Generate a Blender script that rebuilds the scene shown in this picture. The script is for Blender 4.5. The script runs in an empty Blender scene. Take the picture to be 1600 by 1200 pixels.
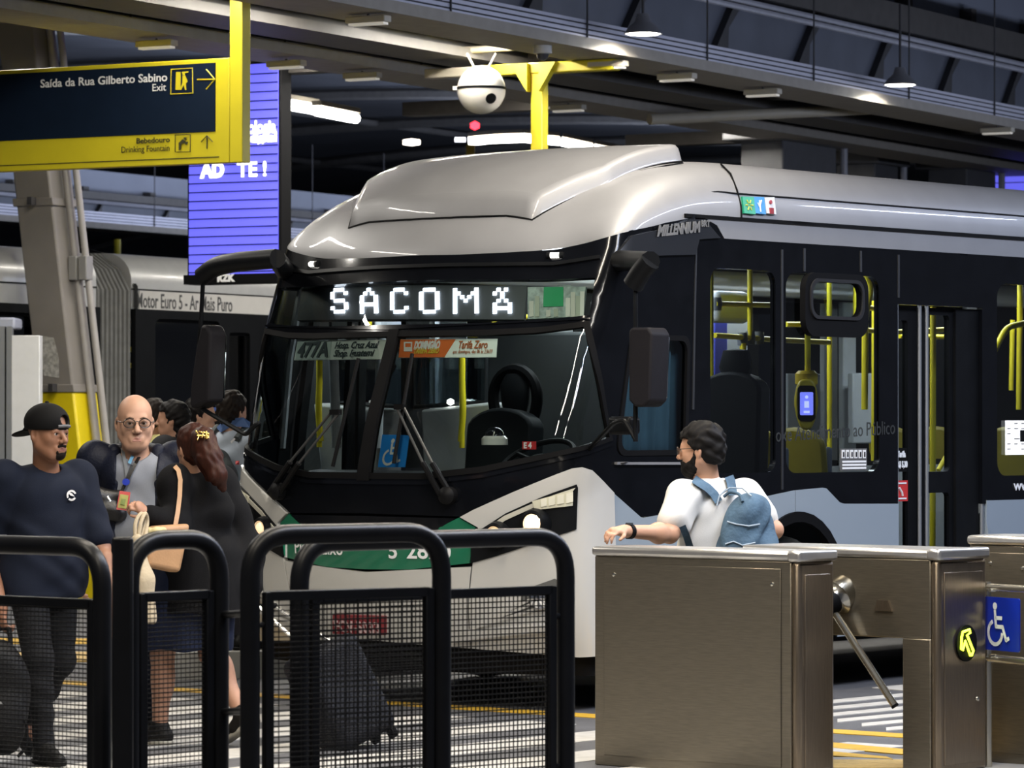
import bpy, bmesh, math, random
import numpy as np
from mathutils import Vector, Matrix
from mathutils.geometry import delaunay_2d_cdt
random.seed(7)
rng = np.random.default_rng(7)
SC = bpy.context.scene
COL = SC.collection
# ------------------------------------------------------------------ camera, sky, lights, exposure
CAM_H, FOC, HZ = 1.6, 5880.0, 660.0            # eye height (m), focal length in pixels of a 1600 wide frame, horizon row
cd = bpy.data.cameras.new('camera')
cam = bpy.data.objects.new('camera', cd); COL.objects.link(cam)
cd.sensor_width = 36.0; cd.lens = FOC / 1600 * 36.0
cd.clip_start = 0.5; cd.clip_end = 400
PITCH = math.atan((HZ - 600) / FOC)
cam.location = (0, 0, CAM_H); cam.rotation_euler = (math.pi / 2 + PITCH, 0, 0)
cd.dof.use_dof = True; cd.dof.focus_distance = 20.0; cd.dof.aperture_fstop = 7.0
SC.camera = cam
w = bpy.data.worlds.new('world'); SC.world = w; w.use_nodes = True
w.node_tree.nodes['Background'].inputs[0].default_value = (0.34, 0.37, 0.46, 1)
w.node_tree.nodes['Background'].inputs[1].default_value = 0.22
SC.view_settings.view_transform = 'Standard'; SC.view_settings.look = 'None'
SC.view_settings.gamma = 1.0; SC.view_settings.exposure = 0.0
SC.view_settings.use_curve_mapping = False
SC.cycles.max_bounces = 10; SC.cycles.transparent_max_bounces = 24
SC.cycles.sample_clamp_indirect = 4.0
SC.cycles.caustics_reflective = False; SC.cycles.caustics_refractive = False
AX = Vector((math.sin(math.radians(29)), math.cos(math.radians(29)), 0))   # direction of the roof's trays and beams
AXN = Vector((-AX.y, AX.x, 0))
def area(name, loc, size, power, color, aim=(0, 0, -1), along=None):
    l = bpy.data.lights.new(name, 'AREA'); l.shape = 'RECTANGLE'
    l.size, l.size_y = size; l.energy = power; l.color = color
    o = bpy.data.objects.new(name, l); COL.objects.link(o)
    z = -Vector(aim).normalized(); x = Vector(along if along else AX).normalized()
    x = (x - z * x.dot(z)).normalized(); y = z.cross(x)
    o.matrix_world = Matrix((x, y, z)).transposed().to_4x4(); o.location = loc
    return o
WARM, COOL, NEUT = (1.0, 0.90, 0.74), (0.68, 0.77, 1.0), (1.0, 0.95, 0.86)
# rows of linear lamps under the station roof, over the walkway in front of the bus and over the lane
for k in range(4):
    area('tube_and_fill_lamp', Vector((-3.6, 12.5, 4.9)) + AX * (k * 3.2), (2.4, 0.16), 130, WARM)
for k in range(4):
    area('tube_and_fill_lamp', Vector((-1.4, 10.0, 4.9)) + AX * (k * 3.2), (2.4, 0.16), 150, WARM if k < 2 else NEUT)
for k in range(6):
    area('tube_and_fill_lamp', Vector((1.4, 13.5, 5.0)) + AX * (k * 3.4), (2.4, 0.16), 175, COOL)
for k in range(4):
    area('tube_and_fill_lamp', Vector((-5.2, 22.0, 4.8)) + AX * (k * 3.4), (2.4, 0.16), 120, NEUT)
for k in range(4):  # row added as fill to brighten the leaning pillar and articulated bus
    area('tube_and_fill_lamp', Vector((-3.6, 29.8, 4.95)) + AX * (k * 4.0), (2.4, 0.2), 150, NEUT)
for k in range(5):                                              # added upward fill that brightens the vault, not fixtures of the hall
    area('vault_fill', Vector((-9.0, 44.0, 4.6)) + AX * (k * 7.0), (5.0, 0.6), 260, COOL, aim=(-.25, .1, 1))
for k in range(4):  # added sideways fill on tray and girder, without a fixture of its own
    area('girder_fill', Vector((1.6, 26.5, 4.3)) + AX * (k * 5.0), (4.0, 0.25), 34, COOL, aim=(-.80, .45, .42))

# ------------------------------------------------------------------ helpers
def P(px, py, d):
    """world point at pixel (1600x1200 frame) and depth d"""
    return Vector(((px - 800) / FOC * d, d, CAM_H + (HZ - py) / FOC * d))
def G(px, py):
    """ground point seen at a pixel"""
    d = CAM_H * FOC / (py - HZ)
    return Vector(((px - 800) / FOC * d, d, 0))
_M = {}
def mat(name, col, rough=0.5, metal=0.0, var=0.06, scale=8.0, bump=0.0, bscale=60.0, emit=0.0, ecol=None, coat=0.0, spec=None, stretch=None):
    if name in _M: return _M[name]
    m = bpy.data.materials.new(name); m.use_nodes = True
    nt = m.node_tree; b = nt.nodes['Principled BSDF']
    b.inputs['Roughness'].default_value = rough; b.inputs['Metallic'].default_value = metal
    if coat: b.inputs['Coat Weight'].default_value = coat; b.inputs['Coat Roughness'].default_value = 0.05
    if spec is not None: b.inputs['Specular IOR Level'].default_value = spec
    c = (*col, 1)
    tc = nt.nodes.new('ShaderNodeTexCoord'); vec = tc.outputs['Object']
    if stretch:
        mp = nt.nodes.new('ShaderNodeMapping'); mp.inputs['Scale'].default_value = stretch
        nt.links.new(vec, mp.inputs[0]); vec = mp.outputs[0]
    n = nt.nodes.new('ShaderNodeTexNoise'); n.inputs['Scale'].default_value = scale; n.inputs['Detail'].default_value = 4
    nt.links.new(vec, n.inputs['Vector'])
    mx = nt.nodes.new('ShaderNodeMix'); mx.data_type = 'RGBA'
    mx.inputs[6].default_value = tuple(max(0, v * (1 - var * 2)) for v in col) + (1,)
    mx.inputs[7].default_value = tuple(min(1, v * (1 + var * 2)) for v in col) + (1,)
    nt.links.new(n.outputs['Fac'], mx.inputs[0]); nt.links.new(mx.outputs[2], b.inputs['Base Color'])
    if bump:
        n2 = nt.nodes.new('ShaderNodeTexNoise'); n2.inputs['Scale'].default_value = bscale; n2.inputs['Detail'].default_value = 3
        nt.links.new(vec, n2.inputs['Vector'])
        bp = nt.nodes.new('ShaderNodeBump'); bp.inputs['Strength'].default_value = bump; bp.inputs['Distance'].default_value = 0.02
        nt.links.new(n2.outputs['Fac'], bp.inputs['Height']); nt.links.new(bp.outputs[0], b.inputs['Normal'])
    if emit:
        b.inputs['Emission Color'].default_value = (*(ecol or col), 1); b.inputs['Emission Strength'].default_value = emit
    _M[name] = m
    return m
def glass(name, tint, rough=0.0, refl=1.0, ior=1.5):
    if name in _M: return _M[name]
    m = bpy.data.materials.new(name); m.use_nodes = True; nt = m.node_tree
    nt.nodes.remove(nt.nodes['Principled BSDF']); out = nt.nodes['Material Output']
    t = nt.nodes.new('ShaderNodeBsdfTransparent'); t.inputs[0].default_value = (*tint, 1)
    g = nt.nodes.new('ShaderNodeBsdfGlossy'); g.inputs['Roughness'].default_value = rough; g.inputs[0].default_value = (refl, refl, refl, 1)
    f = nt.nodes.new('ShaderNodeFresnel'); f.inputs[0].default_value = ior
    mx = nt.nodes.new('ShaderNodeMixShader')
    nt.links.new(f.outputs[0], mx.inputs[0]); nt.links.new(t.outputs[0], mx.inputs[1]); nt.links.new(g.outputs[0], mx.inputs[2])
    nt.links.new(mx.outputs[0], out.inputs[0]); _M[name] = m
    return m
def tag(o, label=None, cat=None, group=None, kind=None):
    if label: o['label'] = label
    if cat: o['category'] = cat
    if group: o['group'] = group
    if kind: o['kind'] = kind
    return o
def thing(name, label, cat, loc=(0, 0, 0), rotz=0.0, group=None, kind=None):
    o = bpy.data.objects.new(name, None); COL.objects.link(o); o.empty_display_size = 0.1
    o.location = loc; o.rotation_euler = (0, 0, rotz)
    return tag(o, label, cat, group, kind)
def link(name, me, m, parent=None, smooth=True, angle=40, label=None):
    o = bpy.data.objects.new(name, me); COL.objects.link(o)
    if m is not None: me.materials.append(m)
    if smooth and len(me.polygons):
        me.shade_smooth()
        if angle is not None and angle < 180: me.set_sharp_from_angle(angle=math.radians(angle))
    if parent is not None: o.parent = parent
    if label: o['label'] = label
    return o
def frame(x, y=None, z=None):
    """rotation whose columns are the given axes"""
    return Matrix((x, y, z)).transposed()
class MB:
    def __init__(self): self.v = []; self.f = []
    def add(self, vs, fs):
        o = len(self.v); self.v += [tuple(p) for p in vs]; self.f += [tuple(i + o for i in q) for q in fs]; return self
    def box(self, c, s, R=None):
        vs = [Vector((x * s[0] / 2, y * s[1] / 2, z * s[2] / 2)) for x in (-1, 1) for y in (-1, 1) for z in (-1, 1)]
        if R is not None: vs = [R @ v for v in vs]
        c = Vector(c)
        return self.add([v + c for v in vs], [(0, 1, 3, 2), (4, 6, 7, 5), (0, 4, 5, 1), (2, 3, 7, 6), (0, 2, 6, 4), (1, 5, 7, 3)])
    def beam(self, a, b, wd, ht, up=(0, 0, 1)):
        a, b = Vector(a), Vector(b); x = (b - a); L = x.length; x.normalize()
        y = Vector(up).cross(x); y.normalize(); z = x.cross(y)
        return self.box((a + b) / 2, (L, wd, ht), frame(x, y, z))
    def tube(self, pts, r, n=12, closed=False, cap=True):
        pts = [Vector(p) for p in pts]; m = len(pts)
        rs = r if isinstance(r, (list, tuple)) else [r] * m
        T = []
        for i in range(m):
            a = pts[(i - 1) % m] if (i > 0 or closed) else pts[i]
            b = pts[(i + 1) % m] if (i < m - 1 or closed) else pts[i]
            t = (b - a); T.append(t.normalized() if t.length > 1e-9 else Vector((0, 0, 1)))
        u = T[0].orthogonal().normalized(); vs = []
        for i in range(m):
            u = (u - T[i] * u.dot(T[i])); u.normalize(); w_ = T[i].cross(u)
            for k in range(n):
                a = 2 * math.pi * k / n
                vs.append(pts[i] + (u * math.cos(a) + w_ * math.sin(a)) * rs[i])
        fs = []
        for i in range(m if closed else m - 1):
            j = (i + 1) % m
            for k in range(n):
                fs.append((i * n + k, i * n + (k + 1) % n, j * n + (k + 1) % n, j * n + k))
        if cap and not closed:
            fs.append(tuple(range(n))[::-1]); fs.append(tuple((m - 1) * n + k for k in range(n)))
        return self.add(vs, fs)
    def cyl(self, a, b, r, n=20, r2=None):
        return self.tube([a, b], [r, r if r2 is None else r2], n)
    def lathe(self, prof, c=(0, 0, 0), n=24, R=None, sx=1.0):
        vs, fs = [], []; c = Vector(c)
        for (r, z) in prof:
            for k in range(n):
                a = 2 * math.pi * k / n; v = Vector((r * math.cos(a) * sx, r * math.sin(a), z))
                vs.append((R @ v if R is not None else v) + c)
        for i in range(len(prof) - 1):
            for k in range(n):
                fs.append((i * n + k, i * n + (k + 1) % n, (i + 1) * n + (k + 1) % n, (i + 1) * n + k))
        fs.append(tuple(range(n))[::-1]); fs.append(tuple((len(prof) - 1) * n + k for k in range(n)))
        return self.add(vs, fs)
    def prism(self, poly, o, x, y, th):
        """2-D polygon in the frame (o; x, y), thick th along x cross y"""
        o, x, y = Vector(o), Vector(x), Vector(y); z = x.cross(y).normalized() * th; n = len(poly)
        vs = [o + x * p[0] + y * p[1] for p in poly]; vs += [v + z for v in vs]
        return self.add(vs, [tuple(range(n))[::-1], tuple(range(n, 2 * n))] + [(i, (i + 1) % n, n + (i + 1) % n, n + i) for i in range(n)])
    def build(self, name, m, parent=None, bevel=0.0, smooth=True, angle=40, label=None, seg=2):
        me = bpy.data.meshes.new(name); me.from_pydata(self.v, [], self.f); me.update()
        bm = bmesh.new(); bm.from_mesh(me); bmesh.ops.recalc_face_normals(bm, faces=bm.faces); bm.to_mesh(me); bm.free()
        o = link(name, me, m, parent, smooth, angle, label)
        if bevel:
            b = o.modifiers.new('bevel', 'BEVEL'); b.width = bevel; b.segments = seg; b.limit_method = 'ANGLE'; b.angle_limit = math.radians(35)
        return o
def rrect(x0, y0, x1, y1, r, n=5):
    out = []
    for cx, cy, a0 in ((x1 - r, y1 - r, 0), (x0 + r, y1 - r, 90), (x0 + r, y0 + r, 180), (x1 - r, y0 + r, 270)):
        for k in range(n + 1):
            a = math.radians(a0 + 90 * k / n); out.append((cx + r * math.cos(a), cy + r * math.sin(a)))
    return out
def in_poly(pts, poly):
    x, y = pts[:, 0], pts[:, 1]; p = np.asarray(poly); ins = np.zeros(len(pts), bool); j = len(p) - 1
    for i in range(len(p)):
        xi, yi, xj, yj = p[i, 0], p[i, 1], p[j, 0], p[j, 1]
        if yi != yj:
            ins ^= ((yi > y) != (yj > y)) & (x < (xj - xi) * (y - yi) / (yj - yi) + xi)
        j = i
    return ins
def densify(poly, step):
    out = []
    for i in range(len(poly)):
        a, b = poly[i], poly[(i + 1) % len(poly)]
        n = max(1, int(math.hypot(b[0] - a[0], b[1] - a[1]) / step))
        for k in range(n): out.append((a[0] + (b[0] - a[0]) * k / n, a[1] + (b[1] - a[1]) * k / n))
    return out
def patch(name, m, parent, poly, fn, holes=(), step=0.06, off=0.0, thick=0.0, label=None, angle=60, grid=True, flip=False):
    """a skin over a curved surface fn(u, v, off), cut to a 2-D outline, with real thickness going inward"""
    loops = [densify(poly, step)] + [densify(h, step) for h in holes]
    vs, es = [], []
    for lp in loops:
        o = len(vs); vs += lp; es += [(o + i, o + (i + 1) % len(lp)) for i in range(len(lp))]
    if grid:
        a = np.asarray(loops[0]); u0, v0 = a.min(0); u1, v1 = a.max(0)
        gu, gv = np.meshgrid(np.arange(u0 + step / 2, u1, step), np.arange(v0 + step / 2, v1, step))
        g = np.stack([gu.ravel(), gv.ravel()], 1)
        if len(g):
            k = in_poly(g, loops[0])
            for h in loops[1:]: k &= ~in_poly(g, h)
            g = g[k]; bd = np.asarray(vs)
            if len(g):
                dm = np.min(((g[:, None, :] - bd[None]) ** 2).sum(-1), 1) if len(g) * len(bd) < 4e7 else np.ones(len(g))
                g = g[dm > (step * 0.4) ** 2]
            vs = vs + [tuple(p) for p in g]
    V, E, F, *_ = delaunay_2d_cdt([Vector(p) for p in vs], es, [], 0, 1e-6)
    V = np.array([tuple(p) for p in V]); F = np.array([tuple(f) for f in F])
    c = V[F].mean(1); k = in_poly(c, loops[0])
    for h in loops[1:]: k &= ~in_poly(c, h)
    F = F[k]
    me = bpy.data.meshes.new(name)
    pos = [tuple(fn(p[0], p[1], off)) for p in V]
    me.from_pydata(pos, [], [tuple(int(i) for i in (f[::-1] if flip else f)) for f in F]); me.update()
    bm = bmesh.new(); bm.from_mesh(me); bmesh.ops.delete(bm, geom=[x for x in bm.verts if not x.link_faces], context='VERTS'); bm.to_mesh(me); bm.free()
    o = link(name, me, m, parent, True, angle, label)
    if thick:
        s = o.modifiers.new('solid', 'SOLIDIFY'); s.thickness = thick; s.offset = -1
        e_ = o.modifiers.new('split', 'EDGE_SPLIT'); e_.split_angle = math.radians(50); e_.use_edge_sharp = False
    return o
def text(name, s, size, m, parent, o, x, y, bold=0.0, shear=0.0, ext=0.001, align='LEFT', width=None, space=1.0, fn=None, label=None):
    """lettering as a mesh; o origin, x reading direction, y up; or fn(u, v) wraps it on a curved surface"""
    c = bpy.data.curves.new(name, 'FONT'); c.body = s; c.size = size; c.offset = bold; c.shear = shear; c.align_x = align
    c.extrude = ext; c.resolution_u = 3; c.space_character = space
    t = bpy.data.objects.new(name, c); COL.objects.link(t); bpy.context.view_layer.update()
    dg = bpy.context.evaluated_depsgraph_get()
    me = bpy.data.meshes.new_from_object(t.evaluated_get(dg)); bpy.data.objects.remove(t); bpy.data.curves.remove(c)
    co = np.zeros(len(me.vertices) * 3); me.vertices.foreach_get('co', co); co = co.reshape(-1, 3)
    if width and len(co):
        w0 = co[:, 0].max() - co[:, 0].min()
        if align == 'LEFT': co[:, 0] -= co[:, 0].min()
        co[:, 0] *= width / w0
    if fn is None:
        o, x, y = Vector(o), Vector(x).normalized(), Vector(y).normalized(); z = x.cross(y)
        R = np.array(frame(x, y, z)); co = co @ R.T + np.array(o)
    else:
        co = np.array([tuple(fn(p[0], p[1], p[2])) for p in co])
    me.vertices.foreach_set('co', co.ravel()); me.update(); me.materials.clear()
    return link(name, me, m, parent, False, None, label)
def copy_tree(o, parent=None):
    c = o.copy(); COL.objects.link(c)
    if parent is not None: c.parent = parent
    for ch in list(o.children): copy_tree(ch, c)
    return c
def sstep(x, a, b):
    t = min(1, max(0, (x - a) / (b - a))); return t * t * (3 - 2 * t)
def arc_pts(pts, r, n=6):
    """polyline with its corners rounded"""
    pts = [Vector(p) for p in pts]; out = [pts[0]]
    for i in range(1, len(pts) - 1):
        a, b, c = pts[i - 1], pts[i], pts[i + 1]
        u, v = (a - b).normalized(), (c - b).normalized(); rr = min(r, (a - b).length / 2, (c - b).length / 2)
        for k in range(n + 1):
            t = k / n; p0, p2 = b + u * rr, b + v * rr
            out.append(p0 * (1 - t) ** 2 + b * (2 * t * (1 - t)) + p2 * t * t)
    out.append(pts[-1]); return out
# ------------------------------------------------------------------ the bus
BH = Vector((-0.639, -0.769, 0)).normalized(); BL = Vector((-BH.y, BH.x, 0))
BW = 1.29; BO = Vector((0.36, 20.6, 0)) - BL * BW
BROT = math.atan2(BH.y, BH.x)
def b2w(p): return BO + BH * p[0] + BL * p[1] + Vector((0, 0, p[2]))
cp_, sp_ = math.cos(PITCH), math.sin(PITCH)
def proj(p):
    X, Y, Z = p[0], p[1], p[2] - CAM_H
    d = Y * cp_ + Z * sp_; u = Z * cp_ - Y * sp_
    return 800 + FOC * X / d, 600 - FOC * u / d
BB = 0.34
_pl = [(BB * (1 - (y / BW) ** 2), y) for y in np.linspace(0, BW - .13, 60)]
_x0, _sl = _pl[-1][0], -2 * BB * (BW - .13) / BW ** 2
_c = (_x0 + _sl * .13, BW); _e = (-0.14, BW)
_pl += [tuple((1 - t) ** 2 * _pl[59][k] + 2 * t * (1 - t) * _c[k] + t * t * _e[k] for k in (0, 1)) for t in np.linspace(0, 1, 24)[1:]]
_pl += [(-0.14 - t, BW) for t in np.linspace(0.02, 11.5, 400)]
_pl = np.array(_pl); PS = np.concatenate([[0], np.cumsum(np.hypot(*np.diff(_pl, axis=0).T))]); PX, PY = _pl[:, 0], _pl[:, 1]
_fz = np.linspace(0, 3.4, 341)
_ff = np.interp(_fz, [0, .30, .42, .60, .86, 1.1, 1.3, 1.6, 2.14, 2.47, 2.56, 2.8, 3.4], [-.25, -.17, -.12, -.06, -.03, -.01, 0, -.06, -.24, -.40, -.45, -.58, -.85])
_ff = np.convolve(np.pad(_ff, 6, mode='edge'), np.ones(13) / 13, 'valid')
def rake(s, z):
    a = abs(s); w_ = 1 - 0.3 * sstep(a, 0.9, 1.5) - 0.7 * sstep(a, 1.45, 2.6)
    return float(np.interp(z, _fz, _ff)) * w_
def S(s, z, off=0.0):
    a = abs(s); x = float(np.interp(a, PS, PX)); y = float(np.interp(a, PS, PY))
    if off:
        x1, y1 = np.interp(a + .01, PS, PX), np.interp(a + .01, PS, PY); x2, y2 = np.interp(max(0, a - .01), PS, PX), np.interp(max(0, a - .01), PS, PY)
        tx, ty = x1 - x2, y1 - y2
        if a < .01: tx, ty = 0, 1
        L = math.hypot(tx, ty); x += ty / L * off; y += -tx / L * off
    x += rake(s, z)
    return Vector((x, y if s >= 0 else -y, z))
def solve(fn, px, py, u, v, n=40):
    """parameters (u, v) of the surface point that the pixel looks at"""
    for _ in range(n):
        a = proj(b2w(fn(u, v))); e = (px - a[0], py - a[1])
        if abs(e[0]) + abs(e[1]) < 0.02: break
        h = 1e-3; b = proj(b2w(fn(u + h, v))); c = proj(b2w(fn(u, v + h)))
        J = np.array([[(b[0] - a[0]) / h, (c[0] - a[0]) / h], [(b[1] - a[1]) / h, (c[1] - a[1]) / h]])
        du, dv = np.linalg.lstsq(J, np.array(e), rcond=None)[0]
        u += max(-.25, min(.25, du)); v += max(-.25, min(.25, dv))
    return float(u), float(v)
def sz(px, py):
    if px > 915:
        q = (px - 800) / FOC; t = (20.6 * q - .36) / (.639 - .769 * q); u = 1.45 + t - .14
    else: u = (px - 600) / 235
    return solve(S, px, py, u, CAM_H + (HZ - py) / 275)
def tr(pts): return [sz(*p) for p in pts]
def side(px, py):
    """(t, z) on the near side wall"""
    s, z = sz(px, py); return s, z
def mirror(poly): return [(-s, z) for s, z in poly][::-1]
def sym(half):
    """half outline traced from the centre line out and back; closes it over the centre line"""
    return half + [(-s, z) for s, z in half[::-1]]
bus = thing('city_bus', 'silver and black city bus with a lit SACOMÃ destination sign', 'bus', BO, BROT)
blk = mat('bus_black_gloss', (.0035, .004, .0055), .14, var=.2, coat=.12, spec=.25)
blk2 = mat('bus_black_satin', (.006, .0065, .0075), .4, var=.2, spec=.1)
rub = mat('rubber_black', (.005, .005, .0055), .6, spec=.07)
wht = mat('bus_white_paint', (.50, .49, .46), .28, var=.03, scale=3, coat=.5)
slv = mat('bus_silver_paint', (.26, .26, .27), .48, metal=.25, var=.05, scale=5, bump=.02, bscale=220, coat=.3)
sgr = mat('bus_side_grey', (.255, .30, .345), .34, var=.03, scale=2, coat=.4)
grn = mat('bus_green_panel', (.006, .13, .065), .3, var=.06, coat=.4)
chrome = mat('chrome', (.8, .8, .8), .15, metal=1.0)
yel = mat('handrail_yellow', (.75, .62, .02), .35)
gls = glass('bus_glass', (.78, .86, .84)); glsd = glass('bus_side_glass', (.48, .53, .55), ior=1.42)
txw = mat('lettering_white', (.8, .8, .8), .5, var=.01); txk = mat('lettering_black', (.02, .02, .02), .5)
# outlines traced on the near half, kept in surface coordinates
top_edge = tr([(717, 398), (792, 394.5), (867, 390), (917, 380), (985, 360), (1040, 348), (1075, 341.5)])
zt0 = top_edge[0][1]
TE = np.array([(0, zt0 + .005)] + top_edge + [(top_edge[-1][0] + .25, 2.775), (12, 2.775)])
TE = TE[np.argsort(TE[:, 0])]
_zs = np.linspace(0, 12, 1201); _zz = np.interp(_zs, TE[:, 0], TE[:, 1])
_zz = np.convolve(np.pad(_zz, 14, mode='edge'), np.ones(29) / 29, 'valid')
def zg(s): return float(np.interp(abs(s), _zs, _zz))
SEND = 10.2
ws_b = tr([(661, 749), (755, 738), (867, 714), (957, 688)]); ws_t = tr([(921, 501), (845, 511), (760, 515)]); ws_r = tr([(948, 640), (935, 565)])
zc_b, zc_t = ws_b[0][1], ws_t[-1][1]
WS = sym([(0, zc_b)] + ws_b + ws_r + ws_t + [(0, zc_t)])
dt = tr([(760, 505), (845, 501), (921, 492), (930, 434), (845, 437), (700, 437)])
DS = sym([(0, dt[0][1])] + dt + [(0, dt[-1][1])])
# wing fascia: white corner that carries the lamps
fas_t = tr([(720, 808), (740, 797), (800, 770), (870, 741), (893, 732), (908, 730), (923, 735), (940, 752), (957, 770)])
bot_r = tr([(957, 1021), (905, 1027)]); zb_c = tr([(640, 1003)])[0][1]
seam_s = fas_t[-1][0]
hood_z = tr([(640, 806)])[0][1]
green_h = tr([(672, 832), (717, 809), (743, 824), (734, 880), (640, 890)])
zg_t, zg_b = green_h[0][1], green_h[-1][1]
# front mask: black, from the fascia up to the silver dome, back along the cab side
cab_end = sz(1087, 600)[0]
mask = [(0, hood_z + .01)] + [(fas_t[0][0], hood_z)] + [p for p in fas_t[1:]]
fs = tr([(1000, 808)])[0]
mask += [fs, (cab_end, fs[1] + .02), (cab_end, zg(cab_end))] + [(s, z) for s, z in TE[::-1] if 0 < s < cab_end] + [(0, zg(0))]
dw = tr([(983, 522), (1086, 522), (1086, 705), (985, 712), (964, 712), (970, 600)])
drvw = rrect(min(p[0] for p in dw) + .03, dw[3][1], dw[1][0] - .06, dw[0][1], .07)
FARS = -1.62
mask_far = [(max(-s, FARS), z) for s, z in mask[::-1]]
mask_full = mask + [p for i, p in enumerate(mask_far) if i == 0 or math.hypot(p[0] - mask_far[i - 1][0], p[1] - mask_far[i - 1][1]) > 1e-3]
far_door = rrect(-2.62, .36, -1.62, 2.42, .05)
patch('front_mask', blk, bus, mask_full, S, [WS, DS, drvw], step=.07, thick=.03)
patch('windshield', gls, bus, WS, S, step=.07, off=-.012)
patch('destination_glass', gls, bus, DS, S, step=.07, off=-.012)
# frit borders of the glass
def inset(poly, d):
    p = np.array(poly); c = p.mean(0); return [tuple(q) for q in (p - c) * (1 - d / np.abs(p - c).max(0).clip(.05)) + c]
patch('windshield_gasket', rub, bus, WS, S, [inset(WS, .035)], step=.06, off=.006, thick=.025, grid=False)
# divider between the two windshield panes
d0, d1 = sz(559, 750), sz(611, 512); d0b, d1b = sz(571, 750), sz(621, 512)
patch('windshield_divider', rub, bus, [(d0[0], zc_b - .01), (d0b[0] + .03, zc_b - .01), (d1b[0] + .02, zc_t + .01), (d1[0], zc_t + .01)], S, step=.05, off=.012, thick=.04)
patch('sign_seam', blk, bus, sym([(0, zc_t + .008), (ws_t[0][0], ws_t[0][1] + .008), (ws_t[0][0], ws_t[0][1] + .018), (0, zc_t + .018)]), S, step=.05, off=.008, thick=.01, grid=False)
# lower windshield moulding
lm = [(0, zc_b - .012)] + [(s, z - .012) for s, z in ws_b] + [(s, z - .03) for s, z in ws_b[::-1]] + [(0, zc_b - .03)]
patch('windshield_moulding', blk, bus, sym(lm), S, step=.05, off=.007, thick=.012, grid=False)
# brow moulding over the destination glass
b1 = tr([(700, 411), (867, 409), (938, 398)])
patch('brow_moulding', blk2, bus, sym([(0, b1[0][1])] + b1 + [(s, z - .02) for s, z in b1[::-1]] + [(0, b1[0][1] - .02)]), S, step=.05, off=.016, thick=.03, grid=False)
# --- hood, green panel, bumper, wings
hood = [(0, hood_z - .005), (green_h[1][0] - .02, hood_z - .01)] + [(green_h[0][0], zg_t - .012), (0, zg_t - .012)]
patch('hood_panel', blk, bus, sym(hood), S, step=.06, off=.004, thick=.02)
gp = [(0, zg_t)] + green_h[:-1] + [(green_h[-1][0], zg_b), (0, zg_b - .005)]
gpan = patch('number_panel', grn, bus, sym(gp), S, step=.06, off=.004, thick=.02)
patch('panel_gap', rub, bus, sym([(0, hood_z + .01), (fas_t[0][0] - .03, hood_z + .01), (fas_t[0][0] + .06, fas_t[0][1] - .0), (green_h[3][0] + .03, green_h[3][1] - .025), (0, zg_b - .03)]), S, step=.06, off=-.02, thick=.01)
bump = [(0, zg_b - .022), (green_h[3][0] + .012, green_h[3][1] - .02), (sz(735, 1010)[0], sz(735, 1013)[1]), (0, zb_c)]
bumper = patch('bumper', wht, bus, sym(bump), S, step=.06, off=.012, thick=.03)
lip = tr([(640, 985), (712, 1003), (728, 986), (880, 976), (875, 968), (850, 977)])
edge = (green_h[3][0] + .02, green_h[3][1] - .02)
wing_out = fas_t + [(seam_s, bot_r[0][1]), bot_r[1], (sz(735, 1010)[0] + .01, sz(735, 1013)[1]), edge, (green_h[2][0] + .02, green_h[2][1])]
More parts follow.
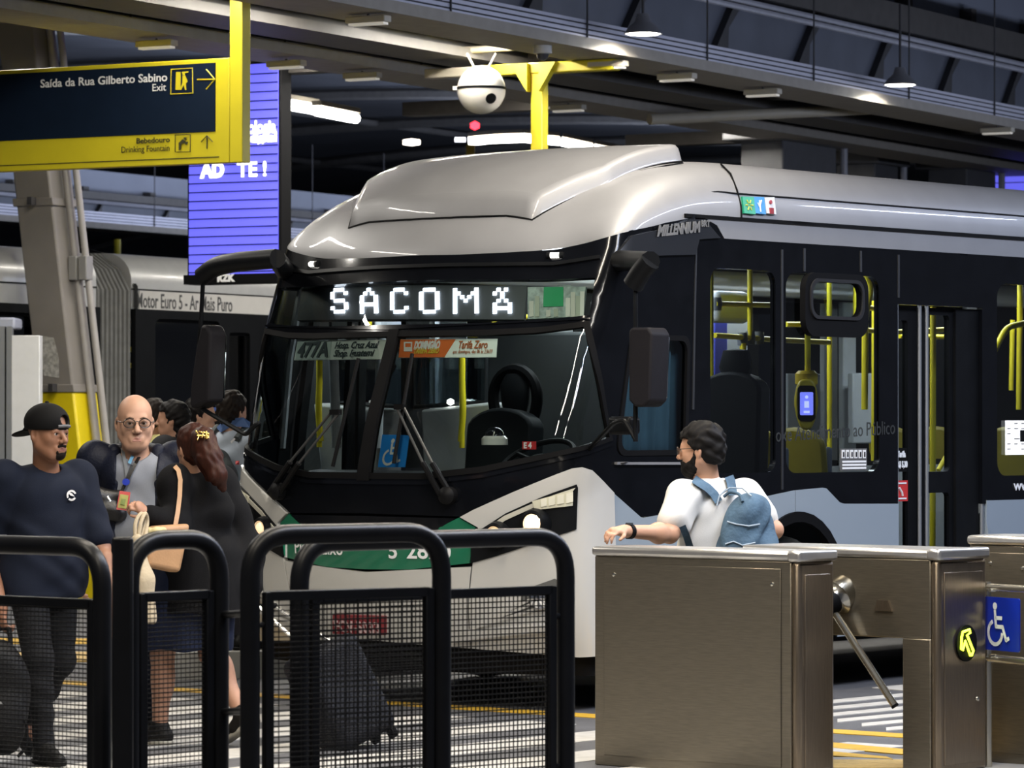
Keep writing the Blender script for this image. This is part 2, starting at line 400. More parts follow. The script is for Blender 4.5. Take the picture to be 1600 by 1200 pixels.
for sg, nm in ((1, 'l'), (-1, 'r')):
    mp = (lambda q: q) if sg > 0 else mirror
    wg = patch('wing_fascia', wht, bus, mp(wing_out), S, step=.05, off=.014, thick=.03)
    hl = tr([(738, 850), (752, 828), (792, 802), (849, 776), (899, 757), (901, 762), (899, 827), (849, 845), (777, 869), (738, 880)])
    hb = patch('headlight_bezel', blk2, wg, mp(hl), S, step=.05, off=.022, thick=.015)
    trm = tr([(745, 838), (790, 806), (849, 780), (897, 762), (893, 768), (849, 787), (792, 813), (750, 843)])
    patch('bezel_trim', mat('lamp_trim', (.5, .48, .40), .35), wg, mp(trm), S, step=.05, off=.028, thick=.012, grid=False)
    ind = tr([(834, 783), (893, 767), (893, 790), (838, 797)])
    patch('turn_signal', mat('indicator_lens', (.62, .60, .46), .2, coat=.8), wg, mp(ind), S, step=.04, off=.034, thick=.02)
    for ix in range(4):
        a = tr([(848 + ix * 12, 780 - ix * 3), (857 + ix * 12, 777.5 - ix * 3), (857 + ix * 12, 790 - ix * 2), (848 + ix * 12, 792 - ix * 2)])
        patch('lens_cell', mat('indicator_cell', (.75, .73, .60), .15, coat=.8), wg, mp(a), S, step=.04, off=.04, thick=.01, grid=False)
    for lx, ly, rr, em in ((840, 818, .055, 3.0), (781, 835, .048, 0.8)):
        u, v = sz(lx, ly); u *= sg
        c = S(u, v, .02); n = (S(u, v, .12) - S(u, v, 0)).normalized(); n = (n * .55 + Vector((.75, 0, 0))).normalized()
        up = Vector((0, 0, 1)); xx = up.cross(n).normalized(); R = frame(xx, n.cross(xx), n)
        hd = MB().lathe([(rr * 1.5, -.05), (rr * 1.55, .02), (rr * 1.35, .055), (rr * 1.12, .06), (rr * 1.05, .03)], c, 28, R).build('headlight', blk2, wg)
        MB().lathe([(rr * 1.12, .0), (rr * 1.12, .05), (rr * .98, .056), (rr * .9, .04), (rr * .6, .02)], c, 28, R).build('reflector_ring', chrome, hd)
        MB().lathe([(rr * .86, .02), (rr * .80, .05), (rr * .5, .064), (.002, .068)], c, 24, R).build('lens', mat('headlight_lens%d' % int(em), (1, .78, .55), .1, emit=em, ecol=(1, .66, .36)), hd)
    # crease and grille in the lower wing
    gr = tr([(818, 922), (868, 904), (876, 909), (870, 935), (835, 950), (800, 962), (762, 975), (815, 948)])
    patch('wing_grille', mat('grille_dark', (.10, .10, .095), .4), wg, mp(gr), S, step=.04, off=.02, thick=.01)
    for k in range(3):
        q = tr([(745 + k * 12, 978 - k * 7), (870, 940 - k * 12), (871, 944 - k * 12), (747 + k * 12, 982 - k * 7)])
        patch('grille_slat', wht, wg, mp(q), S, step=.05, off=.03, thick=.015, grid=False)
    c = S(sz(846, 934)[0] * sg, sz(846, 934)[1], .02); n = (S(sz(846, 934)[0] * sg, .6, .1) - S(sz(846, 934)[0] * sg, .6, 0)).normalized(); xx = Vector((0, 0, 1)).cross(n).normalized()
    MB().lathe([(.06, 0), (.06, .02), (.045, .03), (.002, .034)], c, 20, frame(xx, n.cross(xx), n)).build('fog_lamp', chrome, wg)
    q = tr([(712, 1003), (730, 987), (800, 980), (850, 976), (875, 979), (874, 987), (800, 992)])
    patch('bumper_lip', wht, wg, mp(q), S, step=.04, off=.045, thick=.04)
    q = tr([(752, 975), (868, 938), (870, 942), (754, 979)])
# under-bumper skirt
patch('chin_spoiler', rub, bus, sym([(0, zb_c), (sz(735, 1010)[0], sz(735, 1013)[1]), bot_r[1], (seam_s, bot_r[0][1]), (seam_s, .2), (0, .2)]), S, step=.07, off=-.05, thick=.02)
# number panel lettering and plate
zt = tr([(500, 867)])[0]
def on_front(px, py, size_px, txt, m, par, nm, width_px, off=.008, bold=.01, sc=1.0, **k):
    s0, z0 = sz(px, py); s1, _ = sz(px + width_px, py)
    text(nm, txt, size_px / 276 * 1.38, m, par, None, None, None, bold=bold, ext=.001, width=s1 - s0, fn=lambda u, v, w_: S(s0 + u, z0 + v, off + w_), **k)
on_front(463, 864, 22, 'Piso Baixo', txw, gpan, 'lettering', 74, bold=.001)
on_front(609, 872, 25, '5', txw, gpan, 'fleet_letter', 13, bold=.002); on_front(637, 872, 25, '2820', txw, gpan, 'fleet_number', 69, bold=.002)
st = tr([(412, 817), (450, 821), (450, 871), (414, 868)])
stk = patch('info_sticker', txw, gpan, st, S, step=.05, off=.008, thick=.003)
ins = tr([(415, 820), (447.5, 824), (447.5, 868), (417, 865)])
patch('sticker_field', mat('sticker_green', (.02, .30, .17), .4), stk, ins, S, step=.05, off=.011, thick=.003)
for k in range(4):
    q = tr([(419, 849 + k * 4), (444, 851 + k * 4), (444, 852.6 + k * 4), (419, 850.6 + k * 4)])
    patch('sticker_line', txw, stk, q, S, step=.05, off=.013, thick=.002, grid=False)
for cx in (424, 439):
    a = [sz(cx + 5 * math.cos(t), 839 + 6 * math.sin(t)) for t in np.linspace(0, 6.28, 14)[:-1]]; b = [sz(cx + 3.4 * math.cos(t), 839 + 4.2 * math.sin(t)) for t in np.linspace(0, 6.28, 14)[:-1]]
    patch('sticker_icon', txw, stk, a, S, [b], step=.05, off=.013, thick=.002, grid=False)
pl = tr([(525, 960), (607, 963), (607, 992), (525, 990)])
plate = patch('licence_plate', mat('plate_red', (.22, .012, .02), .4), bumper, pl, S, step=.05, off=.026, thick=.012)
on_front(531, 986, 18, 'FCV-5033', mat('plate_text', (.62, .45, .45), .5), plate, 'plate_lettering', 69, off=.03, bold=.003)
# silver dome and roof
ZTOP = 3.13
_fy = np.array([S(s, zg(s)) for s in np.linspace(0, 1.5, 60)]); 
def xfront(y): return float(np.interp(abs(y), _fy[:, 1], _fy[:, 0]))
def roofz(x, y, zb):
    gf = min(1, max(0, (xfront(y) - x) / 1.45)); gs = min(1, max(0, (BW - abs(y)) / .42)); n = 2.3
    return zb + (ZTOP - zb) * (1 - (1 - gf) ** 2.1) ** (1 / 1.5) * (1 - (1 - gs) ** n) ** (1 / n)
def roof_sv(s, v):
    b = S(s, zg(s)); xs = min(b.x, -1.75)
    x, y = b.x + (xs - b.x) * v, b.y * (1 - v); zb = zg(s) * (1 - v) + 2.775 * v
    return Vector((x, y, roofz(x, y, zb)))
def grid_mesh(name, m, par, us, vs, fn, angle=60, thick=0.0):
    P_ = [tuple(fn(u, v)) for u in us for v in vs]; n = len(vs)
    F_ = [(i * n + j, i * n + j + 1, (i + 1) * n + j + 1, (i + 1) * n + j) for i in range(len(us) - 1) for j in range(n - 1)]
    me = bpy.data.meshes.new(name); me.from_pydata(P_, [], F_)
    bm = bmesh.new(); bm.from_mesh(me); bmesh.ops.remove_doubles(bm, verts=bm.verts, dist=1e-4); bmesh.ops.recalc_face_normals(bm, faces=bm.faces); bm.to_mesh(me); bm.free()
    o = link(name, me, m, par, True, angle)
    if thick:
        s_ = o.modifiers.new('solid', 'SOLIDIFY'); s_.thickness = thick; s_.offset = -1
    return o
us = np.concatenate([np.linspace(-SEND, -3, 14), np.linspace(-2.9, 2.9, 94), np.linspace(3, SEND, 14)])
vs_ = np.linspace(0, 1, 30) ** 1.7
roof = grid_mesh('roof', slv, bus, us, vs_, roof_sv)
# strip of silver under the roof gutter on both sides
strip_h = tr([(1100, 345), (1123, 374), (1166, 375)])
for sg in (1, -1):
    q = [(strip_h[0][0], 2.768), (strip_h[1][0] - .02, 2.73), (strip_h[1][0] + .05, strip_h[2][1]), (SEND, strip_h[2][1]), (SEND, 2.768)]
    patch('roof_side_strip', slv, bus, q if sg > 0 else mirror(q), S, step=.12, off=.004, thick=.02)
    q = [(strip_h[0][0] - .3, 2.765), (SEND, 2.765), (SEND, 2.79), (strip_h[0][0] - .3, 2.785)]
    patch('roof_gutter', rub, bus, q if sg > 0 else mirror(q), S, step=.2, off=.012, thick=.02, grid=False)
# seams of the roof fairing: thin grooves that follow the dome
def roofline(name, pts, r=.006, m=None):
    MB().tube(pts, r, 6).build(name, m or rub, roof)
def ray(px, py):
    u = -(py - 600) / FOC; d = Vector(((px - 800) / FOC, cp_ - u * sp_, sp_ + u * cp_))
    return Vector((0, 0, CAM_H)), d
def w2b(p): q = p - BO; return Vector((q.dot(BH), q.dot(BL), q.z))
def roofxy(x, y): return roofz(x, y, 2.56 + .215 * sstep(xfront(y) - x, 0, 1.5))
def roof_near(px, py):
    o, d = ray(px, py); lo = None
    for t in np.arange(19, 27, .01):
        p = w2b(o + d * t)
        if abs(p.y) < BW and p.x < xfront(p.y) and p.z <= roofxy(p.x, p.y): return p + Vector((.004, .010 * (1 if p.y > 0 else -1), .012))
    return p
seam1 = [roof_near(px, py) for px, py in ((1151, 306), (1120, 303), (1090, 306), (1040, 316))]
sx = seam1[0]
roofline('fairing_seam', seam1 + [])
roofline('fairing_seam', [sx] + [Vector((sx.x - t, sx.y, sx.z)) for t in (.2, 1, 2.5, 5, 8)])
roofline('fairing_joint', [roof_near(1125, 260), roof_near(1140, 275), roof_near(1150, 300), roof_near(1156, 325), S(sz(1158, 343)[0], 2.78, .003)])
roofline('dome_crease', [roof_near(px, py) for px, py in ((862, 322), (900, 300), (950, 283), (1000, 270), (1040, 262), (1066, 258))], .004)
# the raised pod on the dome
half = [(640, 371), (745, 373), (780, 370), (800, 362), (830, 345), (865, 326), (905, 308), (950, 293)]
hp = [tuple(roof_near(px, py)[:2]) for px, py in half]
hp = [(hp[1][0] + .05, 0)] + [(a, min(b, 1.0)) for a, b in hp[1:]]
xe, ye = hp[-1]
hp = [(xfront(y_) - .15, y_) for y_ in (0, .15, .3, .42, .52)] + [q for q in hp if q[1] > .58 and q[0] < xfront(.58) - .14]
hp += [(-1.36, min(1.0, ye + .03)), (-1.55, .80), (-1.60, 0)]
pod = densify(hp + [(a, -b) for a, b in hp[::-1][1:-1]], .05); pa = np.array(pod)
def pod_z(a, b): return roofz(a, b, 2.56 + .215 * sstep(xfront(b) - a, 0, 1.5))
def shrink(d):
    nx_, pv_ = np.roll(pa, -1, 0), np.roll(pa, 1, 0); t = nx_ - pv_; t /= np.hypot(*t.T)[:, None]; n = np.stack([-t[:, 1], t[:, 0]], 1)
    ar_ = .5 * np.sum(pa[:, 0] * nx_[:, 1] - nx_[:, 0] * pa[:, 1]); return pa + n * d * (1 if ar_ > 0 else -1)
r0_, r1_, r2_, r3_ = pa, shrink(.022), shrink(.040), shrink(.062); PH = .105
rings = [[(q[0], q[1], pod_z(*q) + h_) for q in r_] for r_, h_ in ((r0_, -.03), (r0_, .006), (r1_, PH - .022), (r2_, PH - .004), (r3_, PH))]
nP = len(pa); mbp = MB(); [mbp.v.extend(r_) for r_ in rings]
mbp.f = [(k * nP + i, k * nP + (i + 1) % nP, (k + 1) * nP + (i + 1) % nP, (k + 1) * nP + i) for k in range(len(rings) - 1) for i in range(nP)]
podw = mbp.build('roof_pod', slv, bus, angle=60)
patch('pod_top', slv, podw, [tuple(q) for q in r3_], lambda a, b, o: Vector((a, b, pod_z(a, b) + PH)), step=.06, angle=60)
MB().tube([Vector(p) + Vector((0, 0, .004)) for p in rings[1]], .006, 6, closed=True).build('pod_seam', rub, podw)
# brand panel of the cab side
bp_ = tr([(965, 392), (985, 368), (1075, 343), (1098, 343), (1122, 372), (1089, 374), (1083, 398), (968, 400)])
cabp = patch('cab_side_fairing', mat('fairing_dark', (.010, .011, .014), .35, coat=.1), bus, bp_, S, step=.06, off=.02, thick=.03)
s0, z0 = sz(1021, 369); s1, z1 = sz(1088, 367)
text('fairing_lettering', 'MILLENNIUM', .085, mat('lettering_grey', (.15, .15, .15), .4), cabp, None, None, None, bold=.004, width=s1 - s0, fn=lambda u, v, w_: S(s0 + u, z0 + v + u * .06, .026 + w_))
s2, z2 = sz(1090, 366); s3, _ = sz(1104, 366)
text('fairing_lettering', 'BRT', .05, _M['lettering_grey'], cabp, None, None, None, bold=.002, width=s3 - s2, fn=lambda u, v, w_: S(s2 + u, z2 + .045 + v, .026 + w_))
# stickers on the fairing
for (x0, x1, c, nm) in ((1156, 1174, (.01, .27, .27), 'green'), (1173, 1190, (.02, .22, .52), 'blue'), (1191, 1206, (.62, .63, .66), 'white')):
    q = [roof_near(x0, 311 + (x0 - 1156) * .05), roof_near(x1, 312), roof_near(x1 + 3, 339), roof_near(x0 + 3, 337)]
    n = (q[1] - q[0]).cross(q[3] - q[0]).normalized(); n = n if n.y > 0 else -n
    b_ = MB(); b_.add([p + n * .012 for p in q] + [p - n * .01 for p in q], [(0, 1, 2, 3), (7, 6, 5, 4), (0, 4, 5, 1), (1, 5, 6, 2), (2, 6, 7, 3), (3, 7, 4, 0)])
    stc = b_.build('fairing_sticker', mat('sticker_' + nm, c, .4), roof)
    cc = (q[0] + q[1] + q[2] + q[3]) / 4 + n * .014; ux = (q[1] - q[0]).normalized(); uz = (q[0] - q[3]).normalized()
    g_ = MB()
    if nm == 'green':
        for k in range(6):
            a = k * math.pi / 3; d_ = ux * math.cos(a) + uz * math.sin(a); g_.tube([cc + d_ * .012, cc + d_ * .035], .004, 6)
        gm = mat('sticker_mark_yellow', (.5, .5, .08), .5)
    elif nm == 'blue':
        g_.tube([cc - uz * .04, cc + uz * .03], .004, 6); g_.tube([cc + uz * .0, cc + ux * .02 + uz * .03], .004, 6); g_.tube([cc - uz * .02, cc - ux * .02 + uz * .015], .004, 6); gm = txw
    else:
        g_.box(cc - uz * .032, (.035, .01, .035)); g_.lathe([(.012, 0), (.012, .006)], cc + uz * .02, 12, frame(ux, uz, n)); gm = mat('sticker_mark_red', (.3, .03, .04), .5)
    g_.build('sticker_mark', gm, stc)
# marker lamps
for u_ in (sz(868, 399), ):
    for sg in (1, -1):
        c = S(u_[0] * sg, u_[1], .012); n = (S(u_[0] * sg, u_[1], .1) - S(u_[0] * sg, u_[1], 0)).normalized(); ty = Vector((-n.y, n.x, 0))
        MB().tube([c - ty * .025, c + ty * .025], .016, 12).build('marker_lamp', mat('marker_lens', (1, .97, .9), .3, emit=3, ecol=(1, .97, .9)), bus)
        MB().tube([c - ty * .05 - n * .012, c + ty * .05 - n * .012], .02, 12).build('marker_housing', blk2, bus)
# --- pixel ray meets a plane of the bus (local frame)
def BY(px, py, y):
    o, d = ray(px, py); o, d = w2b(o), Vector((d.dot(BH), d.dot(BL), d.z)); return o + d * ((y - o.y) / d.y)
def BX(px, py, x):
    o, d = ray(px, py); o, d = w2b(o), Vector((d.dot(BH), d.dot(BL), d.z)); return o + d * ((x - o.x) / d.x)
def sx_(s): return float(np.interp(abs(s), PS, PX))
def rwin(x0, x1, yt, yb, r=.07):
    a, b = sz(x0, (yt + yb) / 2)[0], sz(x1, (yt + yb) / 2)[0]; xm = (x0 + x1) / 2
    return rrect(a, sz(xm, yb)[1], b, sz(xm, yt)[1], r)
W1 = rwin(1110, 1212, 421, 739, .08); W2 = rwin(1228, 1374, 429, 738, .09); W3 = rwin(1558, 1700, 447, 742, .09)
zW3 = [p[1] for p in W3]; W4 = [(p[0] + 1.25, p[1]) for p in W2 if 1]; W4 = [(p[0] + 2.2, p[1]) for p in W3]; W5 = [(p[0] + 1.75, p[1]) for p in W4]
door_l, door_r = sz(1403, 700)[0], sz(1535, 700)[0]
z_dt = sz(1465, 478)[1]; zsk = .32
wc_s = sz(1245, 860)[0]; wc_z, wc_r = .60, .475
skA = tr([(957, 770), (1000, 808), (1004, 809), (1180, 779), (1241, 766)])
skB = tr([(1242, 766), (1284, 762), (1290, 763), (1311, 785), (1318, 787), (1403, 787)])
skC = tr([(1541, 782), (1600, 781)])
wall_low = [(s, z - .02) for s, z in skA[2:]] + [(s, z - .02) for s, z in skB[1:]]
cz = 2.66
wall = [(cab_end, np.interp(cab_end, [p[0] for p in skA], [p[1] for p in skA]) - .02)] + [p for p in wall_low if p[0] > cab_end] + [(door_l, wall_low[-1][1]), (door_l, z_dt), (door_r, z_dt), (door_r, skC[0][1] - .02), (SEND, skC[1][1] - .02), (SEND, cz), (cab_end, 2.78)]
patch('side_wall', blk, bus, wall, S, [W1, W2, W3, W4, W5], step=.1, thick=.04)
for nm, W_ in (('window_glass', W1), ('window_glass', W2), ('window_glass', W3), ('window_glass', W4), ('window_glass', W5)):
    patch(nm, glsd, bus, W_, S, step=.2, off=-.01)
# cab side window with its blue curtain
patch('window_glass', glsd, bus, drvw, S, step=.1, off=-.01)
patch('cab_window_frame', rub, bus, drvw, S, [inset(drvw, .03)], step=.08, off=.008, thick=.03, grid=False)
zlo, zhi = min(p[1] for p in drvw), max(p[1] for p in drvw); slo, shi = min(p[0] for p in drvw), max(p[0] for p in drvw)
def curtain_fn(u, v): 
    p = S(slo + .16 + u * (shi - slo + .02), zlo - .05 + v * (zhi - zlo + .1), -.10 + .018 * math.sin(u * 34) + .01 * math.sin(u * 61 + v * 3)); return p
grid_mesh('curtain', mat('curtain_blue', (.15, .29, .37), .9, var=.1), bus, np.linspace(0, 1, 70), np.linspace(0, 1, 8), curtain_fn, thick=.004)
q = tr([(960, 722), (1086, 722), (1086, 726), (960, 726)]); patch('cab_sill', mat('sill_grey', (.2, .2, .21), .4), bus, q, S, step=.05, off=.02, thick=.03, grid=False)
# panel joints of the black wall
for x_, ya, yb in ((1088, 377, 640), (1222, 390, 765), (1345, 392, 425), (1404, 398, 465), (1257, 388, 424)):
    a, b = sz(x_, ya), sz(x_, yb)
    patch('panel_joint', mat('joint_grey', (.018, .019, .022), .5), bus, [(a[0] - .012, b[1]), (a[0] + .006, b[1]), (a[0] + .006, a[1]), (a[0] - .012, a[1])], S, step=.3, off=.005, thick=.01, grid=False)
# tilting vent in the second window
v0, v1 = sz(1252, 425), sz(1351, 528); o_ = rrect(v0[0], v1[1], v1[0], v0[1], .1); i0, i1 = sz(1262, 440), sz(1340, 496); i_ = rrect(i0[0], i1[1], i1[0], i0[1], .07)
vent = patch('vent_sash', rub, bus, o_, S, [i_], step=.08, off=.03, thick=.04)
patch('vent_bead', mat('bead_grey', (.02, .02, .022), .35), vent, inset(i_, -.02), S, [i_], step=.08, off=.04, thick=.02, grid=False)
patch('vent_glass', glsd, vent, i_, S, step=.1, off=.0)
# stickers in the second window and on the third
a, b = sz(1312, 701), sz(1354, 735); stw = patch('window_sticker', mat('sticker_dim', (.10, .10, .10), .5), bus, [(a[0], b[1]), (b[0], b[1]), (b[0], a[1]), (a[0], a[1])], S, [], step=.1, off=.003, thick=.004)
def quad_side(nm, m, par, x0, y0, x1, y1, off):
    a, b = sz(x0, y0), sz(x1, y1); return patch(nm, m, par, [(a[0], b[1]), (b[0], b[1]), (b[0], a[1]), (a[0], a[1])], S, step=.2, off=off, thick=.003, grid=False)
for k in range(6):
    quad_side('sticker_field', txw, stw, 1314 + k * 6.6, 703, 1318.6 + k * 6.6, 716, .007)
    quad_side('sticker_icon', rub, stw, 1315.5 + k * 6.6, 706, 1317 + k * 6.6, 714, .011)
for k in range(3): quad_side('sticker_line', txw, stw, 1315, 720 + k * 5, 1352, 722.5 + k * 5, .007)
bst = quad_side('backlit_poster', mat('poster_white', (.8, .8, .8), .5, emit=.9, ecol=(.95, .97, 1)), bus, 1570, 657, 1640, 710, .006)
for k in range(6):
    for j in range(5):
        if (k * 7 + j * 5 + k * j) % 3: quad_side('poster_line', rub, bst, 1572 + j * 11, 661 + k * 8, 1572 + j * 11 + 5 + (k * j) % 4, 662.2 + k * 8, .011)
quad_side('poster_block', rub, bst, 1592, 672, 1612, 690, .012)
s0_, z0_ = sz(1583, 766); s1_, _ = sz(1660, 766)
text('web_lettering', 'WWW.SPTRANS.COM.BR', .06, txw, bus, None, None, None, bold=.002, width=(s1_ - s0_) * 1.6, fn=lambda u, v, w_: S(s0_ + u, z0_ + v, .004 + w_))
# reflection of lettering in the dark glass, drawn as faint text
s4, z4 = sz(1212, 685); s5, _ = sz(1398, 672)
text('reflected_lettering', 'oxe Atendimento ao Público', .12, mat('lettering_reflection', (.018, .02, .02), .6), bus, None, None, None, width=s5 - s4, fn=lambda u, v, w_: S(s4 + u, z4 - .02 + v + u * .035, .002 + w_))
# skirts
def arch_cut(poly, c0, c1):
    out = []
    for k in np.linspace(0, 1, 22):
        a = c0 + (c1 - c0) * k; out.append((wc_s + wc_r * math.cos(a), wc_z + wc_r * math.sin(a)))
    return out
sA, sB = skA[-1][0], skB[0][0]
aA = math.acos(max(-1, min(1, (sA - wc_s) / wc_r))); low = math.asin((zsk - wc_z) / wc_r)
pa_ = skA + [(sA, wc_z + math.sqrt(max(0, wc_r ** 2 - (sA - wc_s) ** 2)))] + arch_cut(None, aA, math.pi - low) + [(skA[0][0], zsk)]
patch('skirt_panel', sgr, bus, pa_, S, step=.08, off=.006, thick=.03)
aB = math.acos(max(-1, min(1, (sB - wc_s) / wc_r)))
pb_ = [(sB, wc_z + math.sqrt(max(0, wc_r ** 2 - (sB - wc_s) ** 2)))] + skB + [(skB[-1][0], zsk)] + arch_cut(None, low, aB)
patch('skirt_panel', sgr, bus, pb_, S, step=.08, off=.006, thick=.03)
wc2 = wc_s + 6.0
pc_ = [skC[0], (SEND, skC[1][1]), (SEND, zsk), (door_r, zsk)]
patch('skirt_panel', sgr, bus, pc_, S, step=.2, off=.006, thick=.03)
ring_o = arch_cut(None, low, math.pi - low); ring_i = [(wc_s + (wc_r - .06) * math.cos(a), wc_z + (wc_r - .06) * math.sin(a)) for a in np.linspace(math.pi - low, low, 22)]
patch('wheel_arch_lip', rub, bus, ring_o + ring_i, S, step=.1, off=.02, thick=.05, grid=False)
# wheels
def wheel(s, sg):
    c = Vector((sx_(s), sg * (BW - .2), wc_z - .13)); R = frame(Vector((1, 0, 0)), Vector((0, 0, -1)) * sg, Vector((0, 1, 0)) * sg)
    wt = MB().lathe([(.28, -.14), (.41, -.14), (.455, -.10), (.47, 0), (.455, .10), (.41, .14), (.28, .14)], c, 40, R).build('wheel', rub, bus)
    MB().lathe([(.31, -.1), (.31, .12), (.28, .13), (.26, .05), (.16, .04), (.14, .12), (.10, .15), (.002, .15)], c, 32, R).build('rim', mat('rim_steel', (.3, .3, .3), .4, metal=.8), wt)
for sg in (1, -1): wheel(wc_s, sg); wheel(wc_s + 5.9, sg)
MB().box((-5.2, 0, .36), (9.4, 1.7, .22)).build('chassis', rub, bus)
MB().box((sx_(wc_s), 0, .75), (1.2, 2.1, .64)).build('wheel_house', rub, bus)
MB().box((-3.6 - 1.6, 0, .50), (9.6, 2.4, .06)).build('cabin_floor', mat('bus_floor', (.12, .12, .13), .6), bus)
# --- centre door in the near side
def door_piece(nm, x0, x1, holes, par, off=-.05):
    a, b = sz(x0, 700)[0], sz(x1, 700)[0]
    return patch(nm, blk2, par, [(a, .36), (b, .36), (b, z_dt - .01), (a, z_dt - .01)], S, holes, step=.1, off=off, thick=.04)
h1 = rwin(1409, 1429, 500, 905, .02); h2 = rwin(1456, 1494, 492, 737, .03); h3 = rwin(1456, 1494, 770, 920, .03)
dl1 = door_piece('door_leaf', 1406, 1443, [h1], bus); dl2 = door_piece('door_leaf', 1447, 1500, [h2, h3], bus)
patch('door_glass', glsd, dl1, h1, S, step=.2, off=-.07)
patch('door_glass', glsd, dl2, h2, S, step=.2, off=-.07); patch('door_glass', glsd, dl2, h3, S, step=.2, off=-.07)
door_piece('door_pillar', 1500, 1535, [], bus, -.03)
for x_ in (1404, 1440, 1451, 1537):
    a, b = sz(x_, 466), sz(x_, 880); MB().tube([S(a[0], a[1], -.015), S(b[0], .40, -.015)], .012, 8).build('door_edge', mat('edge_alu', (.28, .30, .33), .35, metal=.6), bus)
fs_ = quad_side('fare_sticker', rub, dl1, 1408, 700, 1427, 737, -.045)
for yy, tx_, wd in ((714, 'Tarifa', 13), (730, 'R$ 5,30', 16)):
    a = sz(1410, yy); b = sz(1410 + wd, yy); text('sticker_text', tx_, .05, txw, fs_, None, None, None, bold=.003, width=b[0] - a[0], fn=lambda u, v, w_, a=a: S(a[0] + u, a[1] + v, -.038 + w_))
rs_ = quad_side('emergency_sticker', mat('sticker_red', (.55, .03, .03), .5), dl1, 1409, 751, 1428, 783, -.045)
a, b = sz(1418, 762), sz(1416, 775); MB().tube([S(a[0] - .03, a[1], -.04), S(a[0], a[1] - .03, -.04), S(b[0] + .02, b[1], -.04)], .007, 6).build('sticker_mark', txw, rs_)
for yy in (754, 778): quad_side('sticker_text_line', txw, rs_, 1412, yy, 1425, yy + 2, -.04)
# --- far side
fd = rrect(-2.85, .40, -1.72, 2.42, .06); zt_, zb_ = W2[0][1], 1.33
fw = [rrect(-(3.0 + k * 1.62 + 1.45), 1.33, -(3.0 + k * 1.62), 2.45, .09) for k in range(4)]
farw = [(-SEND, .32), (FARS, .32), (FARS, zg(1.62)), (-2.3, 2.77), (-SEND, 2.77)]
patch('far_wall', blk2, bus, farw, S, [fd] + fw, step=.15, thick=.04, flip=False)
for f_ in fw: patch('window_glass', glsd, bus, f_, S, step=.3, off=-.01)
for a, b in ((-2.82, -2.3), (-2.27, -1.75)):
    hole = rrect(a + .07, .5, b - .07, 2.32, .04)
    dl = patch('door_leaf', blk2, bus, [(a, .42), (b, .42), (b, 2.4), (a, 2.4)], S, [hole], step=.15, off=-.03, thick=.04)
    patch('door_glass', glass('door_glass_clear', (.8, .85, .85)), dl, hole, S, step=.3, off=-.05)
patch('rear_wall', blk2, bus, [(-1.2, .3), (1.2, .3), (1.2, 2.9), (-1.2, 2.9)], lambda u, v, o: Vector((sx_(SEND) + .02, u, v)), step=.4)
# --- cabin: ceiling, dashboard, wheel, seats, rails, validator
igr = mat('cabin_grey', (.36, .38, .40), .5); idk = mat('cabin_dark', (.013, .0145, .016), .6, spec=.1)
MB().box((-5.0, 0, 2.66), (9.0, 2.3, .04)).build('cabin_ceiling', igr, bus)
ce = mat('cabin_lamp', (.9, .95, 1), .5, emit=3.5, ecol=(.9, .95, 1))
for k in range(5): MB().box((-1.9 - k * 1.7, 0, 2.63), (1.1, .14, .02)).build('cabin_lamp', ce, bus, bevel=.005)
area('cabin_light', b2w((-3.2, 0, 2.58)), (4.5, .3), 85, (.9, .96, 1.0), along=BH)
area('cabin_light', b2w((-7.0, 0, 2.58)), (3.0, .3), 45, (.9, .96, 1.0), along=BH)
def dash_fn(u, v): 
    x = .12 - BB * (u / BW) ** 2 * .9 - v * .62; return Vector((x, u, 1.22 + .10 * math.sin(v * 2.2) + .05 * sstep(u, .1, .6)))
grid_mesh('dashboard', idk, bus, np.linspace(-1.12, 1.12, 30), np.linspace(0, 1, 10), dash_fn, thick=.05)
MB().box((-.42, .1, .92), (.06, 2.2, .60)).build('dashboard_front', idk, bus, bevel=.02)
sw = BX(838, 722, -.66); R = frame(Vector((0, 1, 0)), Vector((-.85, 0, .53)), Vector((.53, 0, .85)))
wl = MB().tube([sw + R @ Vector((.23 * math.cos(a), .23 * math.sin(a), 0)) for a in np.linspace(0, 2 * math.pi, 33)[:-1]], .016, 8, closed=True).build('steering_wheel', rub, bus)
m_ = MB(); [m_.tube([sw + R @ Vector((.23 * math.cos(a), .23 * math.sin(a), 0)), sw], .014, 6) for a in (0.4, 2.74, 4.71)]; m_.lathe([(.06, -.03), (.06, .02), (.002, .03)], sw, 16, R); m_.build('wheel_hub', rub, wl)
MB().cyl(sw, sw + Vector((.30, 0, -.42)), .035).build('steering_column', rub, bus)
def seatback(nm, c, wd, ht, th, m, rx=.15, par=bus, top=.12):
    pr = [(-wd / 2, 0), (wd / 2, 0), (wd / 2, ht - top)] + [(wd / 2 * math.cos(a) , ht - top + top * math.sin(a)) for a in np.linspace(.2, math.pi - .2, 9)] + [(-wd / 2, ht - top)]
    u = Vector((-rx, 0, 1)).normalized(); y = Vector((0, 1, 0)); return MB().prism(pr, c, y, u, th).build(nm, m, par, bevel=.02)
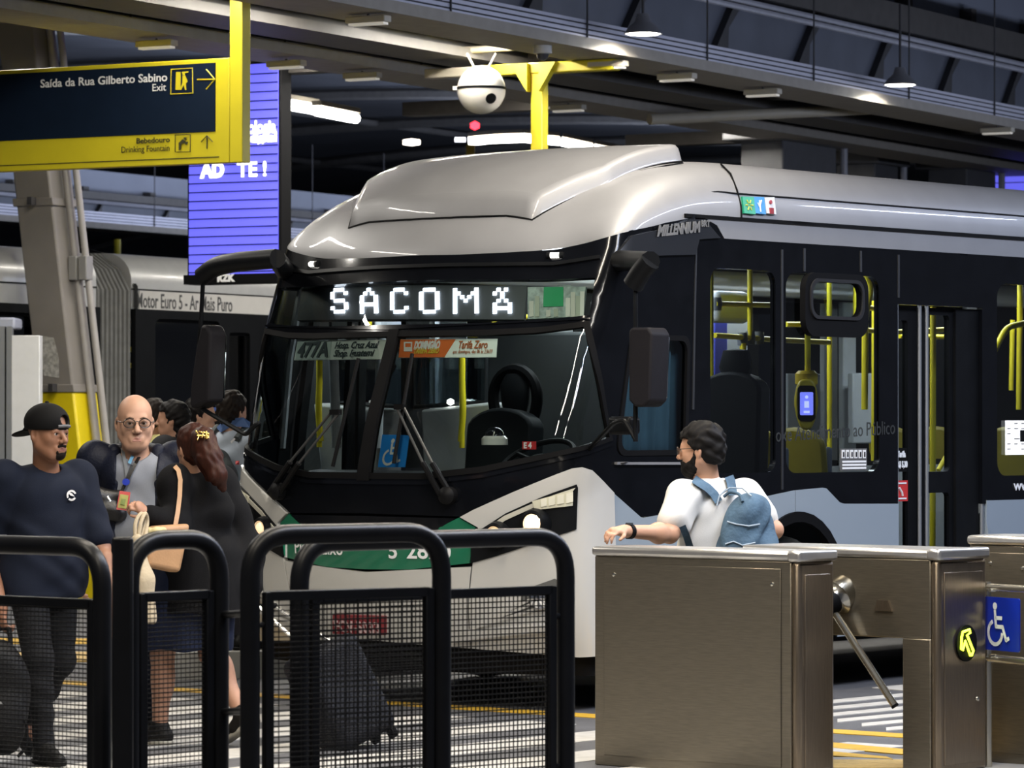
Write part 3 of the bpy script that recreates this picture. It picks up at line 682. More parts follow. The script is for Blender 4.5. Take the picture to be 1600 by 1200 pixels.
# driver's seat with its winged headrest
ds = BX(790, 690, -1.15); ds = Vector((-1.15, ds.y, .86))
dseat = seatback('driver_seat', ds, .50, .82, .14, idk, .1)
hz_ = BX(806, 575, -1.2).z; hb = Vector((-1.24, ds.y, 1.70))
hr = MB().tube([hb + Vector((0, .17 * math.cos(a), .05 + .17 * math.sin(a) * (1 if math.sin(a) > 0 else 1.3))) for a in np.linspace(-.9, math.pi + .9, 20)], .035, 8).build('headrest_frame', rub, dseat)
MB().lathe([(.002, -.13), (.07, -.11), (.10, 0), (.11, .10), (.07, .17), (.002, .18)], hb + Vector((0, 0, .02)), 16, sx=.5).build('headrest', idk, dseat)
MB().box(ds + Vector((.22, 0, .0)), (.5, .5, .14)).build('seat_cushion', idk, dseat, bevel=.04)
MB().box(ds + Vector((.15, 0, -.30)), (.3, .3, .5)).build('seat_base', rub, dseat)
# partition behind the driver, with blue stripe and grey pad
pb0 = MB().box((-1.75, -.35, 1.35), (.05, 1.1, 1.6)).build('partition', mat('partition_dark', (.03, .033, .034), .5), bus, bevel=.02)
p_ = BY(1124, 470, .0); p2 = BY(1124, 700, .0)
MB().box((p_.x, 0, 1.75), (.14, .03, 1.35)).build('stripe_panel', mat('stripe_blue', (.05, .06, .40), .5), bus, bevel=.01)
p3 = BY(1143, 560, -.1); MB().box((p3.x, -.1, 1.65), (.30, .04, 1.5)).build('grey_panel', igr, bus, bevel=.01)
p4 = BY(1137, 480, .15); MB().box((p4.x, .15, p4.z), (.34, .1, .2)).build('head_pad', mat('pad_grey', (.4, .42, .46), .6), bus, bevel=.03)
def rail(pts, y, r=.017, nm='handrail', m=None, par=None):
    return MB().tube(arc_pts([BY(px, py, y) for px, py in pts], .08), r, 10).build(nm, m or yel, par or bus)
rail([(1172, 408), (1172, 528)], .35); rail([(1161, 536), (1160, 625), (1167, 640), (1166, 720)], .35, .021)
rail([(1118, 475), (1216, 477)], .35); rail([(1117, 524), (1213, 531), (1296, 535)], .35); rail([(1112, 400), (1112, 745)], .55, .012)
MB().box(BY(1164, 642, .33), (.09, .06, .13)).build('stop_button_box', mat('box_yellow', (.70, .50, .03), .4), bus, bevel=.02)
for q in ((1120, 475), (1172, 528), (1160, 530), (1186, 528)): MB().lathe([(.03, -.04), (.034, 0), (.03, .04)], BY(q[0], q[1], .34), 12).build('rail_clamp', mat('clamp_grey', (.16, .17, .2), .5), bus)
rail([(1262, 430), (1262, 590)], .93, .018); rail([(1296, 430), (1296, 700)], .1); rail([(1337, 425), (1337, 500)], -.2); rail([(1352, 420), (1362, 450), (1352, 490), (1351, 640)], .3, .022); rail([(1366, 470), (1365, 720)], .1)
rail([(1228, 507), (1280, 507)], .2); rail([(1340, 514), (1364, 517), (1400, 519), (1500, 514)], .2); rail([(1352, 480), (1365, 482)], .2)
rail([(1405, 525), (1500, 527)], -.1); rail([(1458, 480), (1457, 900)], .55, .02); rail([(1466, 735), (1492, 690)], .3)
rail([(1548, 560), (1572, 512), (1600, 505), (1680, 508)], .3, .022); rail([(1594, 440), (1592, 640)], .2, .02); rail([(1582, 500), (1580, 610)], .0)
vq = BY(1260, 632, .98); VX, VZ = Vector((-.639, .769, 0)), Vector((0, 0, 1)); VN = VX.cross(VZ)
val = MB().prism([(x * .072 * (1 - .25 * (z < 0) * abs(z)), z * .155) for x, z in [(math.cos(a) * (abs(math.cos(a)) ** -.35 if abs(math.cos(a)) > .05 else 1), math.sin(a)) for a in np.linspace(0, 2 * math.pi, 29)[:-1]]], vq - VN * .05, VX, VZ, .06).build('ticket_validator', mat('validator_yellow', (.62, .48, .03), .4), bus, bevel=.012)
MB().prism(rrect(-.054, -.10, .054, .115, .025), vq + VN * .006, VX, VZ, .010).build('validator_face', rub, val)
MB().prism(rrect(-.040, -.065, .040, .075, .008), vq + VN * .014, VX, VZ, .006).build('validator_screen', mat('screen_blue', (.15, .18, .9), .3, emit=1.6, ecol=(.22, .25, 1.0)), val)
mk = MB(); mk.lathe([(.010, 0), (.010, .004)], vq + VN * .020 + Vector((0, 0, .045)), 12, frame(VX, VZ, VN)); mk.prism([(-.014, -.02), (.014, -.02), (.014, .02), (-.014, .02)], vq + VN * .020, VX, VZ, .004); mk.prism([(-.018, -.052), (.018, -.052), (.018, -.038), (-.018, -.038)], vq + VN * .020, VX, VZ, .004); mk.build('screen_icon', mat('screen_white', (.6, .65, 1), .4, emit=1.6, ecol=(.6, .65, 1)), val)
vh = BY(1260, 592, .93); MB().lathe([(.05, -.05), (.07, -.03), (.07, .03), (.05, .05)], vh, 16).build('validator_clamp', mat('box_yellow', (.70, .50, .03), .4), bus)
MB().tube([vh, vq + Vector((0, 0, .12)) - VN * .03], .03, 10).build('validator_stem', idk, bus)
ysm = mat('seat_yellow', (.34, .27, .02), .5); gsm = mat('seat_blue_grey', (.16, .18, .22), .7)
def seat(px, y, x_=None, m=ysm):
    q = BY(px, 700, y); t = seatback('passenger_seat', Vector((q.x, y, .90)), .44, .68, .05, m, -.14); 
    MB().box((q.x - .02, y, 1.25), (.05, .36, .40)).build('seat_pad', gsm, t, bevel=.02)
    MB().box((q.x - .25, y, .95), (.44, .44, .06)).build('seat_base', m, t, bevel=.02); MB().box((q.x - .22, y, .75), (.1, .3, .40)).build('seat_post', idk, t)
for px, y in ((1190, .75), (1258, .75), (1190, -.75), (1590, .75), (1590, -.75), (1660, -.75), (1660, .75)): seat(px, y)
q = BY(1150, 690, .85); bs = seatback('jump_seat', Vector((q.x, .85, .95)), .46, .95, .12, idk, .05); MB().lathe([(.002, -.1), (.09, -.08), (.12, 0), (.09, .1), (.002, .11)], Vector((q.x, .85, 1.93)), 14, sx=.5).build('headrest', idk, bs)
q = BY(1378, 600, -.9); MB().box((q.x, -1.0, 1.7), (.5, .05, .5)).build('notice_panel', igr, bus, bevel=.01)
# interior view through the windshield: farebox post, white console, yellow rail with handle
rx = -.95
def railx(pts, x, r=.017, m=None, nm='handrail'): return MB().tube(arc_pts([BX(px, py, x) for px, py in pts], .06), r, 10).build(nm, m or yel, bus)
railx([(722, 560), (722, 600), (724, 640), (720, 690)], -1.3, .02); railx([(722, 545), (722, 700)], -1.3, .017)
cn = [BX(px, py, -1.4) for px, py in ((656, 640), (768, 628), (752, 692), (662, 690))]
MB().prism([(p.y, p.z - (.3 if i > 1 else 0)) for i, p in enumerate(cn)], (-1.4, 0, 0), (0, 1, 0), (0, 0, 1), -.3).build('farebox_console', mat('console_white', (.42, .44, .44), .4), bus, bevel=.02)
a = [BX(px, py, -1.5) for px, py in ((648, 540), (760, 540), (760, 628), (648, 636))]
MB().prism([(p.y, p.z) for p in a], (-1.5, 0, 0), (0, 1, 0), (0, 0, 1), -.02).build('cab_screen', glass('cab_screen_glass', (.45, .52, .55)), bus)
MB().tube([a[0], a[1], a[2], a[3]], .016, 8, closed=True).build('cab_screen_frame', idk, bus)
railx([(596, 520), (590, 700)], -1.0, .03, igr, 'cab_post')
lb = BX(704, 628, -1.42); MB().lathe([(.002, -.02), (.022, -.01), (.022, .01), (.002, .02)], lb, 12).build('reading_lamp', mat('lamp_spark', (1, 1, 1), .4, emit=14, ecol=(1, .98, .92)), bus)
# dome camera and red plate on the dashboard
MB().box((-5.3, -1.20, .90), (8.2, .05, .78)).build('side_lining', igr, bus, bevel=.01); MB().box((-5.3, -1.12, 2.55), (8.2, .16, .16)).build('roof_coving', wht, bus, bevel=.03)
for k in range(4): MB().box((-2.95 - k * 1.62, -1.2, 1.86), (.16, .05, 1.2)).build('pillar_lining', igr, bus, bevel=.01)
dc = BX(773, 695, -.16); dc.z = max(dc.z, dash_fn(dc.y, .4).z)
dm = MB().lathe([(.075, 0), (.075, .035), (.06, .05)], dc, 24).build('dash_camera', wht, bus); MB().lathe([(.055, .045), (.05, .075), (.03, .095), (.002, .10)], dc, 24).build('camera_dome', blk, dm)
r0 = BX(827, 696, -.25); rp = MB().box(r0, (.02, .085, .045)).build('dash_plate', mat('plate_bright_red', (.5, .03, .03), .4), bus)
text('plate_lettering', 'E 4', .045, txw, rp, r0 + Vector((.012, -.032, -.015)), (0, 1, 0), (0, 0, 1), bold=.002)
# destination board behind the glass
lb0, lb1, lb2, lb3 = sz(452, 500), sz(814, 499), sz(818, 446), sz(460, 447)
brd = patch('destination_board', mat('board_dark', (.045, .05, .055), .6, var=.02), bus, [lb0, lb1, lb2, lb3], S, step=.06, off=-.05, thick=.03)
FONT = {'S': ["01110", "10001", "10000", "01110", "00001", "10001", "01110"], 'A': ["00100", "01010", "10001", "10001", "11111", "10001", "10001"], 'C': ["01110", "10001", "10000", "10000", "10000", "10001", "01110"],
        'O': ["01110", "10001", "10001", "10001", "10001", "10001", "01110"], 'M': ["1000001", "1100011", "1010101", "1001001", "1000001", "1000001", "1000001"], 'Ã': ["01010", "10100", "00100", "01010", "10001", "11111", "10001"]}
dots = mat('led_white', (.9, .92, 1), .4, emit=4.5, ecol=(.86, .88, 1.0)); dim = mat('led_off', (.11, .12, .125), .5)
for ch, cx, wd in (('S', 521, 27), ('A', 568, 28), ('C', 616, 28), ('O', 664, 32), ('M', 722, 40), ('Ã', 780, 30)):
    rows = FONT[ch]; nc = len(rows[0]); mb = MB(); s_l, z_l = sz(cx - wd / 2, 490); s_r, z_r = sz(cx + wd / 2, 449)
    ds_, dz_ = (sz(cx + wd / 2, 490)[0] - s_l) / nc, (z_r - z_l) / 7; lean = (sz(cx - wd / 2, 449)[0] - s_l) / 7
    for r_, row in enumerate(rows):
        for c_, b_ in enumerate(row):
            if b_ == '1':
                for ii in (.25, .75):
                    for jj in (.25, .75):
                        u = s_l + (c_ + ii) * ds_ + lean * (7 - r_ - jj); v = z_r - (r_ + jj) * dz_
                        q = [S(u + a * ds_ * .235, v + b2 * dz_ * .23, o2) for o2 in (-.046, -.04) for a, b2 in ((-1, -1), (1, -1), (1, 1), (-1, 1))]
                        mb.add(q, [(4, 5, 6, 7), (0, 1, 5, 4), (1, 2, 6, 5), (2, 3, 7, 6), (3, 0, 4, 7)])
    mb.build('sign_letter', dots, brd, smooth=False)
# route picture at the end of the sign
pc = tr([(820, 498), (908, 494), (912, 447), (820, 448)])
pic = patch('route_picture', mat('picture_grey', (.30, .36, .34), .5, var=.5, scale=26), bus, pc, S, step=.06, off=-.045, thick=.02)
patch('picture_block', mat('picture_green', (.02, .28, .11), .5), pic, tr([(845, 479), (877, 478), (877, 448), (846, 448)]), S, step=.06, off=-.04, thick=.003)
for k, (x_, yt) in enumerate(((823, 470), (832, 462), (881, 465), (889, 456), (897, 462), (904, 455), (850, 484), (862, 482))):
    patch('picture_building', mat('picture_tone%d' % (k % 3), ((.5, .5, .44), (.34, .37, .30), (.6, .6, .55))[k % 3], .6), pic, tr([(x_, 495), (x_ + 7, 494), (x_ + 7, yt), (x_, yt)]), S, step=.06, off=-.038, thick=.003, grid=False)
MB().tube([BX(px, py, -.35) for px, py in ((440, 447), (470, 452), (462, 500), (452, 560), (440, 700))], .025, 8).build('cab_pillar_trim', igr, bus)
# placards behind the windshield
def placard(nm, pts, m, off=-.03): return patch(nm, m, bus, tr(pts), S, step=.06, off=off, thick=.004)
pw = mat('placard_pale', (.84, .92, .86), .6)
p1 = placard('route_placard', [(452, 563), (593, 561), (598, 531), (458, 532)], pw)
patch('placard_field', mat('placard_grey', (.60, .70, .66), .6), p1, tr([(455, 562), (509, 561), (512, 533), (459, 533)]), S, step=.06, off=-.027, thick=.002)
def on_glass(nm, tx_, x0, y0, wd, ht, m, par, off=-.022, bold=.003, shear=0.0):
    a, b = sz(x0, y0), sz(x0 + wd, y0); text(nm, tx_, ht / 276 * 1.38, m, par, None, None, None, bold=bold, shear=shear, ext=.001, width=b[0] - a[0], fn=lambda u, v, w_: S(a[0] + u, a[1] + v, off + w_))
on_glass('placard_number', '477A', 458, 558, 49, 24, mat('ink_dark', (.04, .06, .07), .6), p1, bold=.004)
on_glass('placard_text', 'Hosp. Cruz Azul', 518, 544.5, 68, 11, _M['ink_dark'], p1, bold=.001, shear=.2); on_glass('placard_text', 'Shop. Iguatemi', 516, 557, 63, 11, _M['ink_dark'], p1, bold=.001, shear=.2)
p2_ = placard('tariff_placard', [(618, 559), (772, 558), (774, 529), (621, 530)], pw)
patch('placard_band', mat('placard_orange', (.70, .15, .03), .6), p2_, tr([(618, 558.5), (690, 558), (708, 530), (621, 530.5)]), S, step=.06, off=-.027, thick=.002)
on_glass('placard_title', 'DOMINGÃO', 643, 545, 40, 12, txw, p2_, bold=.004); on_glass('placard_title', 'TARIFA ZERO', 642, 552, 40, 8, mat('ink_yellow', (.7, .5, .05), .6), p2_, bold=.002)
on_glass('placard_text', 'Tarifa Zero', 712, 544, 46, 12, mat('ink_orange', (.45, .12, .03), .6), p2_, bold=.001); on_glass('placard_text', 'aos domingos, das 0h às 23h59', 704, 552, 62, 6, _M['ink_orange'], p2_, bold=.0)
ic = patch('placard_icon', txw, p2_, tr([(627, 549), (640, 549), (640, 534), (627, 534)]), S, [tr([(629, 542), (638, 542), (638, 536), (629, 536)])], step=.05, off=-.023, thick=.002, grid=False)
wp = placard('access_placard', [(585, 730), (628, 730), (635, 680), (592, 679)], mat('access_blue', (.015, .25, .80), .5))
def wheelchair(cx, cy, h, fn, m, par, nm='access_symbol', lean=0.0):
    """seated figure in a wheelchair, h tall, drawn with strokes"""
    mb = MB(); f = lambda x, y: fn(cx + x * h + lean * y * h, cy + y * h)
    t = .045
    def stroke(pts):
        for (a, b) in zip(pts[:-1], pts[1:]):
            dx, dy = b[0] - a[0], b[1] - a[1]; L = math.hypot(dx, dy); nx, ny = -dy / L * t, dx / L * t; ex, ey = dx / L * t * .5, dy / L * t * .5
            q = [f(a[0] - ex + nx, a[1] - ey + ny), f(b[0] + ex + nx, b[1] + ey + ny), f(b[0] + ex - nx, b[1] + ey - ny), f(a[0] - ex - nx, a[1] - ey - ny)]
            mb.add(q, [(0, 1, 2, 3)])
    mb.add([f(-.10 + .085 * math.cos(a), .41 + .085 * math.sin(a)) for a in np.linspace(0, 6.28, 17)[:-1]], [tuple(range(16))])
    stroke([(-.10, .30), (-.06, -.06), (.20, -.06), (.34, -.36), (.44, -.31)]); stroke([(-.08, .14), (.16, .14)])
    stroke([(-.03 + .27 * math.cos(a) - .06, -.20 + .27 * math.sin(a)) for a in np.linspace(math.radians(115), math.radians(355), 16)])
    return mb.build(nm, m, par, smooth=False)
cs, cz_ = sz(609, 706); hs = sz(609, 685)[1] - sz(609, 727)[1]
wheelchair(cs, cz_, hs, lambda u, v: S(u, v, -.024), txw, wp, lean=.15)
# --- wipers
def onf(px, py, off): s, z = sz(px, py); return S(s, z, off)
wb = mat('wiper_black', (.005, .005, .0055), .5, spec=.1); wg_ = mat('wiper_arm_grey', (.06, .06, .06), .4, metal=.4)
for arms, blade, piv in (([((428, 770), (530, 643)), ((443, 772), (541, 645))], ((526, 729), (566, 560)), (440, 768)), ([((694, 776), (628, 635)), ((710, 776), (640, 637))], ((620, 724), (649, 553)), (703, 774))):
    wm = MB(); k_ = MB()
    for a, b in arms:
        mid = (a[0] * .62 + b[0] * .38, a[1] * .62 + b[1] * .38)
        k_.tube([onf(*a, .03), onf(*mid, .06)], .017, 8); wm.tube([onf(*mid, .06), onf(*b, .055)], .008, 8)
    wpo = wm.build('wiper_arm', wg_, bus); k_.build('arm_sleeve', wb, wpo)
    MB().tube([onf(blade[0][0] + (blade[1][0] - blade[0][0]) * t, blade[0][1] + (blade[1][1] - blade[0][1]) * t, .03) for t in np.linspace(0, 1, 9)], .011, 8).build('wiper_blade', wb, wpo)
    c = onf(*piv, .03); n = (onf(*piv, .2) - onf(*piv, 0)).normalized(); xx = Vector((0, 0, 1)).cross(n).normalized()
    MB().lathe([(.05, -.03), (.05, .02), (.03, .04), (.002, .045)], c, 16, frame(xx, n.cross(xx), n)).build('wiper_pivot', wb, wpo)
    MB().box((onf(*arms[0][1], .055) + onf(*arms[1][1], .055)) / 2, (.03, .07, .03)).build('wiper_clip', wb, wpo)
# --- mirrors
def mirror_set(arm, rod, shell, y_or_x, depth, low):
    f = lambda px, py: BX(px, py, y_or_x)
    r_ = MB().tube([f(*p) for p in rod], .013, 8).build('mirror_arm', blk2, bus)
    MB().tube(arc_pts([f(*p) for p in arm], .06), [.058] * len(arc_pts([f(*p) for p in arm], .06)), 10).build('arm_cover', blk2, r_, bevel=0)
    pts = [f(*p) for p in shell]; poly = [(p.y, p.z) for p in pts]
    sh = MB().prism(poly, (y_or_x + depth / 2, 0, 0), (0, 1, 0), (0, 0, 1), -depth).build('mirror_housing', mat('mirror_shell', (.013, .012, .014), .55, spec=.1, bump=.1, bscale=200), r_, bevel=.03, seg=3)
    c = sum(pts, Vector()) / len(pts)
    MB().prism([((p.y - c.y) * .86, (p.z - c.z) * .9) for p in pts], (y_or_x - depth / 2 - .004, c.y, c.z), (0, 1, 0), (0, 0, 1), -.006).build('mirror_glass', chrome, sh)
    a0 = f(*arm[0]); sd = 1 if a0.y > 0 else -1
    MB().tube([a0, S(sd * 1.42, 2.50, -.02)], [.055, .06], 10).build('arm_root', blk2, r_)
    MB().tube(arc_pts([f(*p) for p in low] + [S(sd * 1.42, 1.45, -.02)], .05), .014, 8).build('mirror_stay', blk2, r_)
    return r_
def shellpts(x0, x1, y0, y1, taper=0.0, r=10):
    return [(x0 + r, y1), (x1 - r - taper, y1), (x1 - taper, y1 - r), (x1, y0 + r), (x1 - r * .6, y0), (x0 + r * .4, y0), (x0, y0 + r * .6), (x0, y1 - r)]
mirror_set([(1016, 408), (1004, 422), (989, 446)], [(993, 440), (993, 690)], shellpts(996, 1033, 512, 636, 4), .10, .16, [(993, 686), (975, 655), (960, 660)])
mirror_set([(432, 404), (372, 409), (336, 416), (316, 432)], [(318, 428), (314, 500), (307, 590), (306, 630)], [(313, 640), (338, 628), (342, 520), (336, 508), (326, 508), (318, 545), (310, 600), (308, 632)], .22, .14, [(306, 628), (318, 640), (385, 680), (395, 668), (405, 660)])
MB().box(BX(975, 665, -.05), (.10, .16, .10)).build('mirror_bracket', blk2, bus, bevel=.02)
# grey vertical post between bus and far mirror (open door leaf of the front door)
# ------------------------------------------------------------------ ground and its markings
def struct(o): o['kind'] = 'structure'; return o
asph = mat('asphalt', (.085, .085, .09), .62, var=.25, scale=3.5, bump=.25, bscale=120)
paint = mat('road_paint_white', (.50, .48, .44), .5, var=.18, scale=9); payel = mat('road_paint_yellow', (.55, .33, .03), .5, var=.15, scale=9)
conc = mat('platform_concrete', (.22, .21, .19), .6, var=.15, scale=4, bump=.1)
struct(MB().box((0, 50, -.1), (90, 110, .2)).build('floor', asph))
U = -BH; N_ = Vector((-U.y, U.x, 0))          # U: along the lane, away from us; N_: across it, to the left
def UN(u, n): return U * u + N_ * n
def slab(nm, pts, z0, z1, m): return struct(MB().prism([(p[0], p[1]) for p in pts], (0, 0, z0), (1, 0, 0), (0, 1, 0), z1 - z0).build(nm, m))
nb = BO.dot(N_)
for k in range(15):
    n0 = nb - 3.8 + k * .70
    slab('crossing_stripe_trim_%d' % (k + 1), [UN(9.6, n0), UN(15.55, n0), UN(15.55, n0 + .36), UN(9.6, n0 + .36)], .0, .004, paint)
slab('stop_line_trim_1', [UN(15.95, nb - 6), UN(16.15, nb - 6), UN(16.15, nb + 9), UN(15.95, nb + 9)], 0, .004, payel)
# hatched box and arrows seen between the turnstiles
def gpoly(nm, px, m, z1=.005): return slab(nm, [G(*p) for p in px], 0, z1, m)
gpoly('yellow_line_trim_1', [(1270, 1166), (1270, 1158), (1420, 1172), (1460, 1180), (1600, 1186), (1600, 1194), (1380, 1177)], payel)
gpoly('yellow_line_trim_2', [(1270, 1180), (1270, 1172), (1385, 1183), (1395, 1187)], payel)
for k in range(6):
    y = 1092 + k * 10.2
    gpoly('hatch_stripe_trim_%d' % (k + 1), [(1270 + max(0, k - 2) * 38, y + 4 + max(0, k - 2) * -3.5 + 6), (1270 + max(0, k - 2) * 38, y + max(0, k - 2) * -3.5 + 5), (1560, y - 22), (1560, y - 17)], paint)
gpoly('hatch_stripe_trim_8', [(1362, 1075), (1430, 1069), (1600, 1072), (1600, 1076), (1440, 1082)], paint)
for k in range(4): gpoly('hatch_stripe_trim_%d' % (k + 9), [(1535, 1112 + k * 17), (1535, 1118 + k * 17), (1640, 1110 + k * 17), (1640, 1104 + k * 17)], paint)
gpoly('yellow_line_trim_3', [(-60, 1006), (-60, 997), (360, 1000), (360, 1007)], payel)
tact = mat('tactile_tile', (.50, .34, .11), .6, var=.2, scale=30, bump=.6, bscale=14)
gpoly('tactile_strip_trim_1', [(-60, 1036), (-60, 1022), (200, 1020), (200, 1034)], tact, .012)
gpoly('tactile_strip_trim_2', [(1190, 1203), (1190, 1190), (1460, 1190), (1500, 1203)], tact, .012)
gpoly('walkway_trim_1', [(1100, 1230), (1100, 1186), (1330, 1183), (1700, 1194), (1700, 1230)], conc, .003)
# platform with kerb on the door side of the bus
pl0 = G(232, 1063); pl1 = BO + U * 1.6 + N_ * (BW + .42)
slab('platform_floor', [pl0, G(330, 1060), pl1, BO + U * 14 + N_ * (BW + .42), BO + U * 14 + N_ * 4.3, pl0 + U * 8 ], 0, .16, conc)
slab('kerb_trim_1', [pl0 + Vector((0, -.02, 0)), G(330, 1060) + Vector((0, -.02, 0)), pl1 + Vector((.02, 0, 0)), pl1 + U * .1 + N_ * .12, G(330, 1060) + Vector((0, .12, 0)), pl0 + Vector((0, .12, 0))], 0, .165, mat('kerb_white', (.42, .41, .38), .6, var=.2))
# ------------------------------------------------------------------ roof structure, in the roof's own axes
RO = Vector((.255, 30, 0))
def AB(a, b, z): p = RO + AX * a + AXN * b; return Vector((p.x, p.y, z))
def Q(px, py, b):
    """point on the vertical plane at distance b from the first tray"""
    q = (px - 800) / FOC; o = RO + AXN * b; a = (q * o.y - o.x) / (AX.x - q * AX.y); p = o + AX * a
    return Vector((p.x, p.y, CAM_H + (HZ - py) / FOC * p.y))
def QN(px, py, o):
    """point on the vertical plane through o, square to the trays"""
    q = (px - 800) / FOC; t = (q * o.y - o.x) / (AXN.x - q * AXN.y); p = o + AXN * t
    return Vector((p.x, p.y, CAM_H + (HZ - py) / FOC * p.y))
RAX = frame(AX, AXN, Vector((0, 0, 1)))
def abox(c, s): return MB().box(c, s, RAX)
steel = mat('beam_dark', (.040, .038, .040), .5, var=.2); steel2 = mat('beam_brown', (.075, .068, .062), .55, var=.15)
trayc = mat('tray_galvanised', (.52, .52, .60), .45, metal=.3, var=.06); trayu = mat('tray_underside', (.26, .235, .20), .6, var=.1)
sheet = mat('roof_sheet', (.11, .12, .15), .55, var=.15, scale=2); pipe = mat('pipe_grey', (.36, .36, .40), .45, var=.1); dark = mat('slot_dark', (.02, .02, .025), .7)
fasc = mat('fascia_blue_grey', (.26, .28, .34), .55, var=.08, scale=1.5)
beige = mat('fixture_beige', (.42, .38, .30), .5)
def tray(b, a0, a1, z, label, h=.15, wd=.34):
    t = thing('cable_tray', label, 'cable tray', AB(a0, b, z)); L = a1 - a0
    loc = lambda a, bb, zz: Vector((a, bb, zz))
    t.rotation_euler = (0, 0, math.atan2(AX.y, AX.x))
    MB().box((L / 2, 0, h / 2), (L, wd, h)).build('tray_body', trayc, t)
    for k in range(3): MB().box((L / 2, -wd / 2 - .002, h * (.22 + k * .28)), (L, .006, .012)).build('tray_slot', dark, t)
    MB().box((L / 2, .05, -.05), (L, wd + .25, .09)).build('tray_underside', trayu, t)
    for k in range(int(L / 2.2)): MB().cyl((1 + k * 2.2, -wd / 2 - .01, 0), (1 + k * 2.2, -wd / 2 - .01, 1.5), .008, 6).build('hanger_rod', steel, t)
    return t
tray(0, -16, 16, 4.69, 'long perforated cable tray hung over the bus roof, carrying two round lamps')
tray(2.37, -8, 18, 4.70, 'second perforated cable tray, running behind the white globe camera', .1)
tray(17.5, 10, 34, 4.5, 'distant cable tray below the yellow direction sign')
def girder(b, a0, a1, z0, k=1.0):
    am, L = (a0 + a1) / 2, a1 - a0
    struct(abox(AB(am, b + .45, z0 + .32 * k), (L, .04, .56 * k)).build('ceiling_web_trim_1', sheet))
    struct(abox(AB(am, b + .75, z0 + .74 * k), (L, .95, .26 * k)).build('ceiling_flange_trim_1', steel2))
    struct(abox(AB(am, b + 1.1, z0 + 1.35 * k), (L, .1, .95 * k)).build('ceiling_fascia_trim_1', fasc))
    for i in range(int(L / 1.75)):
        a = a0 + .6 + i * 1.75
        m = MB(); m.prism([(0, 0), (.55 * k, .62 * k), (.75 * k, .62 * k), (.30 * k, .25 * k), (.28 * k, 0)], AB(a, b + .36, z0 + .05), AX, (0, 0, 1), -.12)
        struct(m.build('ceiling_bracket_trim_%d' % (i + 1), steel))
        struct(abox(AB(a + .5, b + .98, z0 + .98 * k), (.14, .14, .42 * k)).build('ceiling_post_trim_%d' % (i + 1), steel2))
    for dz, db in ((.50, .1), (.42, .02)):
        t = MB().tube([AB(a0, b + db, z0 + dz * k), AB(a1, b + db, z0 + dz * k)], .028 * k, 8).build('roof_conduit', pipe)
        tag(t, ('upper' if dz > .45 else 'lower') + ' grey conduit along the ' + ('overhead girder above the bus' if b < 5 else 'far girder behind the direction sign'), 'pipe')
girder(0, -16, 18, 4.85)
girder(17.5, 8, 34, 4.62, .42)
# deep dark beam between the two trays and cross members
struct(abox(AB(1, 1.55, 5.15), (34, .30, .95)).build('ceiling_beam_1', steel))
struct(abox(AB(1, 1.55, 4.70), (34, .55, .08)).build('ceiling_beam_trim_1', steel2))
struct(abox(AB(3, 2.6, 5.1), (34, .2, .6)).build('ceiling_beam_2', steel))
for a in (-3.4, 2.4, 7.0, 12): struct(abox(AB(a, 2.9, 4.82), (.22, 5.0, .14)).build('ceiling_crossbeam_1', steel2))
for (x0, y0, x1, y1, d0, d1, nm) in ((1015, 186, 1428, 167, 36, 37.5, 'pale cross pipe over the bus roof below the long tray'), (690, 80, 1000, 62, 31.5, 32, 'thin cross pipe above the white globe camera')):
    tag(MB().tube([P(x0, y0, d0), P(x1, y1, d1)], .055 if y0 > 100 else .03, 10).build('roof_pipe', beige), nm, 'pipe')
# vaulted roof beyond, with ribs, over everything
vault = mat('vault_sheet', (.095, .10, .115), .6, var=.3, scale=.5); rib = mat('vault_rib', (.13, .125, .12), .55, var=.15)
def vz(b): return 7.3 - .0058 * (b - 21) ** 2
mb = MB(); bs_ = np.linspace(3.2, 38, 30); as_ = (-26, 60)
vs = [AB(a, b, vz(b)) for b in bs_ for a in as_] + [AB(a, b, vz(b) + .12) for b in bs_ for a in as_]; n = len(bs_)
fs = [(2 * i, 2 * i + 1, 2 * i + 3, 2 * i + 2) for i in range(n - 1)] + [(2 * n + 2 * i, 2 * n + 2 * i + 2, 2 * n + 2 * i + 3, 2 * n + 2 * i + 1) for i in range(n - 1)]
struct(mb.add(vs, fs).build('ceiling', vault))
struct(abox(AB(10, -16, 7.4), (90, 40, .2)).build('ceiling_slab_1', vault))
for i, a in enumerate(range(-14, 50, 6)):
    struct(MB().tube([AB(a, b, vz(b) - .12) for b in bs_], .10, 6).build('ceiling_rib_trim_%d' % (i + 1), rib))
for i, b in enumerate((6, 10, 14, 22, 27, 32)):
    struct(MB().tube([AB(-26, b, vz(b) - .1), AB(60, b, vz(b) - .1)], .06, 6).build('ceiling_purlin_trim_%d' % (i + 1), rib))
# back of the station
struct(MB().box((0, 104, 4), (130, .4, 9)).build('wall_back', mat('back_wall', (.13, .14, .165), .7, var=.5, scale=.25)))
struct(abox(AB(14, 39.5, 2.2), (80, .4, 4.4)).build('wall_side', mat('side_wall_far', (.14, .15, .175), .7, var=.5, scale=.4)))
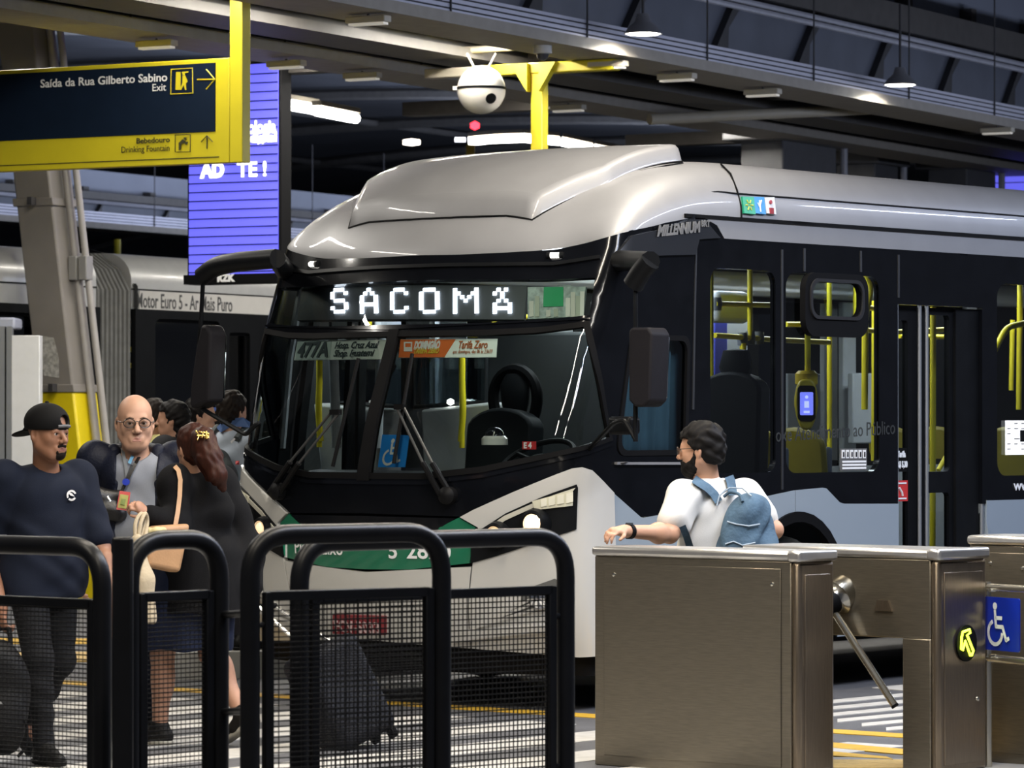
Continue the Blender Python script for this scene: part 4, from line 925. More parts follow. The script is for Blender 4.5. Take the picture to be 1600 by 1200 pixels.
# strip lamps on the vault
lampm = mat('tube_lit', (1, .98, .95), .5, emit=16, ecol=(1, .97, .93)); lampd = mat('lamp_dim', (.75, .70, .6), .5, emit=.25, ecol=(1, .95, .85))
def strip(p0, p1, nm, r=.05):
    t = thing('strip_lamp', nm, 'lamp', p0, group=None); q = p1 - p0
    MB().tube([(0, 0, 0), q], r, 10).build('tube', lampm, t)
    x = q.normalized(); y = Vector((0, 0, 1)).cross(x).normalized(); z = x.cross(y)
    MB().box(q / 2 + z * r * 1.6, (q.length, r * 2.2, r), frame(x, y, z)).build('housing', beige, t)
    return t
for k, (a, b) in enumerate((((445, 163), (491, 171)), ((494, 173), (556, 185)))):
    strip(P(*a, 42), P(*b, 43), ('first' if k == 0 else 'second') + ' glowing tube lamp beside the blue screen, counted from the screen', .055)
arc = [(732, 221), (767, 217.5), (818, 215.5), (834, 217), (852, 218.5), (874, 220.5), (877, 221), (925, 231), (928, 232), (981, 243)]
for k, (i, j) in enumerate(((0, 1), (1, 2), (2, 3), (4, 5), (6, 7), (8, 9))):
    strip(P(*arc[i], 55), P(*arc[j], 55), ['first', 'second', 'third', 'fourth', 'fifth', 'sixth'][k] + ' tube lamp of the glowing arc above the bus roof', .06)
tag(MB().lathe([(.002, -.06), (.06, -.03), (.06, .03), (.002, .06)], P(742, 196, 50), 12).build('signal_lamp', mat('red_lamp', (1, .02, .03), .4, emit=6, ecol=(1, .03, .05))), 'small red signal light below the white globe camera', 'lamp')
tag(MB().lathe([(.002, -.05), (.12, -.03), (.12, .03), (.002, .05)], P(643, 222, 52), 12).build('spot_lamp', mat('spot_white', (1, .9, .75), .4, emit=6, ecol=(1, .9, .75))), 'small warm white spot light on the vault rib behind the bus', 'lamp')
tag(MB().box(P(719, 218, 50), (.14, .1, .05)).build('platform_display', mat('display_white', (.9, .9, 1), .4, emit=5, ecol=(.9, .92, 1))), 'tiny white lit display beside the arc of lamps', 'display')
# round high-bay lamps by the long tray
def highbay(px, py, nm):
    c = Q(px, py, -.52); t = thing('high_bay_lamp', nm, 'lamp', c)
    MB().lathe([(.05, .16), (.065, .10), (.12, .05), (.155, .0), (.15, -.005), (.11, .04)], n=28).build('shade', mat('lamp_shade_grey', (.25, .25, .27), .4, metal=.5), t)
    MB().lathe([(.002, -.012), (.12, -.008), (.145, .004), (.002, .02)], n=28).build('diffuser', mat('highbay_lit', (1, .97, .9), .5, emit=30, ecol=(1, .96, .88)), t)
    MB().cyl((0, 0, .15), (0, 0, .75), .012, 8).build('stem', steel, t)
    l = bpy.data.lights.new('lamp_light', 'SPOT'); l.energy = 260; l.color = (1, .95, .86); l.spot_size = math.radians(160); l.shadow_soft_size = .14
    lo = bpy.data.objects.new('lamp_light', l); COL.objects.link(lo); lo.location = c + Vector((0, 0, -.03)); return t
highbay(1005, 52, 'round hanging lamp at the tray end above the yellow crossbar'); highbay(1407, 132, 'round hanging lamp above the rear of the bus roof')
# short batten lamps under the trays
for px, py, b, nm in ((575, 6, -.05, 'topmost batten lamp under the long tray, above the silver dome'), (950, 74, .0, 'batten lamp under the long tray beside the first round lamp'), (1058, 94, .0, 'batten lamp under the long tray past the first round lamp'), (1192, 125, .0, 'batten lamp under the long tray midway between the round lamps'),
                  (244, 62, 2.3, 'batten lamp above the words on the yellow direction sign'), (447, 96, 2.3, 'batten lamp above the tall blue screen'), (566, 114, 2.3, 'batten lamp under the second tray over the bus dome'), (1559, 191, -.2, 'white batten lamp at the tray end over the last blue screen'), (888, 163, 2.3, 'batten lamp under the second tray beside the yellow post')):
    c = Q(px, py, b); c.z = 4.53; t = thing('batten_lamp', nm, 'lamp', c); t.rotation_euler = (0, 0, math.atan2(AX.y, AX.x))
    MB().box((0, 0, .02), (.10, .34, .05)).build('housing', beige, t, bevel=.008); MB().box((0, 0, -.012), (.07, .30, .02)).build('diffuser', lampd, t)
    MB().cyl((0, 0, .03), (0, 0, .062), .01, 6).build('bracket', steel, t)
# globe camera and dome camera
gc = P(752, 140, 31); t = thing('globe_camera', 'large white globe camera housing with dark band hanging from the yellow crossbar', 'camera', gc)
gw = mat('globe_white', (.58, .55, .48), .45, var=.06)
MB().lathe([(.002, -.2)] + [(.2 * math.sin(a), -.2 * math.cos(a)) for a in np.linspace(.1, math.pi - .1, 24)] + [(.002, .2)], n=36).build('globe', gw, t, angle=80)
MB().lathe([(.197, .0), (.204, .0), (.204, .022), (.197, .022)], n=36).build('band', rub, t)
v = Vector((.085, -.17, -.09)).normalized(); MB().lathe([(.046, .185), (.046, .203), (.030, .207), (.002, .207)], (0, 0, 0), 20, frame(v.orthogonal().normalized(), v.cross(v.orthogonal().normalized()), v)).build('lens_port', rub, t)
for sx in (-.08, .08): MB().tube([(sx * .7, 0, .18), (sx * 1.5, 0, .30)], .01, 6).build('hanger', beige, t)
MB().box((-.21, 0, .012), (.05, .05, .03)).build('latch', wht, t)
dcam = Q(848, 61, -.05); dcam.z = 4.533; t = thing('dome_camera', 'small white dome camera fixed under the long cable tray', 'camera', dcam)
MB().lathe([(.072, .06), (.075, .0), (.065, -.005)], n=24).build('base', wht, t); MB().lathe([(.05, -.003), (.045, -.035), (.025, -.055), (.002, -.06)], n=24).build('dome', mat('smoked_dome', (.05, .05, .055), .1, coat=.5), t)
# yellow T shaped gantry
ygan = mat('gantry_yellow', (.58, .48, .02), .45, var=.08)
to = P(843, 300, 31.3); to.z = 0; t = thing('yellow_gantry', 'yellow steel post with a long crossbar rising behind the bus', 'post', to); t.rotation_euler = (0, 0, math.atan2(AX.y, AX.x))
zt2 = 4.585
MB().box((0, 0, zt2 / 2), (.11, .11, zt2)).build('post', ygan, t, bevel=.01)
MB().box((0, -.05, zt2 - .04), (.14, 1.35, .09)).build('crossbar', ygan, t, bevel=.01); MB().box((0, .85, zt2 - .04), (.13, .45, .08)).build('crossbar_lit_end', beige, t, bevel=.01)  # beige end piece: the light on the yellow bar put into its colour
for s_ in (1, -1): MB().prism([(0, 0), (.16, 0), (0, -.24)], (-.04, s_ * .055, zt2), (0, s_, 0), (0, 0, 1), -.08 if s_ > 0 else .08).build('gusset', ygan, t)
tag(MB().box(P(735, 243, 52) - Vector((0, 0, 2.6)), (.12, .12, 5.5)).build('far_yellow_post', ygan), 'short yellow post end seen just over the silver dome', 'post')
tag(MB().tube([P(183, 374, 55), Vector((P(183, 374, 55).x, 55, 0))], .05, 8).build('far_yellow_pole', ygan), 'yellow pole above the grey bellows of the articulated bus', 'post')
# ------------------------------------------------------------------ yellow direction sign
so = P(373, 250, 27.5); so.z = 0; sgn = thing('direction_sign', 'hanging yellow and dark blue direction sign reading Rua Gilberto Sabino', 'sign', so)
sgn.rotation_euler = (0, 0, math.atan2(-AXN.y, -AXN.x))          # local x: to the picture's right along the sign
def SL(px, py): p = QN(px, py, so) - so; return (p.dot(-AXN), p.z)
sy = mat('sign_yellow', (.50, .42, .012), .4, var=.04); sb = mat('sign_navy', (.0045, .010, .022), .6, var=.1, spec=.08); sk = mat('sign_ink', (.03, .03, .01), .5); sw_ = mat('sign_white', (.62, .62, .60), .5)
zl, zh = SL(373, 254)[1], SL(373, 90)[1]
MB().box((0.01, 0, (zl + 5.45) / 2), (.11, .11, 5.45 - zl)).build('post', sy, sgn, bevel=.004)
MB().box((-1.75, 0, (zl + zh) / 2), (3.4, .10, zh - zl)).build('cabinet', sy, sgn, bevel=.006)
ztop_, zbot_ = SL(340, 98.5)[1], SL(340, 206)[1]
MB().box((-1.78, -.052, (ztop_ + zbot_) / 2), (3.22, .01, ztop_ - zbot_)).build('navy_panel', sb, sgn)
fr = MB(); x_in = -.15
for (a, b) in (((-3.4, zl + .045), (x_in + .01, zl + .045)), ((x_in, zl + .04), (x_in, ztop_ + .02))): fr.beam((a[0], -.052, a[1]), (b[0], -.052, b[1]), .006, .006)
fr.build('frame_joint', sk, sgn)
def stext(tx_, xr, yb, h, m, bold, wd=None, nm='lettering'):
    bold *= .5
    r, z = SL(xr, yb); w_ = None
    if wd: w_ = SL(xr, yb)[0] - SL(xr - wd, yb)[0]
    text(nm, tx_, h / 214 * 1.38, m, sgn, (r - (w_ or 0), -.060, z), (1, 0, 0), (0, 0, 1), bold=bold, width=w_, align='LEFT' if w_ else 'RIGHT')
stext('Saída da Rua Gilberto Sabino', 268, 127, 13.5, sw_, .0025, 198); stext('Exit', 266, 142, 12, sw_, 0, 21)
stext('Bebedouro', 272, 222.5, 9, sk, .002, 52); stext('Drinking Fountain', 271.5, 236, 10, sk, 0, 75); stext('Plataforma 1', 5, 133, 13, sw_, .002, 90)
def sfig(polys, m, nm, y=-.060, par=None):
    mb = MB()
    for p in polys: mb.prism([SL(*q) for q in p], (0, y, 0), (1, 0, 0), (0, 0, 1), .002)
    return mb.build(nm, m, par or sgn, smooth=False)
def sline(pts, m, nm, r=.006, closed=False): return MB().tube([(SL(*q)[0], -.060, SL(*q)[1]) for q in pts], r, 6, closed=closed).build(nm, m, sgn)
sline([(274, 109), (307.5, 107), (308, 146), (273.5, 147.5)], sy, 'exit_pictogram_frame', .005, True)
sfig([[(282, 113), (289, 113), (289, 141), (281, 141)], [(291, 113), (301, 112), (301, 114), (291, 115)]], sy, 'exit_pictogram_door')
sfig([[(292, 119), (296, 118), (300, 128), (297, 131), (298, 141), (296, 141), (294, 133), (290, 141), (288, 140), (292, 130)], [(292, 115), (295.5, 115), (295.5, 118), (292, 118)]], sy, 'exit_pictogram_figure')
sline([(315, 125), (342, 124.5)], sy, 'arrow_shaft', .005); sline([(329, 109), (342.5, 124.5), (329, 140)], sy, 'arrow_head', .005)
sline([(280.5, 211), (304, 210.5), (304, 237.5), (280.5, 238)], sk, 'fountain_pictogram_frame', .0035, True)
sfig([[(286, 235), (286, 224), (292, 218), (297, 221), (294, 224), (290, 226), (289, 235)], [(294, 215), (298, 215), (298, 219), (294, 219)], [(295, 222), (301, 222), (299, 227), (296, 226)]], sk, 'fountain_pictogram_figure')
sline([(330, 233), (330, 213)], sk, 'up_arrow_shaft', .004); sline([(321, 222), (330, 212.5), (339, 222)], sk, 'up_arrow_head', .004)
# ------------------------------------------------------------------ LED screens
def screen(px0, px1, py0, py1, d, label, lines, lettering):
    o = P((px0 + px1) / 2, py1, d); zb = o.z; o.z = 0
    t = thing('led_screen', label, 'screen', o); t.rotation_euler = (0, 0, math.atan2(-AXN.y, -AXN.x))
    def L(px, py): p = QN(px, py, o) - o; return (p.dot(-AXN), p.z)
    x0, x1 = L(px0, py1)[0], L(px1, py1)[0]; zt_ = L(px0, py0)[1]; zb = L(px0, py1)[1]
    MB().box(((x0 + x1) / 2 , .10, (zt_ + zb) / 2), (x1 - x0 + .05, .18, zt_ - zb + .06)).build('casing', rub, t, bevel=.01)
    pm = mat('led_violet', (.08, .08, .6), .5, var=.03, emit=1.15, ecol=(.115, .115, .74))
    MB().box(((x0 + x1) / 2, .005, (zt_ + zb) / 2 + .02), (x1 - x0, .012, zt_ - zb - .02)).build('display_panel', pm, t)
    for k in range(1, lines):
        z = zb + (zt_ - zb) * k / lines; MB().box(((x0 + x1) / 2, -.004, z), (x1 - x0, .008, .010)).build('module_joint', rub, t)
    MB().cyl(((x0 + x1) / 2, .1, zt_), ((x0 + x1) / 2, .1, 6.2), .04, 8).build('hanger', steel, t)
    lm_ = mat('led_text_white', (1, 1, 1), .5, emit=2.2, ecol=(1, 1, 1))
    for tx_, px, py, wd, h, bold in lettering:
        a = L(px, py); b = L(px + wd, py); text('screen_lettering', tx_, h / 173 * 1.38, lm_, t, (a[0], -.012, a[1]), (1, 0, 0), (0, 0, 1), bold=bold, width=b[0] - a[0])
    return t, L
ls, LL = screen(295, 434, 107, 440, 34, 'tall violet blue screen with white words, hanging behind the direction sign', 24, [('AD', 313, 277, 38, 23, .011), ('TE !', 371, 276, 46, 23, .005), ('Tecnologia', 352, 210, 80, 20, .006), ('digital', 391, 222, 42, 14, .006)])
MB().box((0, -.03, LL(360, 436)[1]), (LL(434, 436)[0] - LL(295, 436)[0] + .05, .05, LL(360, 428)[1] - LL(360, 443)[1])).build('lower_frame', rub, ls)
a = LL(345, 440); b = LL(373, 440); text('maker_lettering', 'RZK', 11 / 173 * 1.38, txw, ls, (a[0], -.06, a[1]), (1, 0, 0), (0, 0, 1), bold=.006, width=b[0] - a[0])
screen(1536, 1610, 272, 360, 46, 'violet blue screen peeking over the rear of the bus roof', 6, [])
# ------------------------------------------------------------------ steel pillars
pgr = mat('pillar_grey', (.21, .192, .172), .5, var=.08, scale=3, bump=.05); pdk = mat('pillar_dark_paint', (.10, .10, .105), .5, var=.1); pyl = mat('pillar_yellow', (.72, .56, .008), .4, var=.05)
pm0 = P(141, 932, 34); pm0.z = 0; pt = thing('steel_pillar', 'leaning grey steel pillar with yellow base and two conduits, behind the cap wearer', 'pillar', pm0)
def pc(py): 
    px = 141 - (932 - py) * .114; p = P(px, py, 34); return p - pm0
def pbox(y0, y1, wd, m, nm, bev=.02):
    a, b = pc(y0), pc(y1); vs = []
    for c in (a, b):
        for u_, v_ in ((-1, -1), (1, -1), (1, 1), (-1, 1)): vs.append(c + AX * u_ * wd / 2 + AXN * v_ * wd / 2 * 1.1)
    return MB().add(vs, [(0, 1, 2, 3), (7, 6, 5, 4), (0, 4, 5, 1), (1, 5, 6, 2), (2, 6, 7, 3), (3, 7, 4, 0)]).build(nm, m, pt, bevel=bev)
pbox(934, -60, .36, pgr, 'shaft'); pbox(936, 612, .372, pyl, 'yellow_base')
for y in (606, 316, 30): 
    pbox(y + 7, y - 5, .40, pgr, 'clamp_band', .005)
    c = pc(y) - AX * .2 - AXN * .02; MB().box(c + Vector((-.02, -.03, 0)), (.07, .05, .07), RAX).build('clamp_bolt', steel, pt)
for off, r in ((.25, .038), (.36, .032)):
    pa2 = [pc(y) - AXN * off + AX * .02 for y in (934, -60)]; MB().tube(pa2, r, 12).build('conduit', mat('conduit_grey', (.34, .32, .30), .4, var=.08), pt)
    c = pc(420) - AXN * (off + .0); MB().box(c, (.11, .09, .22), RAX).build('junction_box', mat('junction_grey', (.25, .245, .235), .5), pt, bevel=.01)
patch('paint_scrape', mat('scrape_pale', (.40, .39, .36), .7, var=.5, scale=30), pt, [(-.10, 2.02), (.06, 2.0), (.08, 2.18), (.05, 2.36), (-.08, 2.38), (-.12, 2.2)], lambda u, v, o: pc(HZ - (v - 1.6) / 34 * FOC) - AX * .183 - AXN * u, step=.05, thick=.002)
for px0, px1, b, d_, nm in ((1180, 1285, 2.8, 0, 'dark steel pillar over the bus roof, first one past the yellow gantry'), (1332, 1378, 3.4, 0, 'slim dark pillar over the bus roof between the two wide ones'), (1475, 1532, 2.8, 0, 'dark steel pillar beside the last blue screen')):
    a, c = Q(px0, 250, b), Q(px1, 250, b); m = (a + c) / 2; wd = (c - a).length
    t = thing('steel_pillar', nm, 'pillar', (m.x, m.y, 0)); MB().box((0, 0, 2.45), (wd * .8, .5, 4.9), RAX).build('shaft', pdk, t, bevel=.02)
    MB().box((0, 0, 4.75), (wd * 1.1, .7, .3), RAX).build('capital', pdk, t, bevel=.02); MB().box((0, 0, .4), (wd * .86, .55, .8), RAX).build('yellow_base', pyl, t, bevel=.02)
    MB().tube([AX * (wd * .45) - AXN * .3, AX * (wd * .45) - AXN * .3 + Vector((0, 0, 4.9))], .04, 8).build('conduit', pipe, t)
# white booth at the picture's edge
bo = P(63, 660, 33.0); bo.z = 0; bt = thing('ticket_booth', 'white booth with grey metal frame beside the leaning pillar', 'booth', bo)
zc = 1.6 + (660 - 524) / FOC * 33
MB().box((-.13, .1, zc / 2), (.25, .2, zc)).build('panel', mat('booth_white', (.62, .62, .61), .5, var=.05), bt, bevel=.008)
for x_ in (-.275, -.335): MB().box((x_, .06, zc / 2 + .04), (.045, .14, zc + .08)).build('frame_post', mat('frame_alu', (.22, .23, .24), .4, metal=.5), bt)
MB().box((-.36, .3, zc + .11), (.26, .5, .10)).build('roof_cap', mat('booth_cap', (.33, .35, .42), .5), bt, bevel=.02)
# ------------------------------------------------------------------ articulated bus behind
o2 = Vector((-3.65, 35.8, 0)); art = thing('articulated_bus', 'silver articulated bus with grey bellows standing behind the leaning pillar', 'bus', o2); art.rotation_euler = (0, 0, math.atan2(AX.y, AX.x))
def A2(px, py):
    q = (px - 800) / FOC; a = (q * o2.y - o2.x) / (AX.x - q * AX.y); p = o2 + AX * a; return (a, CAM_H + (HZ - py) / FOC * p.y)
def sidef(u, v, o): return Vector((u, -o, v))
a_l, a_b0, a_b1, a_r = -9.0, A2(150, 500)[0], A2(205, 500)[0], 9.0
zr, zw = 3.22, A2(300, 487)[1]
slv2 = mat('bus_silver_far', (.50, .50, .49), .35, metal=.2, var=.05, coat=.2); cream = mat('bus_cream_far', (.50, .48, .44), .4, var=.05)
def sect(a0, a1, nm):
    prof = [(0, zw), (0, 2.95)] + [(.30 - .30 * math.cos(t), 2.95 + .27 * math.sin(t)) for t in np.linspace(.2, math.pi / 2, 6)] + [(2.2, zr), (2.5, 2.95), (2.5, zw)]
    r = MB().prism(prof, (a0, 0, 0), (0, 1, 0), (0, 0, 1), a1 - a0).build(nm, slv2, art, angle=30)
    MB().box(((a0 + a1) / 2, 1.25, .9), (a1 - a0, 2.3, .9)).build('chassis', rub, art)
    MB().box(((a0 + a1) / 2, 2.46, 1.6), (a1 - a0, .06, 2.2)).build('far_wall', blk2, art)
    for z in (2.87, 2.66): MB().box(((a0 + a1) / 2, -.004, z), (a1 - a0, .01, .012)).build('body_seam', rub, art)
    return r
sect(a_l, a_b0, 'upper_body'); sect(a_b1, a_r, 'upper_body')
bandm = mat('band_white', (.60, .58, .54), .4, var=.03)
MB().box(((a_b1 + .08 + a_r) / 2, -.006, 2.765), (a_r - a_b1 - .16, .012, .19)).build('name_band', bandm, art)
t0, t1 = A2(212, 443), A2(361, 455); text('band_lettering', 'Motor Euro 5 - Ar Mais Puro', .20, mat('ink_grey', (.06, .06, .06), .5), art, (t0[0], -.014, 2.70), (1, 0, 0), (0, 0, 1), bold=.002, width=t1[0] - t0[0])
def hole(x0, x1, y0, y1, r=.08): a = A2(x0, (y0 + y1) / 2)[0]; b = A2(x1, (y0 + y1) / 2)[0]; xm = (x0 + x1) / 2; return rrect(a, A2(xm, y1)[1], b, A2(xm, y0)[1], r)
hw = hole(236, 338, 500, 660); hl = hole(-120, 50, 486, 640)
hd = hole(352, 384, 520, 760, .03)
patch('lower_body', blk2, art, [(a_b1, .35), (a_r, .35), (a_r, zw), (a_b1, zw)], sidef, [hw, hd], step=.4, thick=.05, flip=True)
patch('lower_body', blk2, art, [(a_l, .35), (a_b0, .35), (a_b0, zw), (a_l, zw)], sidef, [hl], step=.4, thick=.05, flip=True)
for h_ in (hw, hl, hd):
    patch('window_glass', glsd, art, h_, sidef, step=.4, off=-.02); patch('window_seal', rub, art, h_, sidef, [inset(h_, .03)], step=.2, off=.012, thick=.02, grid=False)
patch('cream_panel', cream, art, [(a_l, .45), (a_b0, .45), (a_b0, 1.2), (a_l, 1.2)], sidef, step=1, off=.01, thick=.02)
for x0, y0, x1, y1, yy in ((239, 508, 239, 660, .3), (239, 545, 256, 547, .3), (239, 570, 256, 572, .3), (20, 500, 44, 503, .3)):
    a, b = A2(x0, y0), A2(x1, y1); MB().tube([(a[0], yy, a[1]), (b[0], yy, b[1])], .025, 8).build('handrail', yel, art)
lm2 = mat('far_lamp_warm', (1, .85, .6), .4, emit=9, ecol=(1, .8, .5))
for x_, y_ in ((293, 517), (291, 530)): a = A2(x_, y_); MB().lathe([(.002, -.02), (.02, 0), (.002, .02)], (a[0], .5, a[1]), 10).build('cabin_lamp', lm2, art)
mb = MB(); nf = 8; seq = [(i + t, e) for i in range(nf) for t, e in ((0, .02), (.12, -.01), (.58, -.01), (.70, .02), (.86, .16))] + [(nf, .02)]
for i, e in seq:
    a = a_b0 + (a_b1 - a_b0) * i / nf
    mb.add([(a, e, .5), (a, e, 2.85), (a, .12 + e, 3.05 - e * .5), (a, .35 + e, 3.2 - e), (a, 1.25, 3.22 - e), (a, 2.4 - e, 3.0), (a, 2.5 - e, .5)], [])
mb.f = [(i * 7 + j, i * 7 + j + 1, i * 7 + 8 + j, i * 7 + 7 + j) for i in range(len(seq) - 1) for j in range(6)]
mb.build('bellows', mat('bellows_grey', (.17, .17, .16), .7, var=.2, spec=.1), art, angle=20)
MB().add([(a_b1 + .02, -.02, .4), (a_b1 + .02, -.02, 2.9), (a_b1 + .02, .2, 3.18), (a_b1 + .02, .5, 3.26), (a_b1 + .08, -.02, .4), (a_b1 + .08, -.02, 2.9), (a_b1 + .08, .2, 3.18), (a_b1 + .08, .5, 3.26)], [(0, 1, 5, 4), (1, 2, 6, 5), (2, 3, 7, 6)]).build('bellows_frame', rub, art)
for a in (-4.5, -1.9, 3.4, 6.5): MB().cyl((a, .02, .48), (a, .35, .48), .48, 28).build('wheel', rub, art)
area('cabin_light', o2 + AX * 3 + AXN * 1.2 + Vector((0, 0, 2.4)), (5, .4), 30, (1, .95, .85))
MB().box((0, 1.3, 2.6), (17, 2.2, .04)).build('cabin_ceiling', igr, art)
# ------------------------------------------------------------------ crowd barriers in front
bar = mat('barrier_black', (.0045, .005, .0065), .36, var=.25, spec=.2); wire = mat('wire_black', (.006, .006, .0065), .5, spec=.25)
def barrier(px0, px1, d0, d1, top0, panel, label, tube=.0355, gap=.017, vgap=.021, r=.16, vth=.0018):
    """inverted U of tube between two pixels columns, with a framed wire mesh panel hung inside"""
    a, b = P(px0, 660, d0), P(px1, 660, d1); a.z = b.z = 0; x = (b - a).normalized(); L = (b - a).length; up = Vector((0, 0, 1)); n = up.cross(x)
    H = CAM_H + (HZ - top0) / FOC * d0
    t = thing('crowd_barrier', label, 'barrier', a, 0, 'black tube barriers at the crossing'); 
    f = lambda u, z, o=0: x * u + up * z + n * o
    MB().tube(arc_pts([f(0, 0), f(0, H), f(L, H), f(L, 0)], r, 10), tube, 16).build('tube_frame', bar, t)
    for u in (0, L): MB().lathe([(.08, 0), (.08, .012), (tube, .014)], f(u, 0), 16).build('base_plate', bar, t)
    p0, p1, pt = panel; u0, u1 = p0, L - p1; zb = .16
    fr = MB(); z1 = H - pt
    for q0, q1 in ((f(u0, z1), f(u1, z1)), (f(u0, zb), f(u1, zb)), (f(u0, zb - .015), f(u0, z1 + .015)), (f(u1, zb - .015), f(u1, z1 + .015))):
        fr.beam(q0, q1, .035, .035, up=n if abs((q1 - q0).z) > .1 else up)
    pf = fr.build('panel_frame', bar, t, bevel=.004)
    m = MB()
    for z in np.arange(zb + gap, z1, gap): m.beam(f(u0, z), f(u1, z), .0046, .0046)
    for u in np.arange(u0 + vgap, u1, vgap): m.beam(f(u, zb, .003), f(u, z1, .003), vth, vth, up=n)
    m.build('wire_mesh', wire, pf, smooth=False)
    for u_, w_ in ((0, u0), (L, u1)):
        for z in (z1 - .10, zb + .12): MB().cyl(f(u_, z), f(w_, z), .011, 8).build('panel_bolt', bar, t)
    return t, f, L
barrier(-300, 160, 14.9, 13.9, 842, (.09, .045, .21), 'black tube barrier in front of the man in the backwards cap')
barrier(203, 343, 13.55, 13.85, 845, (.055, .055, .205), 'narrow black tube barrier in front of the woman in black')
b3 = barrier(391, 690, 13.2, 13.6, 836, (.07, .055, .215), 'wide black tube barrier before the bus number panel, overlapping the one behind', gap=.0185, vgap=.045, vth=.003)
barrier(468, 884, 13.7, 14.5, 848, (.065, .075, .205), 'wide black tube barrier beside the steel turnstile cabinet', gap=.0205, vgap=.0205, vth=.0034)
# links between the narrow barrier and the wide one
for py in (960, 1112):
    tag(MB().cyl(P(350, py, 13.84), P(386, py - 2, 13.22), .014, 10).build('barrier_link', bar), ('upper' if py < 1000 else 'lower') + ' short black bar joining the narrow barrier to the wide one', 'bar')
q = P(192, 660, 13.4); q.z = 0; zt3 = CAM_H + (HZ - 839) / FOC * 13.4
pst = thing('flat_post', 'black flat post standing between the first two tube barriers', 'post', q)
MB().box((0, 0, zt3 / 2), (.075, .035, zt3)).build('upright', bar, pst, bevel=.01); MB().box((0, 0, .006), (.14, .10, .012)).build('base_plate', bar, pst)
# ------------------------------------------------------------------ turnstiles
ss = mat('brushed_steel', (.26, .228, .175), .34, metal=.9, var=.12, scale=14, stretch=(1, 1, 14), bump=.04, bscale=120)
ssd = mat('brushed_steel_dark', (.25, .20, .145), .30, metal=.9, var=.12, scale=10, stretch=(14, 14, 1))
sst = mat('steel_lid', (.60, .58, .55), .28, metal=.85, var=.06, scale=10)
screw = mat('screw_steel', (.7, .68, .6), .25, metal=1)
TL = Vector((-math.cos(math.radians(39.7)), math.sin(math.radians(39.7)), 0)); TE_ = Vector((math.sin(math.radians(39.7)), math.cos(math.radians(39.7)), 0))
def turnstile(px, d, L, Wd, H, label, full):
    """px, d: the near vertical corner between long side and end; long side runs to the left and away"""
    c = P(px, 660, d); c.z = 0; t = thing('turnstile', label, 'turnstile', c); R = frame(TL, TE_, TL.cross(TE_)); up = Vector((0, 0, 1))
    f = lambda u, v, z: TL * u + TE_ * v + up * z
    def bx(nm, u0, u1, v0, v1, z0, z1, m, par=t, bev=.006): return MB().box(f((u0 + u1) / 2, (v0 + v1) / 2, (z0 + z1) / 2), (u1 - u0, v1 - v0, z1 - z0), R).build(nm, m, par, bevel=bev)
    lid = H - .045
    if full: bx('cabinet', .045, L, 0, Wd, .0, lid, ss)
    else:
        bx('housing', .045, L, 0, Wd, .615, lid, ss); bx('pedestal', .045, .20, 0, Wd, 0, .615, ss); bx('pedestal', L - .2, L, 0, Wd, 0, .615, ss)
    ep = bx('end_panel', -.004, .045, -.006, Wd + .006, 0, lid, ssd, bev=.02)
    bx('end_inset', -.008, .0, .035, Wd - .035, .04, lid - .06, ssd, ep, .003)
    ld = bx('lid', -.012, L + .012, -.014, Wd + .014, lid, H, sst, bev=.016)
    bx('lid_cap', -.016, .06, -.018, Wd + .018, lid - .004, H + .003, sst, ld, .014)
    if full:
        bx('side_panel', .10, L - .06, -.006, .0, .05, lid - .035, ss, bev=.002)
        for u, z in ((.145, lid - .105), (L - .12, lid - .085)): MB().lathe([(.011, 0), (.009, .006), (.002, .008)], f(u, -.006, z), 12, frame(TL, up, -TE_)).build('panel_screw', screw, t)
    return t, f, R, bx
turnstile(1249, 16.85, 1.17, .265, 1.022, 'steel turnstile cabinet with a plain closed side, beside the wide barrier', True)
t2, f2, R2, bx2 = turnstile(1467, 17.08, 1.09, .39, 1.022, 'steel turnstile with a tripod arm and a lit green arrow', False)
t3, f3, R3, bx3 = turnstile(1640, 17.5, .44, .3, 1.068, 'steel cabinet at the edge beyond the blue wheelchair sign', True)
# tripod head on the long side
hub = f2(.545, -.0, .80); hx = (-TE_ * .8 + Vector((0, 0, -.38)) + TL * .12).normalized()
xx = hx.orthogonal().normalized(); RH = frame(xx, hx.cross(xx), hx)
hb_ = MB().lathe([(.085, -.04), (.085, .03), (.065, .045), (.06, .06)], hub, 28, RH).build('tripod_hub', mat('hub_chrome', (.5, .48, .42), .2, metal=1), t2)
MB().lathe([(.058, .05), (.062, .08), (.05, .115), (.002, .12)], hub, 24, RH).build('hub_cap', rub, hb_)
ds_ = []
for k, (ex, ey) in enumerate(((1400, 1106), (1262, 985))):
    s_ = hub + hx * .085; e = QN(0, 0, Vector((0, 1, 0))) if False else None
    q = P(ex, ey, (t2.location + s_).y - (.12 if k == 0 else .0)) - t2.location; dv = (q - s_).normalized()
    MB().cyl(s_ + dv * .03, s_ + dv * .56, .0175, 16).build('tripod_arm', mat('arm_steel', (.62, .58, .48), .25, metal=.95), t2); ds_.append((s_, dv))
    MB().cyl(s_ + dv * .555, s_ + dv * .566, .0182, 16).build('arm_cap', rub, t2)
dv3 = -(ds_[0][1] + ds_[1][1]).normalized(); dv3 = (dv3 - hx * .2).normalized(); MB().cyl(hub + hx * .05, hub + hx * .05 + TL * .12 + Vector((0, 0, .0)), .0175, 14).build('arm_socket', rub, t2)
MB().prism([(-.05, 0), (.05, 0), (.03, .05), (-.03, .05)], f2(.30, -.012, .735), TL, Vector((0, 0, 1)), .012).build('lock_plate', ssd, t2)
